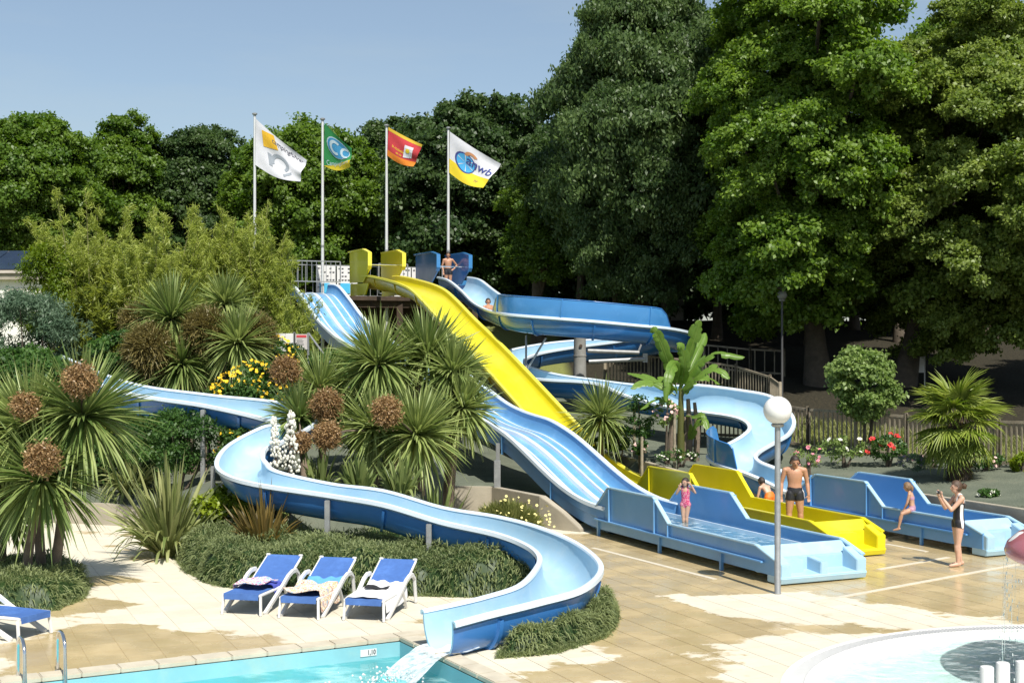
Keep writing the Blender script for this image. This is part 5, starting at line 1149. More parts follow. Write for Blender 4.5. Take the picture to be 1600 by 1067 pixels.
tr('oak_tree', 'round dark tree left of the leftmost flagpole', 310, 76.0, 193, 470, 180, 55, 1.6, 'dark', 18)
tr('ash_tree', 'upright dark tree between two rounder trees on the left', 192, 74.0, 175, 470, 140, 46, 1.45, 'mid', 19, kind='maple')
tr('oak_tree', 'broad green tree at the left edge above the bungalow', 40, 67.0, 165, 430, 240, 75, 1.5, 'mid', 20)
tr('oak_tree', 'green tree cut by the left edge of the picture', -110, 70.0, 190, 460, 200, 36, 1.8, 'mid', 21)
tr('oak_tree', 'tree cut by the right edge behind the caravan', 1700, 76.0, 60, 470, 260, 40, 2.0, 'oak2', 22)
tr('oak_tree', 'dark tree filling the gap between sycamore and left oaks', 600, 78.0, 190, 470, 150, 45, 1.7, 'dark', 23)
for (x_, y_, lab) in ((24.5, 43.5, 'oak just outside the right edge that shades the playground'), (28.5, 47.0, 'second oak outside the right edge shading the caravan path')):
    g = (x_, y_, height(x_, y_)); tree('oak_tree', lab, g, (x_, y_, g[2] + 9.5), (5.6, 5.6, 6.0), 90, 1.5, 'oak2', int(x_), trunk_r=0.4)
# slim trees of the shaded grove
grove = [(1120, 64), (1180, 72), (1335, 68), (1405, 63), (1440, 74), (1500, 66), (905, 68), (1560, 80), (1040, 70), (1265, 62), (1620, 66), (965, 62)]
glab = ['slim trunk in deep shade behind the banana plant', 'slim trunk in shade left of the distant lamp', 'dark trunk behind the young round tree', 'dark trunk left of the blank white board', 'slim trunk behind the blank white board', 'dark trunk beside the playground slide', 'dark trunk behind the spiral slide', 'slim trunk near the caravan', 'slim trunk behind the right end of the spiral slide', 'dark trunk just right of the distant lamp', 'shaded tree at the right edge below the caravan', 'dark trunk behind the splash guard of the spiral slide']
for (px_, Y), lb in zip(grove, glab):
    g = ground_pt(px_, Y); tree('shade_tree', lb, g, (g[0], g[1], g[2] + 7.6), (4.6, 4.4, 2.9), 34, 1.7, 'dark', px_, trunk_r=0.24, group='slim trees of the shaded grove', limbs=5, rough=0.25)
rng = np.random.default_rng(31); parts = []
places = [(p_, 82 + 2 * (k % 3), 1.35 + 0.25 * (k % 2)) for k, p_ in enumerate(range(-60, 1700, 105))] + [(p_, 72 + 2 * (k % 3), 0.9 + 0.2 * (k % 3)) for k, p_ in enumerate(list(range(560, 1500, 100)) + [30, 140, 250, 360, 450])]
for (px_, Y, s_) in places:
    g = ground_pt(px_, Y); parts.append(crown_np(rng, (g[0], g[1], g[2] + 1.9 * s_), (3.0 * s_, 1.6 * s_, 2.3 * s_), 2900, 30, 0.46, 0.29, lobe=0.34)[0])
V, Q, T = join_np(parts); tag(link_mesh('evergreen_thicket', np_mesh('evergreen_thicket', V, Q, T), lm['dark']), 'dark evergreen thicket closing off the view under the trees', 'thicket', kind='stuff')
# ---------------------------------------------------------------- bamboo
def bamboo(label, px_, Y, pyt, wpx, nc, nl, mat, seed, L=0.21, Wd=0.026):
    rng = np.random.default_rng(seed); g = Vector(ground_pt(px_, Y)); root = empty('bamboo_clump', tuple(g), label, 'bamboo', 'bamboo clumps left of the platform')
    ht = H - (pyt - CY) / F * Y - g.z; w_ = wpx / 2 / F * Y; mb = MB(); tips = []; P_ = []; A_ = []
    for k in range(nc):
        a = rng.uniform(0, 6.283); rr = rng.uniform(0, 1) ** 0.5; b = np.array([math.cos(a) * rr * w_ * 0.6, math.sin(a) * rr * w_ * 0.5, -0.1]); h_ = ht * rng.uniform(0.62, 1.02) * (1 - 0.22 * rr * rr)
        lean = np.array([math.cos(a), math.sin(a) * 0.9]) * w_ * 0.55 * rr + rng.normal(0, 0.25, 2)
        pts = []
        for f in np.linspace(0, 1, 9):
            q = b + np.array([lean[0] * f ** 2.2, lean[1] * f ** 2.2, h_ * (f - 0.10 * f ** 4)]); pts.append(q)
        mb.tube([Vector(q) for q in pts], [0.034 * (1 - 0.8 * i / 8) for i in range(9)], 5); pts = np.array(pts)
        m = nl // nc; f = rng.beta(2.2, 1.3, m) * 0.92 + 0.08; i0 = np.clip((f * 8).astype(int), 0, 7); fr = f * 8 - i0; q = pts[i0] * (1 - fr)[:, None] + pts[i0 + 1] * fr[:, None]
        # side branches: leaves gather in sprays
        nb = 26; bd = rand_dirs(rng, nb) * np.array([1, 1, 0.35]) + np.array([0, 0, 0.25]); bi = (f * nb).astype(int) % nb; ln = rng.uniform(0.0, 0.75, m) * (1.15 - f) * 1.3 + 0.08
        q = q + bd[bi] * (ln * 0.72)[:, None] + rng.normal(0, 0.06, (m, 3)); q[:, 2] -= ln * ln * 0.25; P_.append(q); A_.append(bd[bi] * 0.6 + rng.normal(0, 0.5, (m, 3)) + np.array([0, 0, 0.25]))
    mb.build('culms', leaf_mat('culm_' + str(seed), (0.26, 0.25, 0.12), (0.36, 0.34, 0.17)), root, smooth=60, local=True)['kind'] = 'stuff'
    q = np.concatenate(P_); ax = np.concatenate(A_); n = len(q); s = rng.uniform(0.7, 1.3, n)
    V, Q, T = leaves_np(q, ax, unit(rng.normal(0, 0.6, (n, 3)) + np.array([0, 0, 0.9])), L * s, Wd * s, np.clip(rng.normal(0.5, 0.22, n), 0, 1))
    link_mesh('foliage', np_mesh('foliage', V, Q, T), lm[mat], root)
    return root
bamboo('feathery bamboo clump at the left, taller and yellowish', 135, 47.0, 240, 150, 46, 52500, 'bamboo', 41)
bamboo('pale bamboo clump in the middle with bare stems showing', 245, 46.0, 262, 170, 50, 52500, 'bamboo', 42)
bamboo('bamboo clump behind the cabbage trees below the left flag', 345, 47.5, 258, 165, 46, 52500, 'bamboo', 43)
bamboo('rounded bamboo clump beside the platform railing', 408, 47.0, 272, 145, 54, 55500, 'bamboo', 44)
bamboo('low bamboo clump hanging over the top of the four-lane slide', 468, 44.5, 385, 60, 12, 6300, 'bamboo', 45)
bamboo('dense dark yellow-green bamboo in front of the left clumps', 158, 41.0, 372, 110, 36, 22000, 'bamboo2', 46, 0.26, 0.05)
# ---------------------------------------------------------------- shrubs
def blossom_mesh(r, n=6):
    mb = MB()
    for k in range(n):
        a = 2 * math.pi * k / n; d = Vector((math.cos(a), math.sin(a), 0)); s_ = Vector((-d.y, d.x, 0)); mb.add([Vector((0, 0, 0)), d * r * 0.6 + s_ * r * 0.4 + Vector((0, 0, r * 0.25)), d * r + Vector((0, 0, r * 0.2)), d * r * 0.6 - s_ * r * 0.4 + Vector((0, 0, r * 0.25))], [(0, 1, 2, 3)])
    mb.ball((0, 0, r * 0.12), r * 0.3, 6, 4)
    me = bpy.data.meshes.new('blossom'); me.from_pydata(mb.v, [], mb.f); return me
def add_blossoms(root, pts, r, kind, rng, face=(0.1, -0.6, 0.7)):
    me = blossom_mesh(r); me.materials.append(petal[kind])
    for q in pts:
        o = link_mesh('blossom', me, None, root, tuple(q)); v = Vector(face) + Vector(rng.normal(0, 0.4, 3)); o.rotation_euler = v.to_track_quat('Z', 'Y').to_euler(); s_ = rng.uniform(0.7, 1.2); o.scale = (s_,) * 3
def shrub(name, label, c, r, nl, L, Wd, mat, seed, nlobe=16, cat='shrub', group=None, flowers=None, stem=True, lobe=0.42, **kw):
    """c = (x, y) or (px, py, Y) of the crown centre; r radii in metres"""
    rng = np.random.default_rng(seed); c = P(*c); g = Vector((c.x, c.y, height(c.x, c.y) if in_garden(c.x, c.y) else 0.0)); root = empty(name, tuple(g), label, cat, group)
    cc = np.array(c - g); (V, Q, T), lc, lr = crown_np(rng, cc, r, nl, nlobe, L, Wd, lobe=lobe, **kw); link_mesh('foliage', np_mesh('foliage', V, Q, T), lm[mat], root)
    if stem:
        for k in range(3):
            e = Vector(lc[(k * 5) % len(lc)]); MB().tube([(0.05 * k, 0, -0.12), e * 0.5 + Vector((0, 0, 0.05)), e], [0.045, 0.03, 0.012], 5).build('stem', bark_m, root, local=True)
    if flowers:
        kind, n, fr = flowers; d = rand_dirs(rng, n * 4); d = d[(d[:, 1] < 0.35) & (d[:, 2] > -0.5)][:n]; add_blossoms(root, cc + d * np.array(r) * rng.uniform(0.85, 1.08, (len(d), 1)), fr, kind, rng)
    return root
shrub('willow_shrub', 'grey-green feathery shrub at the left edge below the bungalow', (45, 540, 40), (2.2, 1.6, 1.5), 26000, 0.17, 0.035, 'sage', 51, 26)
shrub('laurel_shrub', 'dark glossy shrub behind the left cabbage trees', (25, 605, 34), (1.9, 1.1, 0.95), 12000, 0.13, 0.07, 'laurel', 52, 22)
shrub('laurel_shrub', 'bright green shrub above the start of the front slide', (192, 562, 36), (0.95, 0.8, 0.75), 6500, 0.14, 0.08, 'laurel', 53, 16)
shrub('laurel_shrub', 'dark shrub under the upper straight of the front slide', (275, 690, 31.2), (1.4, 0.6, 0.75), 9000, 0.09, 0.045, 'laurel', 54, 18)
shrub('golden_shrub', 'yellow-green leafy bush under the left bend of the front slide', (350, 792, 27.6), (0.5, 0.45, 0.42), 3500, 0.11, 0.06, 'lime', 55, 12)
shrub('conifer_shrub', 'lime green cone-shaped conifer beside the bungalow', (78, 455, 46), (0.85, 0.8, 2.1), 14000, 0.13, 0.04, 'thuja', 56, 26, shape=lambda q: 0.95 - 0.55 * np.clip(q, -1, 1))
shrub('flowering_shrub', 'shrub covered with yellow flowers behind the front slide', (405, 620, 33.2), (1.15, 0.7, 0.85), 9000, 0.10, 0.045, 'laurel', 57, 18, flowers=('yellow', 290, 0.048))
shrub('flowering_shrub', 'yellow flowering bush beside the notice boards', (432, 560, 37.0), (0.62, 0.5, 0.6), 4500, 0.10, 0.045, 'laurel', 58, 12, flowers=('yellow', 110, 0.048))
shrub('flowering_shrub', 'yellow flowering bush in the shade under the front slide', (385, 700, 31.0), (0.75, 0.4, 0.5), 4000, 0.09, 0.045, 'laurel', 59, 12, flowers=('yellow', 40, 0.04))
shrub('garden_shrub', 'loose green shrub below the hanging bamboo', (520, 585, 38.0), (0.8, 0.7, 0.8), 6000, 0.12, 0.055, 'laurel', 60, 18)
shrub('garden_shrub', 'dark green shrub filling the bed between cabbage trees and slide', (600, 640, 33.8), (1.9, 0.8, 1.1), 10000, 0.13, 0.06, 'laurel', 61, 20)
shrub('garden_shrub', 'dark green shrub in the bed left of the cabbage trees', (330, 600, 38.0), (2.2, 1.0, 1.3), 11000, 0.14, 0.06, 'laurel', 62, 20)
shrub('garden_shrub', 'dark shrub behind the flax at the low wall', (150, 690, 34.5), (2.0, 0.9, 1.0), 9000, 0.14, 0.06, 'laurel', 63, 18)
shrub('young_tree', 'young round pale green tree by the picket fence', (1350, 603, 37.6), (1.0, 0.95, 1.1), 9500, 0.12, 0.075, 'young', 64, 30, cat='tree', lobe=0.34, flat=0.6)
shrub('garden_shrub', 'yellow-green leafy plant at the right edge by the fence', (1598, 728, 33.5), (0.3, 0.3, 0.3), 1400, 0.12, 0.05, 'lime', 65, 9)
shrub('lavender_bush', 'small lilac bush in front of the palm', (1425, 722, 34.0), (0.36, 0.25, 0.2), 1600, 0.07, 0.012, 'sage', 66, 9, flowers=('lilac', 30, 0.03), stem=False)
def rose(label, c, r, nl, seed, flowers, mat='young'):
    return shrub('rose_bush', label, c, r, nl, 0.085, 0.055, mat, seed, 10, cat='rose bush', flowers=flowers, flat=0.6, spread=0.3)
rose('rose bush with large red flowers beside the young tree', (1385, 700, 36.0), (0.50, 0.3, 0.38), 900, 71, ('red', 11, 0.085), 'laurel')
rose('rose bush with deep pink flowers behind the man', (1262, 712, 34.9), (0.32, 0.25, 0.42), 260, 72, ('pink', 14, 0.06))
rose('straggly rose bush with white flowers left of the red roses', (1318, 700, 36.2), (0.66, 0.35, 0.36), 700, 73, ('white', 6, 0.075))
rose('pale pink climbing rose in front of the banana stems', (1040, 645, 36.6), (0.32, 0.2, 0.38), 420, 74, ('blush', 26, 0.055))
rose('leafy rose bush tied to a stake left of the banana plant', (1000, 655, 37.2), (0.42, 0.3, 0.72), 1100, 75, None, 'laurel')
rose('low white-flowered plant beside the yellow slide', (930, 695, 38.5), (0.42, 0.3, 0.2), 700, 76, ('white', 14, 0.05), 'laurel')
rose('low bushy plant left of the first garden stake', (965, 688, 37.8), (0.36, 0.3, 0.36), 1200, 77, None, 'laurel')
rose('white daisies scattered on the matting near the yellow trough', (1060, 712, 36.2), (0.55, 0.35, 0.13), 260, 78, ('white', 22, 0.035), 'laurel')
rose('pink-white flower cluster at the foot of the stake', (1000, 700, 36.8), (0.22, 0.2, 0.2), 500, 79, ('blush', 12, 0.045), 'laurel')
rose('white flowering clump above the bed wall beside the woman', (1545, 775, 30.4), (0.26, 0.2, 0.16), 600, 80, ('white', 9, 0.05), 'laurel')
rose('pale roses at the foot of the fence right of the palm', (1535, 722, 34.0), (0.55, 0.2, 0.2), 500, 81, ('blush', 16, 0.05), 'laurel')
rose('small pale flowers in the mulch left of the palm', (1455, 718, 35.2), (0.6, 0.2, 0.15), 300, 82, ('blush', 12, 0.04), 'laurel')
for px_, lab in ((1003, 'wooden garden stake left of the banana plant'), (1054, 'wooden garden stake in front of the banana stems'), (991, 'thin wooden stake behind the leafy rose')):
    g = ground_pt(px_, 36.4 if px_ != 991 else 38.2); tag(MB().tube([(g[0], g[1], g[2] - 0.1), (g[0], g[1], g[2] + 0.9), (g[0], g[1], g[2] + 1.45)], [0.045, 0.042, 0.038], 8).build('garden_stake', fence_m, smooth=60), lab, 'stake', 'garden stakes')
# low bush with cream flowers by the concrete wall
def spiky_dome(name, label, c, r, n, L, Wd, mat, seed, flowers=None, cat='shrub'):
    rng = np.random.default_rng(seed); g = Vector(c); root = empty(name, tuple(g), label, cat); d = rand_dirs(rng, n); d[:, 2] = np.abs(d[:, 2]); b = d * np.array(r) * rng.uniform(0.45, 0.92, (n, 1))
    V, Q, T = blades_np(b, unit(d + np.array([0, 0, 0.9]) + rng.normal(0, 0.25, (n, 3))), L * rng.uniform(0.7, 1.2, n), Wd, 0.15, np.clip(rng.normal(0.5, 0.22, n), 0, 1), nseg=2, rng=rng)
    o = link_mesh('foliage', np_mesh('foliage', V, Q, T), lm[mat], root); o['kind'] = 'stuff'
    MB().ball((0, 0, 0), 1.0, 16, 8, (r[0] * 0.72, r[1] * 0.72, r[2] * 0.72)).build('stem_mass', lm['ground'], root, local=True)
    if flowers: kind, k, fr = flowers; dd = rand_dirs(rng, k * 3); dd = dd[dd[:, 2] > 0.1][:k]; add_blossoms(root, dd * np.array(r) * rng.uniform(1.0, 1.2, (len(dd), 1)) + np.array([0.2, 0, 0.05]), fr, kind, rng)
    return root
spiky_dome('santolina_bush', 'low green bush dotted with cream flowers by the concrete wall', (-0.12, 30.6, 0.0), (0.85, 0.6, 0.68), 5200, 0.26, 0.022, 'grassy', 83, ('cream', 70, 0.035))
# ---------------------------------------------------------------- trailing ground cover
def poly_dist(pts, poly):
    poly = np.array(poly); n = len(poly); best = np.full(len(pts), 1e9); inside = np.zeros(len(pts), bool)
    for i in range(n):
        a, b = poly[i], poly[(i + 1) % n]; ab = b - a; t = np.clip(((pts - a) @ ab) / (ab @ ab), 0, 1); d = np.linalg.norm(pts - (a + t[:, None] * ab), axis=1); best = np.minimum(best, d)
        c = ((a[1] > pts[:, 1]) != (b[1] > pts[:, 1])) & (pts[:, 0] < (b[0] - a[0]) * (pts[:, 1] - a[1]) / (b[1] - a[1] + 1e-12) + a[0]); inside ^= c
    return np.where(inside, best, -best)
def cover(label, poly, ht, edge, n, seed, L=0.17, Wd=0.017, mat='ground', cat='hedge'):
    rng = np.random.default_rng(seed); poly = np.array(poly, float); lo, hi = poly.min(0), poly.max(0); c = poly.mean(0); root = empty('ground_cover', (c[0], c[1], 0), label, cat)
    def hfun(p):
        d = poly_dist(p, poly); d = np.where(d > 0, np.maximum(d - 0.10 - 0.10 * np.sin(p[:, 0] * 5.3 + seed) * np.sin(p[:, 1] * 4.7), 0.0), d); k = np.clip(d / edge, 0, 1); base = np.sqrt(np.clip(1 - (1 - k) ** 2.2, 0, 1))
        bump = 0.17 * np.sin(p[:, 0] * 3.1 + seed) * np.sin(p[:, 1] * 2.7 + 1) + 0.07 * np.sin(p[:, 0] * 7.3 + 2) * np.sin(p[:, 1] * 6.1 + seed) + 0.04 * np.sin(p[:, 0] * 15) * np.sin(p[:, 1] * 13)
        return ht * base * (1 + bump), d
    gx = np.arange(lo[0] - 0.1, hi[0] + 0.1, 0.09); gy = np.arange(lo[1] - 0.1, hi[1] + 0.1, 0.09); X, Yg = np.meshgrid(gx, gy); pp = np.stack([X.ravel(), Yg.ravel()], 1); z, d = hfun(pp)
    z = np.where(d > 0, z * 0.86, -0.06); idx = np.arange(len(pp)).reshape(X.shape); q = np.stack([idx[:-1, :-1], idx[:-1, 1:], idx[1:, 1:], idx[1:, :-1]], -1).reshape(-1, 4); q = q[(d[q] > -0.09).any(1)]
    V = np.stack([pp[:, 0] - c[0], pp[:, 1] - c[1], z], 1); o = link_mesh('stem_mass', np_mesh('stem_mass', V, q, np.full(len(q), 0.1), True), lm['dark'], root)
    p = rng.uniform(lo, hi, (n * 6, 2)); dd = poly_dist(p, poly); keep = (dd > 0) & (rng.uniform(0, 1, len(p)) < np.where(dd < edge * 0.5, 1.0, 0.45)); p = p[keep][:n]; z, d = hfun(p); e = 0.03
    gx_ = (hfun(p + [e, 0])[0] - z) / e; gy_ = (hfun(p + [0, e])[0] - z) / e; nr = unit(np.stack([-gx_, -gy_, np.ones(len(p))], 1)); m = len(p)
    zz = z * rng.uniform(0.80, 1.0, m); zz = np.where(d < edge * 0.25, z * rng.uniform(0.2, 1.0, m), zz)
    base = np.stack([p[:, 0] - c[0], p[:, 1] - c[1], zz], 1); dr_ = unit(nr * 0.9 + rng.normal(0, 0.42, (m, 3)) + np.array([0, -0.12, 0.22]))
    patch = 0.5 + 0.3 * np.sin(p[:, 0] * 2.3 + 1) * np.sin(p[:, 1] * 2.9 + seed)
    V, Q, T = blades_np(base, dr_, L * rng.uniform(0.6, 1.25, m), Wd, rng.uniform(0.25, 0.85, m), np.clip(patch * 0.6 + rng.normal(0.22, 0.2, m), 0, 1), nseg=2, prof=[0.8, 1, 0.15], rng=rng)
    o = link_mesh('foliage', np_mesh('foliage', V, Q, T), lm[mat], root); o['kind'] = 'stuff'
    return root
cover('thick trailing green hedge behind the three loungers', [(-6.85, 27.2), (-6.2, 25.4), (-5.35, 23.95), (-4.3, 23.35), (-2.6, 23.0), (-0.9, 22.85), (0.35, 22.75), (0.62, 23.1), (0.3, 24.2), (-1.6, 25.1), (-3.6, 25.9), (-5.2, 26.9), (-6.2, 27.8)], 0.72, 0.55, 23000, 91, Wd=0.021)
cover('trailing green hedge under the last bend of the front slide', [(-0.22, 18.42), (0.62, 18.72), (1.40, 19.75), (1.66, 21.0), (1.72, 22.2), (1.58, 22.6), (1.42, 22.3), (1.30, 21.3), (1.0, 20.1), (0.45, 19.35), (-0.15, 18.85)], 0.46, 0.26, 13000, 92)
cover('dark leafy ground cover in the shade under the straight of the front slide', [(-5.3, 26.9), (-3.6, 25.95), (-1.8, 25.2), (-1.5, 26.0), (-1.75, 27.4), (-3.2, 27.3), (-4.8, 27.7)], 0.62, 0.4, 5000, 94)
cover('low green hedge around the feet of the left cabbage trees', [(-10.5, 21.7), (-8.3, 21.35), (-7.35, 21.7), (-7.2, 22.6), (-7.5, 24.0), (-8.4, 25.0), (-10.5, 25.2)], 0.5, 0.4, 12000, 93)
# ---------------------------------------------------------------- cabbage trees, flax, yucca, palm, banana
def rosette(rng, c, rad, n=190, tilt=(0, 0, 1), Wd=0.05, lo=-0.72, droopk=1.0):
    n = int(n * 2.2); rad = rad * 1.12; Wd = Wd * 1.1; t = unit(np.array(tilt, float)); d = rand_dirs(rng, n * 3); e = d @ t; d = d[(e > lo)][:n]; e = d @ t; d = unit(d + t * 0.15); n = len(d)
    L = rad * rng.uniform(0.82, 1.12, n) * np.where(e < -0.2, 0.9, 1.0); dr_ = np.clip(0.30 - 0.28 * e + rng.normal(0, 0.08, n), 0.02, 0.75) * droopk
    dead = (e < -0.35) & (rng.uniform(0, 1, n) < 0.35); tint = np.clip(0.5 + 0.1 * e + rng.normal(0, 0.2, n) + 0.45 * dead, 0, 1)
    return blades_np(np.array(c) + d * 0.06, d, L, Wd * rng.uniform(0.8, 1.2, n), dr_, tint, rng=rng, prof=[0.45, 0.9, 1.0, 0.75, 0.05])
def seed_head(rng, c, r, root, mat='seed', dense=1.0):
    r = r * 0.92; n = int(420 / dense * (r / 0.4) ** 1.2); d = rand_dirs(rng, n); b = d * r * rng.uniform(0.3, 0.78, (n, 1))
    V, Q, T = blades_np(b, unit(d + rng.normal(0, 0.55, (n, 3))), r * rng.uniform(0.22, 0.5, n), 0.026, 0.1, np.clip(rng.normal(0.5, 0.25, n), 0, 1), nseg=2, prof=[0.9, 1, 0.5], rng=rng)
    n2 = int(2300 * dense * (r / 0.4) ** 1.3); d2 = rand_dirs(rng, n2); bump = 1 + (0.2 / dense ** 0.5) * np.sin(d2[:, 0] * 5 + r * 90) * np.sin(d2[:, 1] * 6 + 1) * np.sin(d2[:, 2] * 7 + 2); p2 = d2 * (r * np.clip(rng.normal(0.82, 0.15, n2), 0.4, 1.22) * bump)[:, None]
    V, Q, T = join_np([(V, Q, T), leaves_np(p2, rng.normal(0, 1, (n2, 3)), rng.normal(0, 1, (n2, 3)) + d2, 0.055, 0.03, np.clip(rng.normal(0.55, 0.28, n2), 0, 1))])
    o = link_mesh('seed_head', np_mesh('seed_head', V, Q, T), bl[mat], root, tuple(c)); o['kind'] = 'stuff'
def cabbage(label, base, heads, seed, seeds=(), trunk_r=0.10, mat='cord', Wd=0.05, n=190, group='cabbage trees', name='cabbage_tree', cat='cabbage tree'):
    """heads: (px, py, Y, radius in px, tilt)"""
    rng = np.random.default_rng(seed); base = Vector(base); root = empty(name, tuple(base), label, cat, group); mids = []
    for (px_, py_, Y, rp, tilt) in heads:
        c = P(px_, py_, Y) - base; r_ = rp / F * Y; V, Q, T = rosette(rng, c, r_, n, tilt, Wd)
        o = link_mesh('leaf_rosette', np_mesh('leaf_rosette', V, Q, T), bl[mat], root); o['kind'] = 'stuff'
        m_ = c * 0.5 + Vector((c.x * -0.12, c.y * -0.12, 0)); MB().tube([(0, 0, -0.15), (m_.x * 0.6, m_.y * 0.6, m_.z * 0.55), m_, c], [trunk_r * 1.25, trunk_r, trunk_r * 0.92, trunk_r * 0.75], 10).build('trunk', bark_c, root, smooth=60, local=True)
    for (px_, py_, Y, rp) in seeds:
        c = P(px_, py_, Y - 0.75) - base; seed_head(rng, c, rp / F * Y, root)
        h0 = P(heads[0][0], heads[0][1], heads[0][2]) - base
        hs_ = min((P(*h[:3]) - base for h in heads), key=lambda q: (q - c).length); MB().tube([hs_, hs_.lerp(c, 0.6) + Vector((0, 0, 0.05)), c], [0.025, 0.02, 0.012], 6).build('seed_stalk', bark_c, root, local=True)
    return root
gb = lambda px_, Y: ground_pt(px_, Y)
cabbage('tall cabbage tree on the left with a reddish seed head at its top', (-8.05, 23.5, 0.05), [(130, 652, 23.4, 108, (0.35, -0.1, 1))], 101, [(125, 594, 23.2, 30)], 0.085, n=210)
cabbage('middle cabbage tree of the left group', (-8.28, 23.7, 0.05), [(48, 672, 23.6, 102, (-0.1, -0.1, 1))], 102, [(40, 634, 23.3, 24)], 0.085, n=210)
cabbage('shortest left cabbage tree with a brown seed head in front', (-8.40, 23.1, 0.05), [(66, 752, 22.9, 98, (0.0, -0.25, 1))], 103, [(66, 717, 22.4, 29)], 0.085, n=200)
cabbage('cabbage tree cut by the left edge of the picture', (-9.0, 23.6, 0.05), [(-8, 690, 23.7, 80, (-0.2, 0, 1)), (10, 800, 23.9, 60, (0.2, 0, 1))], 104, (), 0.08, n=150)
cabbage('large shaggy cabbage tree left of the yellow flowers', gb(300, 36.0), [(268, 500, 36.2, 72, (-0.1, 0, 1)), (285, 572, 35.6, 62, (0, -0.2, 0.8))], 105, (), 0.12)
cabbage('smaller cabbage tree with two heads beside the notice boards', gb(345, 35.6), [(352, 478, 37.0, 52, (0.1, 0, 1)), (372, 538, 35.4, 62, (0.15, -0.15, 1))], 106, (), 0.10)
cabbage('big cabbage tree with a broad green head below the yellow slide', gb(610, 31.8), [(592, 572, 31.4, 82, (-0.05, -0.1, 1)), (668, 560, 32.0, 78, (0.15, 0, 1))], 107, (), 0.12, n=230)
cabbage('cabbage tree leaning towards the four-lane slide', gb(700, 31.4), [(708, 585, 31.4, 62, (0.2, 0, 1)), (722, 640, 31.0, 60, (0.4, -0.2, 0.8))], 108, (), 0.11)
cabbage('low cabbage tree with a pointed head in front of the four-lane slide', gb(655, 29.9), [(652, 682, 29.6, 82, (0.0, -0.15, 1))], 109, [(604, 643, 29.5, 27)], 0.11, n=200)
cabbage('low cabbage tree with dark drooping leaves between two seed heads', gb(585, 29.9), [(585, 672, 30.0, 66, (-0.1, -0.15, 1))], 110, [(511, 680, 29.4, 25)], 0.11)
cabbage('fine-leaved cabbage tree with two round brown seed heads', gb(505, 31.0), [(500, 610, 31.2, 72, (0.1, 0, 1))], 111, [(446, 579, 31.0, 27), (510, 632, 30.4, 28)], 0.09, Wd=0.03, n=240)
cabbage('small cabbage tree behind the white yucca flowers', gb(478, 29.6), [(468, 655, 30.2, 58, (-0.1, -0.1, 1))], 112, [(470, 690, 29.2, 19)], 0.09, n=150)
cabbage('young spiky plant standing between the slides', gb(938, 38.0), [(940, 655, 37.8, 62, (0, 0, 1))], 113, (), 0.09, n=170, Wd=0.042, group=None)
# airy olive seed sprays of the rear cabbage trees
rng = np.random.default_rng(120)
for (px_, py_, Y, rp) in ((232, 545, 35.2, 44), (322, 518, 35.6, 42), (400, 520, 35.8, 34), (215, 500, 36.3, 30)):
    c = P(px_, py_, Y); g = Vector((c.x, c.y, height(c.x, c.y))); r_ = empty('seed_spray', tuple(g), {232: 'airy brown seed spray at the left of the shaggy cabbage tree', 322: 'airy brown seed spray between the two rear cabbage trees', 400: 'airy olive seed spray next to the notice boards', 215: 'pale brown seed spray in front of the dark bamboo'}[px_], 'seed spray')
    seed_head(rng, c - g, rp / F * Y * 1.1, r_, 'olive', 0.22); MB().tube([(0, 0, -0.1), c - g], [0.03, 0.015], 6).build('stalk', bark_c, r_, local=True)
def flax(name, label, base, n, Lr, Wd, spread, mat, seed, droop=(0.1, 0.6), squash=1.0, cat='flax', lean=(0, 0)):
    """clump of sword leaves, each its own object"""
    rng = np.random.default_rng(seed); base = Vector(base); root = empty(name, tuple(base), label, cat)
    for k in range(n):
        a = rng.uniform(0, 6.283); e = rng.uniform(0, 1) ** 0.7; d = np.array([[math.cos(a) * spread * e + lean[0], math.sin(a) * spread * e * squash + lean[1], 1.0]]); b = np.array([[math.cos(a) * 0.16 * e, math.sin(a) * 0.14 * e, -0.04]])
        V, Q, T = blades_np(b, d, [rng.uniform(*Lr) * (1 - 0.15 * e)], [Wd * rng.uniform(0.75, 1.2)], [rng.uniform(*droop) * (0.35 + e)], [np.clip(rng.normal(0.5, 0.25), 0, 1)], nseg=6, prof=[0.7, 0.9, 1.0, 1.0, 0.85, 0.55, 0.04], roll=0.6, rng=rng)
        link_mesh('leaf', np_mesh('leaf', V, Q, T, True), bl[mat], root)
    return root
flax('flax_plant', 'large green flax clump beside the paved path', (-6.95, 27.2, 0.0), 240, (1.5, 2.75), 0.088, 0.95, 'flax', 131, (0.08, 0.75))
flax('flax_plant', 'bronze flax clump in front of the left bend of the slide', (-4.72, 25.6, 0.35), 130, (0.9, 1.65), 0.06, 0.72, 'bronze', 132, (0.05, 0.35))
flax('flax_plant', 'green flax spilling over the low wall at the end of the path', (-9.35, 33.0, 0.62), 120, (1.4, 2.2), 0.075, 1.0, 'flax', 133, (0.3, 0.9), lean=(0, -0.15))
flax('flax_plant', 'flax in the shade behind the left cabbage trees', (-11.2, 33.4, 0.65), 60, (1.1, 1.7), 0.075, 0.9, 'flax', 134, (0.2, 0.8))
for k, (px_, Y, n) in enumerate(((500, 28.7, 50), (562, 28.1, 56), (625, 27.9, 56), (680, 28.2, 40))):
    x = (px_ - CX) / F * Y; lab = ('leafy iris clump nearest the white yucca flowers behind the slide', 'iris clump with broad blades behind the straight of the front slide', 'third iris clump from the yucca, with yellowing tips', 'small drooping iris clump at the end of the concrete wall')[k]
    flax('iris_clump', lab, (x, Y, height(x, Y) if in_garden(x, Y) else 0.0), n + 20, (0.8, 1.35) if in_garden(x, Y) else (1.3, 2.0), 0.085, 0.55, 'yucca', 140 + k, (0.05, 0.6), cat='iris')
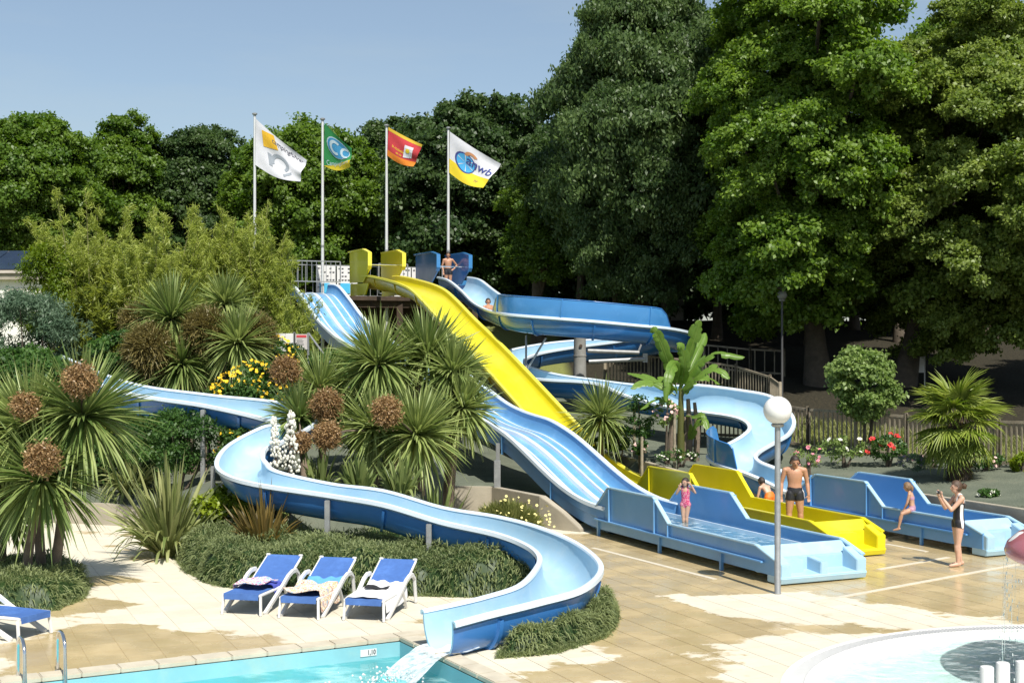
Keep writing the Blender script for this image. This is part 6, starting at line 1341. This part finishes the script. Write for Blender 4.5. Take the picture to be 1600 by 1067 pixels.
# flowering yucca
yb = Vector((-4.78, 28.0, 0.62)); yr = empty('flowering_yucca', tuple(yb), 'yucca with two tall spikes of white bell flowers', 'yucca'); rng = np.random.default_rng(150)
V, Q, T = rosette(rng, (0, 0, 0.25), 0.6, 90, (0, 0, 1), 0.05, lo=-0.1); o = link_mesh('leaf_rosette', np_mesh('leaf_rosette', V, Q, T), bl['yucca'], yr); o['kind'] = 'stuff'
MB().ball((0, 0, 0.1), 0.16, 10, 6).build('root_crown', bark_c, yr, local=True)
bell = MB().ball((0, 0, 0), 0.034, 7, 5, (0.8, 0.8, 1.1)); bme = bpy.data.meshes.new('white_bell'); bme.from_pydata(bell.v, [], bell.f); bme.materials.append(petal['white'])
for (px_, y0, y1, rr) in ((432, 650, 735, 0.16), (452, 640, 742, 0.24)):
    a, b = P(px_, y1, 27.9) - yb, P(px_ + (2 if px_ > 440 else -4), y0, 27.9) - yb; sp = MB().tube([(0, 0, 0.1), a, b], [0.03, 0.025, 0.008], 6).build('flower_spike', bark_c, yr, local=True)
    for k in range(150):
        f = rng.uniform(0, 1) ** 0.85; c = a.lerp(b, f); an = rng.uniform(0, 6.283); r_ = rr * (1 - 0.75 * f) * rng.uniform(0.35, 1.05); o = link_mesh('white_bell', bme, None, sp, (c.x + math.cos(an) * r_, c.y + math.sin(an) * r_, c.z - 0.03)); s_ = rng.uniform(0.7, 1.25); o.scale = (s_,) * 3
# fan palm
pb = Vector(gb(1498, 33.0)); pr = empty('fan_palm', tuple(pb), 'fan palm with a shaggy brown trunk behind the right-hand trough', 'palm'); rng = np.random.default_rng(160)
ch = P(1495, 650, 33.0) - pb; MB().tube([(0, 0, -0.15), (0.02, 0, ch.z * 0.5), (ch.x, 0, ch.z)], [0.27, 0.29, 0.22], 14).build('trunk', bark_p, pr, smooth=60, local=True)
fibs = rand_dirs(rng, 500) * np.array([1, 1, 0]); zf = rng.uniform(0, ch.z, 500); V, Q, T = blades_np(np.stack([fibs[:, 0] * 0.26, fibs[:, 1] * 0.26, zf], 1), unit(fibs + np.array([0, 0, -0.9])), 0.2, 0.03, 0.2, rng.uniform(0, 0.6, 500), nseg=2, rng=rng)
o = link_mesh('trunk_fibre', np_mesh('trunk_fibre', V, Q, T), bl['bronze'], pr); o['kind'] = 'stuff'
def fan_frond(rng, nl=36, pet=0.6, rad=0.80):
    """petiole along +X with a pleated fan at its end"""
    parts = [blades_np(np.array([[0, 0, 0.0]]), np.array([[1, 0, 0.0]]), [pet], [0.03], [0.03], [0.6], nseg=3, prof=[1.2, 1, 0.9, 0.8], roll=0.0, rng=rng)]
    an = np.linspace(-2.25, 2.25, nl); d = np.stack([np.cos(an), np.sin(an), np.full(nl, -0.05)], 1); L = rad * (0.72 + 0.28 * np.cos(an * 0.6)) * rng.uniform(0.92, 1.06, nl)
    parts.append(blades_np(np.tile([pet, 0, 0.0], (nl, 1)), d, L, 0.052, rng.uniform(0.15, 0.55, nl), np.clip(rng.normal(0.55, 0.2, nl), 0, 1), nseg=4, prof=[0.35, 1.0, 0.9, 0.55, 0.04], roll=0.12, fold=0.6, rng=rng))
    V, Q, T = join_np(parts); return np_mesh('frond', V, Q, T, False)
frs = [fan_frond(rng) for _ in range(4)]
for k in range(34):
    f = k / 33.0; el = R(72 - 125 * f + rng.uniform(-10, 10)); az = k * 2.39996; o = link_mesh('frond', frs[k % 4], bl['palm'], pr, (ch.x, ch.y, ch.z - 0.05 - 0.25 * f)); 
    d = Vector((math.cos(az) * math.cos(el), math.sin(az) * math.cos(el), math.sin(el))); side = Vector((0, 0, 1)).cross(d).normalized(); up = d.cross(side); m_ = Matrix((d, side, up)).transposed(); o.rotation_euler = m_.to_euler(); s_ = rng.uniform(0.92, 1.1) * (1 - 0.08 * f); o.scale = (s_,) * 3
# banana
bb = Vector(gb(1064, 37.4)); br_ = empty('banana_plant', tuple(bb), 'banana plant with large torn green leaves behind the yellow trough', 'banana plant'); rng = np.random.default_rng(170)
for (dx, h_, r_) in ((0, 2.0, 0.10), (0.22, 1.7, 0.09), (-0.25, 1.5, 0.08), (0.42, 1.6, 0.08), (0.12, 1.2, 0.07)):
    MB().tube([(dx, 0.05 * dx, -0.1), (dx * 1.1, 0, h_ * 0.5), (dx * 0.9, 0, h_)], [r_ * 1.2, r_, r_ * 0.6], 9).build('stem', bark_c if dx else leaf_mat('banana_stem', (0.12, 0.13, 0.04), (0.2, 0.2, 0.07)), br_, smooth=60, local=True)
def banana_leaf(a, pts, wd, seed, tornk=0.3):
    """midrib through points, blade folded along it, edges torn into strips"""
    rg = np.random.default_rng(seed); c = catmull(pts, 7); n = len(c); T_ = unit(np.gradient(c, axis=0)); up = np.array(a, float); mb = MB(); side = unit(np.cross(T_, up)); nr = np.cross(side, T_); prof = [math.sin(math.pi * min(1, (i / (n - 1)) ** 0.8 * 0.96 + 0.04)) ** 0.55 for i in range(n)]
    tints = []
    for sg in (-1, 1):
        i = 2
        while i < n - 1:
            j = min(n - 1, i + (rg.integers(2, 5) if rg.random() < tornk else rg.integers(4, 9))); tw = rg.normal(0.05, 0.34); rows = []
            for k in range(i, j + 1):
                w_ = wd * prof[k] * (1.0 if i < k < j else 0.80); row = []
                for f in (0, 0.35, 0.7, 1.0): row.append(c[k] + side[k] * sg * w_ * f + nr[k] * (0.28 * w_ * f - (0.34 + tw) * w_ * f * f) + T_[k] * (0.22 * w_ * f))
                rows.append(row)
            mb.grid(rows); i = j
    k0 = len(mb.f); tt = list(np.clip(rg.normal(0.5, 0.08, k0), 0, 1)); mb.tube([Vector(q) for q in c], [0.022 * (1 - 0.8 * i / (n - 1)) for i in range(n)], 5); tt += [0.95] * (len(mb.f) - k0)
    me = bpy.data.meshes.new('leaf'); me.from_pydata(mb.v, [], mb.f); at_ = me.attributes.new('tint', 'FLOAT', 'FACE'); at_.data.foreach_set('value', tt); link_mesh('leaf', me, bl['banana'], br_)
BY = 37.4
def bp_(l): return [tuple(P(x, y, Y) - bb) for x, y, Y in l]
for i, (l, a, wd, tk_) in enumerate([
    ([(1060, 610, BY), (1075, 560, 37.2), (1088, 520, 37.0), (1093, 500, 36.9)], (0.5, -1, 0.2), 0.24, 0.1), ([(1062, 612, BY), (1085, 560, 37.8), (1098, 532, 38.2), (1102, 520, 38.4)], (0.2, -1, 0.3), 0.2, 0.2), ([(1058, 610, BY), (1042, 560, 36.9), (1028, 525, 36.7), (1018, 512, 36.6)], (-0.3, -1, 0.3), 0.22, 0.6),
    ([(1062, 606, BY), (1090, 570, 37.2), (1120, 552, 37.0), (1164, 558, 36.9)], (0, -0.5, 1), 0.24, 0.8), ([(1062, 612, BY), (1090, 588, 36.9), (1118, 577, 36.6), (1140, 592, 36.4)], (0, -0.6, 1), 0.24, 0.9), ([(1058, 615, BY), (1045, 598, 36.9), (1010, 598, 36.5), (985, 607, 36.3)], (0, -0.5, 1), 0.2, 0.4),
    ([(1056, 618, BY), (1030, 600, 37.6), (1005, 588, 37.9), (980, 583, 38.2)], (0, -0.6, 1), 0.17, 0.3), ([(1060, 600, BY), (1056, 570, 36.7), (1046, 585, 36.1), (1040, 628, 35.9)], (0.1, -1, 0.3), 0.2, 0.3), ([(1064, 640, BY), (1050, 628, 36.9), (1025, 625, 36.6), (1000, 640, 36.5)], (0, -0.5, 1), 0.18, 0.7),
    ([(1072, 650, BY), (1085, 650, 37.0), (1098, 648, 36.8), (1103, 662, 36.7)], (0, -0.7, 1), 0.15, 0.5), ([(1074, 690, BY), (1085, 665, 36.9), (1098, 655, 36.7), (1106, 672, 36.5)], (0, -0.8, 0.7), 0.2, 0.5), ([(1066, 620, BY), (1078, 600, 37.9), (1100, 590, 38.2), (1125, 600, 38.4)], (0, -0.6, 1), 0.18, 0.6),
    ([(1062, 605, BY), (1070, 575, 37.0), (1066, 545, 36.8), (1058, 540, 36.7)], (0, -1, 0.3), 0.2, 0.4)]): banana_leaf(a, bp_(l), wd * 0.82, 180 + i, min(1, tk_ + 0.4))
# grass tufts where the lawn meets the matting
rng = np.random.default_rng(200); n = 17000; gx = rng.uniform(6.5, 22, n); gy = np.interp(gx, [8.0, 8.5, 10.85, 12.5, 30], [45, 39.6, 37.6, 35.2, 27]) + rng.uniform(0.1, 4.5, n); gz_ = np.array([height(a, b) for a, b in zip(gx, gy)])
V, Q, T = blades_np(np.stack([gx, gy, gz_ - 0.01], 1), unit(rng.normal(0, 0.35, (n, 3)) + np.array([0, 0, 1])), rng.uniform(0.12, 0.5, n), 0.02, 0.3, np.clip(rng.normal(0.5, 0.25, n), 0, 1), nseg=2, rng=rng)
tag(link_mesh('lawn_grass', np_mesh('lawn_grass', V, Q, T), lm['grassy']), 'long grass behind the picket fence', 'grass', kind='stuff')
# ================================================================ people
def skin_mat(name, col): 
    m = M(name, col, 0.5, 0, 0.07, 9, 0.05, 60); b = m.node_tree.nodes['Principled BSDF']
    b.inputs['Subsurface Weight'].default_value = 0.12; b.inputs['Subsurface Radius'].default_value = (0.02, 0.008, 0.005); b.inputs['Subsurface Scale'].default_value = 0.5
    return m
skin_tan = skin_mat('skin_tanned', (0.42, 0.215, 0.125)); skin_mid = skin_mat('skin_warm', (0.47, 0.27, 0.175)); skin_pale = skin_mat('skin_light', (0.55, 0.34, 0.245))
hair_k = M('hair_dark', (0.028, 0.018, 0.012), 0.5, 0, 0.3, 40, 0.4, 120); hair_b = M('hair_brown', (0.07, 0.04, 0.022), 0.5, 0, 0.3, 40, 0.4, 120); hair_l = M('hair_light_brown', (0.19, 0.115, 0.06), 0.5, 0, 0.3, 40, 0.4, 120)
eye_m = M('eye_dark', (0.02, 0.015, 0.012), 0.3); lip_m = M('lips', (0.30, 0.10, 0.085), 0.5)
STAND = dict(pelvis=(0, 0, .52), waist=(0, 0.003, .60), chest=(0, 0.006, .715), neck=(0, .012, .825), head=(0, -.004, .922), face=(0, -1, 0), up=(0, 0, 1),
             shL=(.108, .008, .800), elL=(.138, .02, .632), wrL=(.143, -.025, .485), hdL=(0, -.15, -1), shR=(-.108, .008, .800), elR=(-.138, .02, .632), wrR=(-.143, -.025, .485), hdR=(0, -.15, -1),
             hipL=(.05, 0, .505), knL=(.055, -.012, .282), anL=(.056, .012, .045), toL=(.066, -.085, .018), hipR=(-.05, 0, .505), knR=(-.055, -.012, .282), anR=(-.056, .012, .045), toR=(-.066, -.085, .018))
def person(label, loc, rz, Hh, pose, skin, hair, wear, girth=1.0, long_hair=None, hold=None):
    p = {k: Vector(v) for k, v in {**STAND, **pose}.items()}; mb = MB(); bones = []
    def cap(n, a, b, ra, rb, mid_=None):
        ra *= girth; rb *= girth; pts = [a, b]; rr = [ra, rb]
        if mid_: pts = [a, a.lerp(b, 0.35), b]; rr = [ra, mid_ * girth, rb]
        mb.tube(pts, rr, 14); mb.ball(a, ra, 14, 9); mb.ball(b, rb, 14, 9); bones.append((n, a, b, ra, rb))
    def ell(c, r, fwd, up):
        fwd = Vector(fwd).normalized(); up = Vector(up).normalized(); sd = up.cross(fwd).normalized(); fwd = sd.cross(up); k = len(mb.v); mb.ball((0, 0, 0), 1.0, 16, 11)
        for i in range(k, len(mb.v)):
            v = mb.v[i]; mb.v[i] = tuple(c + sd * v[0] * r[0] + fwd * v[1] * r[1] + up * v[2] * r[2])
    sp = (p['neck'] - p['pelvis']).normalized(); lat = (p['shL'] - p['shR']).normalized(); fw = lat.cross(sp) * -1; hl = (p['hipL'] - p['hipR']).normalized()
    g = girth
    ell(p['pelvis'] + sp * 0.012, (.088 * g, .060 * g, .070), hl.cross(Vector((0, 0, 1))), (0, 0, 1) if abs(sp.z) > 0.5 else sp); 
    spine = catmull([list(p['pelvis'] - sp * 0.03), list(p['waist']), list(p['chest']), list(p['neck'])], 6); ns = len(spine); rows = []
    for i, c_ in enumerate(spine):
        f_ = i / (ns - 1); wx = np.interp(f_, [0, .18, .42, .62, .8, .92, 1], [.070, .086, .078, .088, .096, .078, .034]) * g; wy = np.interp(f_, [0, .2, .42, .65, .8, .92, 1], [.05, .060, .052, .060, .060, .046, .03]) * g
        rows.append([Vector(c_) + lat * (wx * math.cos(a_)) + fw * (wy * math.sin(a_)) for a_ in np.linspace(0, 2 * math.pi, 21)[:-1]])
    k0 = len(mb.v); mb.grid(rows, True); mb.f.append(tuple(k0 + j for j in reversed(range(20)))); mb.f.append(tuple(k0 + (ns - 1) * 20 + j for j in range(20)))
    bones.append(('torso', p['pelvis'], p['neck'], .085 * g, .075 * g)); cap('shoulder', p['shL'] - sp * 0.004, p['shR'] - sp * 0.004, .031, .031); bones.pop()
    for s_ in 'LR': cap('trap', p['neck'] + sp * 0.012, p['sh' + s_].lerp(p['neck'], 0.25), .026, .030); bones.pop()
    cap('neck', p['chest'] + sp * 0.07, p['head'] - p['up'] * 0.03, .036, .029)
    hu = p['up'].normalized(); hf = p['face'].normalized(); hsd = hu.cross(hf).normalized(); hf = hsd.cross(hu) 
    hk = 1.0 + max(0, (1.5 - Hh)) * 0.42                       # children have larger heads
    hc = p['head']; ell(hc + hu * 0.008, (.050 * hk, .062 * hk, .066 * hk), hf, hu); ell(hc + hf * 0.014 - hu * 0.032 * hk, (.037 * hk, .042 * hk, .040 * hk), hf, hu); ell(hc + hf * 0.062 * hk - hu * 0.012, (.009, .014, .014), hf, hu)
    for s_ in (-1, 1): ell(hc + hsd * s_ * 0.052 * hk - hu * 0.008, (.008, .012, .019), hf, hu)
    bones.append(('head', hc - hu * 0.02, hc + hu * 0.03, .056 * hk, .056 * hk))
    for s_ in 'LR':
        sh, el, wr = p['sh' + s_], p['el' + s_], p['wr' + s_]; cap('uparm', sh, el, .031, .0235, .029); cap('forearm', el, wr, .0235, .0165, .0245)
        hd = p['hd' + s_].normalized(); hn = hd.cross(Vector((1, 0.3, 0.1))).normalized(); hs_ = hd.cross(hn); pc = wr + hd * 0.026; ell(pc, (.021, .011, .030), hn, hd); fr = 0.0062 * (1.6 / Hh) ** 0.5
        for k, ln in enumerate((.036, .043, .045, .040, .031)):
            if k == 0: a = wr + hd * 0.012 + hs_ * 0.018; b = a + (hd * 0.7 + hs_ * 0.75) * 0.03; c = b + (hd + hn * 0.2) * 0.012
            else: a = pc + hd * 0.022 + hs_ * (0.016 - 0.0108 * (k - 1)); b = a + (hd + hn * 0.25 + hs_ * (0.12 - 0.08 * (k - 1))) * ln * 0.55; c = b + (hd * 0.75 + hn * 0.75) * ln * 0.45
            mb.tube([a, b, c], [fr * 1.1, fr, fr * 0.85], 7)
        bones.append(('hand', wr, wr + hd * 0.09, .02, .015))
        hp, kn, an, to = p['hip' + s_], p['kn' + s_], p['an' + s_], p['to' + s_]; cap('thigh', hp, kn, .058, .036, .055); cap('shin', kn, an, .034, .022, .036)
        ell(kn.lerp(an, 0.28) - (fw if abs(fw.z) < .8 else Vector((0, -1, 0))) * 0.010, (.033 * g, .034 * g, .07), fw, kn - an)
        hl_ = an + (an - to).normalized() * 0.02; hl_.z = min(hl_.z, an.z) - 0.012; cap('foot', Vector((hl_.x, hl_.y, hl_.z)), to, .023, .016, .025)
    me0 = bpy.data.meshes.new('body'); me0.from_pydata([tuple(Vector(v) * Hh) for v in mb.v], [], mb.f); bm = bmesh.new(); bm.from_mesh(me0); bmesh.ops.recalc_face_normals(bm, faces=bm.faces); bm.to_mesh(me0); bm.free()
    o = bpy.data.objects.new('tmp', me0); COL.objects.link(o); md = o.modifiers.new('r', 'REMESH'); md.mode = 'VOXEL'; md.voxel_size = 0.0085; md.use_smooth_shade = True
    m2 = o.modifiers.new('s', 'SMOOTH'); m2.factor = 0.5; m2.iterations = 6; m3 = o.modifiers.new('d', 'DECIMATE'); m3.ratio = 0.35
    dg = bpy.context.evaluated_depsgraph_get(); me = bpy.data.meshes.new_from_object(o.evaluated_get(dg)); bpy.data.objects.remove(o); me.name = 'body'; me.materials.clear()
    for pl_ in me.polygons: pl_.use_smooth = True
    body = empty('person', loc, label, 'person'); body.rotation_euler = (0, 0, rz); link_mesh('body', me, skin, body)
    # nearest bone of every face
    nf = len(me.polygons); C = np.empty(nf * 3); me.polygons.foreach_get('center', C); C = C.reshape(-1, 3) / Hh; best = np.full(nf, 1e9); who = np.zeros(nf, int); tt = np.zeros(nf)
    for i, (n, a, b, ra, rb) in enumerate(bones):
        a_, b_ = np.array(a), np.array(b); ab = b_ - a_; t = np.clip(((C - a_) @ ab) / (ab @ ab), 0, 1); d = np.linalg.norm(C - (a_ + t[:, None] * ab), axis=1) - (ra + (rb - ra) * t); m_ = d < best; best[m_] = d[m_]; who[m_] = i; tt[m_] = t[m_]
    names = np.array([b[0] for b in bones])[who]
    hcn = np.array(hc); hrel = np.stack([(C - hcn) @ np.array(hsd), (C - hcn) @ np.array(hf), (C - hcn) @ np.array(hu)], 1) / hk
    def shell(nm, mask, off, mat, parent):
        bm = bmesh.new(); bm.from_mesh(me); bm.faces.ensure_lookup_table(); kill = [bm.faces[i] for i in range(nf) if not mask[i]]; bmesh.ops.delete(bm, geom=kill, context='FACES'); bm.normal_update()
        for _ in range(5):
            nw = {}
            for v in bm.verts:
                nb_ = [e.other_vert(v).co for e in v.link_edges if e.is_boundary]
                if len(nb_) == 2: nw[v] = v.co * 0.4 + (nb_[0] + nb_[1]) * 0.3
            for v, c_ in nw.items(): v.co = c_
        for v in bm.verts: v.co += v.normal * off
        m_ = bpy.data.meshes.new(nm); bm.to_mesh(m_); bm.free(); return link_mesh(nm, m_, mat, parent)
    hairmask = (names == 'head') & ((hrel[:, 2] > 0.040) | ((hrel[:, 1] < 0.002) & (hrel[:, 2] > -0.045)) | ((hrel[:, 1] < 0.03) & (hrel[:, 2] > 0.018)))
    ho = shell('hair', hairmask, 0.014 * Hh / 1.6 + 0.004, hair, body)
    if long_hair:
        mh = MB()
        for pts, rr in long_hair: mh.tube([Vector(q) * Hh for q in pts], [r_ * Hh for r_ in rr], 9)
        mh.build('hair_lock', hair, ho, smooth=60, local=True)
    for s_ in (-1, 1): MB().ball(Vector(hc + hsd * s_ * 0.020 * hk + hf * 0.058 * hk + hu * 0.004) * Hh, 0.0058 * Hh, 8, 6).build('eye', eye_m, body, smooth=0, local=True)
    MB().ball(Vector(hc + hf * 0.056 * hk - hu * 0.040 * hk) * Hh, 0.010 * Hh, 8, 6, (1.3, 0.5, 0.4)).build('mouth', lip_m, body, smooth=0, local=True)
    for nm, fn, off, mat in wear: shell(nm, fn(names, tt, C), off, mat, body)
    return body
TR = lambda lo, hi, th: (lambda n, t, C: ((n == 'torso') & (t >= lo) & (t <= hi)) | ((n == 'thigh') & (t < th)))
black_m = M('black_lycra', (0.014, 0.014, 0.018), 0.55, 0, 0.1, 10); whites_m = M('white_lycra', (0.68, 0.68, 0.68), 0.6, 0, 0.05); orange_m = M('orange_shorts', (0.78, 0.17, 0.015), 0.6, 0, 0.12, 8); lilac_m = pattern_mat('patterned_bikini', [(0.36, 0.16, 0.22), (0.5, 0.3, 0.34), (0.28, 0.14, 0.26)], 45, (0.5, 0.28, 0.3))
pink_m = pattern_mat('pink_floral_lycra', [(0.46, 0.02, 0.10), (0.50, 0.06, 0.15), (0.58, 0.30, 0.32), (0.42, 0.015, 0.09), (0.48, 0.04, 0.13)], 22, (0.5, 0.08, 0.16)); strap_f = lambda n, t, C: (n == 'torso') & (t > 0.62) & (np.abs(np.abs(C[:, 0]) - 0.055) < 0.014) & (C[:, 2] > 0.72)
# man in the yellow trough
q = S(4.2, -1.48, 0.2); person('bare-chested man in dark swim trunks standing in the yellow trough', tuple(q), R(-6), 1.72, dict(head=(0, -.022, .905), face=(0.12, -1, -.42), up=(0, -.25, 1), elL=(.158, .02, .635), wrL=(.168, -.035, .49), elR=(-.162, .02, .635), wrR=(-.170, -.035, .485), shL=(.122, .008, .80), shR=(-.122, .008, .80), knL=(.07, -.012, .282), anL=(.075, .012, .045), toL=(.09, -.08, .018), knR=(-.07, -.012, .282), anR=(-.075, .012, .045), toR=(-.09, -.08, .018)), skin_tan, hair_k,
       [('swim_trunks', TR(0.0, 0.20, 0.36), 0.009, black_m), ('side_panel', lambda n, t, C: (((n == 'torso') & (t < 0.2)) | ((n == 'thigh') & (t < 0.30))) & (np.abs(C[:, 0]) > 0.084) & (np.abs(C[:, 1]) < 0.03), 0.013, whites_m)], girth=1.08)
# girl in the blue trough
q = S(5.45, 0.5, 0.205); person('girl in a pink flowered swimsuit with her hands at her head in the front trough', tuple(q), R(-18), 1.16, dict(elL=(.19, -.01, .73), wrL=(.12, -.05, .88), hdL=(-.55, -.2, 0.6), elR=(-.17, .0, .70), wrR=(-.115, -.03, .83), hdR=(.45, -.1, .7), face=(-.5, -1, -.05), knL=(.03, -.02, .282), anL=(.018, .012, .045), toL=(.03, -.08, .018), knR=(-.04, -.02, .282), anR=(-.03, .02, .045), toR=(-.04, -.07, .018)), skin_mid, hair_k,
       [('swimsuit', TR(0.0, 0.74, 0.10), 0.007, pink_m), ('shoulder_strap', lambda n, t, C: (n == 'torso') & (t > 0.70) & (np.abs(np.abs(C[:, 0]) - 0.05) < 0.016), 0.006, pink_m)], girth=0.92, long_hair=[([(0, .05, .95), (.0, .075, .88), (.0, .07, .78)], (.045, .055, .02)), ([(-.05, .01, .95), (-.06, .03, .86), (-.055, .04, .79)], (.025, .03, .012))])
# woman taking a picture
q = G(1497, 885); person('woman in a black swimsuit with white side stripes holding up a camera', (q.x, q.y, 0.008), R(-88), 1.66, dict(elL=(.10, -.115, .665), wrL=(.055, -.20, .795), hdL=(-.15, -.3, .9), elR=(-.10, -.115, .665), wrR=(-.05, -.205, .80), hdR=(.15, -.3, .9), head=(0, -.02, .920), face=(0, -1, -.12), pelvis=(0, .01, .52), chest=(0, .01, .715), neck=(0, .012, .825), knL=(.05, -.018, .282), anL=(.05, -.02, .045), toL=(.06, -.115, .018), knR=(-.05, .005, .282), anR=(-.05, .05, .045), toR=(-.055, -.045, .018)), skin_pale, hair_b,
       [('swimsuit', TR(0.0, 0.72, 0.22), 0.007, black_m), ('white_stripe', lambda n, t, C: (((n == 'torso') & (t < 0.7)) | ((n == 'thigh') & (t < 0.22))) & (np.abs(C[:, 0]) > 0.05) & (np.abs(C[:, 1] - 0.012) < 0.017), 0.011, whites_m), ('shoulder_strap', lambda n, t, C: (n == 'torso') & (t > 0.70) & (np.abs(np.abs(C[:, 0]) - 0.055) < 0.013), 0.008, whites_m)], girth=0.95,
       long_hair=[([(0, .05, .95), (0, .075, .93), (0, .075, .90)], (.03, .035, .02))])
c = Vector((q.x, q.y, 0)) + Vector((-0.215 * 1.66 - 0.035, -0.02, 0.868 * 1.66)); cmr = empty('compact_camera', tuple(c), 'small dark camera held up by the woman', 'camera')
MB().box(c, (0.03, 0.10, 0.06)).build('camera_body', black_m, cmr, bevel=0.006); MB().tube([c + Vector((-0.012, 0, 0)), c + Vector((-0.035, 0, 0))], 0.02, 12).build('lens', steel_m, cmr)
# girl astride the trough wall
q = S(3.18, -3.82, 0.70); person('girl in a patterned bikini sitting astride the wall of the right-hand trough', (q.x, q.y, q.z - 0.03), R(-118), 1.22, dict(pelvis=(0, .0, .05), waist=(0, -.01, .13), chest=(0, -.02, .235), neck=(0, -.045, .345), head=(0, -.085, .435), face=(-.1, -1, -.08), up=(0, -.15, 1), shL=(.10, -.035, .315), elL=(.115, -.07, .16), wrL=(.085, -.13, .045), hdL=(-.1, -.5, -.6), shR=(-.10, -.035, .315), elR=(-.115, -.08, .16), wrR=(-.08, -.14, .05), hdR=(.1, -.5, -.6), hipL=(.055, -.01, .04), knL=(.155, -.15, -.03), anL=(.15, -.21, -.28), toL=(.15, -.30, -.325), hipR=(-.055, -.01, .04), knR=(-.15, -.12, -.03), anR=(-.16, -.14, -.27), toR=(-.16, -.23, -.30)), skin_mid, hair_l,
       [('bikini_bottom', TR(0.0, 0.22, 0.16), 0.007, lilac_m), ('bikini_top', lambda n, t, C: (n == 'torso') & (t > 0.56) & (t < 0.74), 0.006, lilac_m)], girth=0.88, long_hair=[([(0, -.03, .46), (0, -.01, .42), (0, .0, .36)], (.035, .035, .012))])
# boy bending forward behind the yellow trough
q = S(7.0, -2.75, 0.01); person('small boy in orange shorts bending over beside the spiral slide exit', tuple(q), R(-150), 1.26, dict(pelvis=(0, .06, .50), waist=(0, .02, .565), chest=(0, -.05, .645), neck=(0, -.125, .70), head=(0, -.185, .775), face=(0, -1, -.5), up=(0, -.45, 1), shL=(.105, -.105, .675), elL=(.14, -.13, .50), wrL=(.11, -.16, .36), hdL=(-.1, -.2, -1), shR=(-.105, -.105, .675), elR=(-.14, -.13, .50), wrR=(-.11, -.16, .36), hdR=(.1, -.2, -1), hipL=(.052, .06, .485), knL=(.06, -.02, .27), hipR=(-.052, .06, .485), knR=(-.06, -.02, .27)), skin_pale, hair_k, [('swim_shorts', TR(0.0, 0.26, 0.55), 0.028, orange_m)], girth=0.95)
SIT = dict(pelvis=(0, 0, .065), waist=(0, .03, .14), chest=(0, .05, .245), neck=(0, .05, .355), head=(0, .03, .45), face=(0, -1, -.1), shL=(.105, .045, .325), elL=(.14, .06, .17), wrL=(.13, -.02, .05), hdL=(0, -.8, -.3), shR=(-.105, .045, .325), elR=(-.14, .06, .17), wrR=(-.13, -.02, .05), hdR=(0, -.8, -.3), hipL=(.05, -.01, .06), knL=(.06, -.22, .15), anL=(.055, -.42, .05), toL=(.06, -.46, .13), hipR=(-.05, -.01, .06), knR=(-.06, -.22, .15), anR=(-.055, -.42, .05), toR=(-.06, -.46, .13))
ang = math.atan2(SD.y, SD.x) + math.pi / 2
q = S(10.35, -1.40, 0.24); person('child sitting at the foot of the yellow slide with only the head showing', tuple(q), ang, 1.5, SIT, skin_tan, hair_k, [('swim_shorts', TR(0.0, 0.22, 0.5), 0.01, black_m)], girth=0.95)
i = int(3.3 * 6); q = Vector(FE['mid'][i]) - Vector(FE['up'][i]) * (FE['depth'] - 0.01); tv = FE['T'][i]
person('rider sliding down the spiral slide with the head above the rim', (q.x, q.y, q.z + 0.02), math.atan2(tv[1], tv[0]) + math.pi / 2, 1.62, {**SIT, **dict(waist=(0, .07, .10), chest=(0, .15, .165), neck=(0, .235, .235), head=(0, .265, .33), shL=(.105, .21, .215), elL=(.15, .16, .10), shR=(-.105, .21, .215), elR=(-.15, .16, .10), wrL=(.13, .03, .06), wrR=(-.13, .03, .06))}, skin_tan, hair_k, [('swim_shorts', TR(0.0, 0.22, 0.5), 0.01, black_m)])
q = S(32.6, -4.62, 6.43); person('boy in black trunks standing at the top of the spiral slide', tuple(q), R(8), 1.66, dict(elL=(.225, .045, .665), wrL=(.13, -.01, .555), hdL=(-.8, -.3, -.3), elR=(-.15, .02, .635), wrR=(-.12, -.06, .50), face=(-.15, -1, -.25), up=(0, -.12, 1)), skin_tan, hair_k, [('swim_trunks', TR(0.0, 0.22, 0.36), 0.010, black_m)])
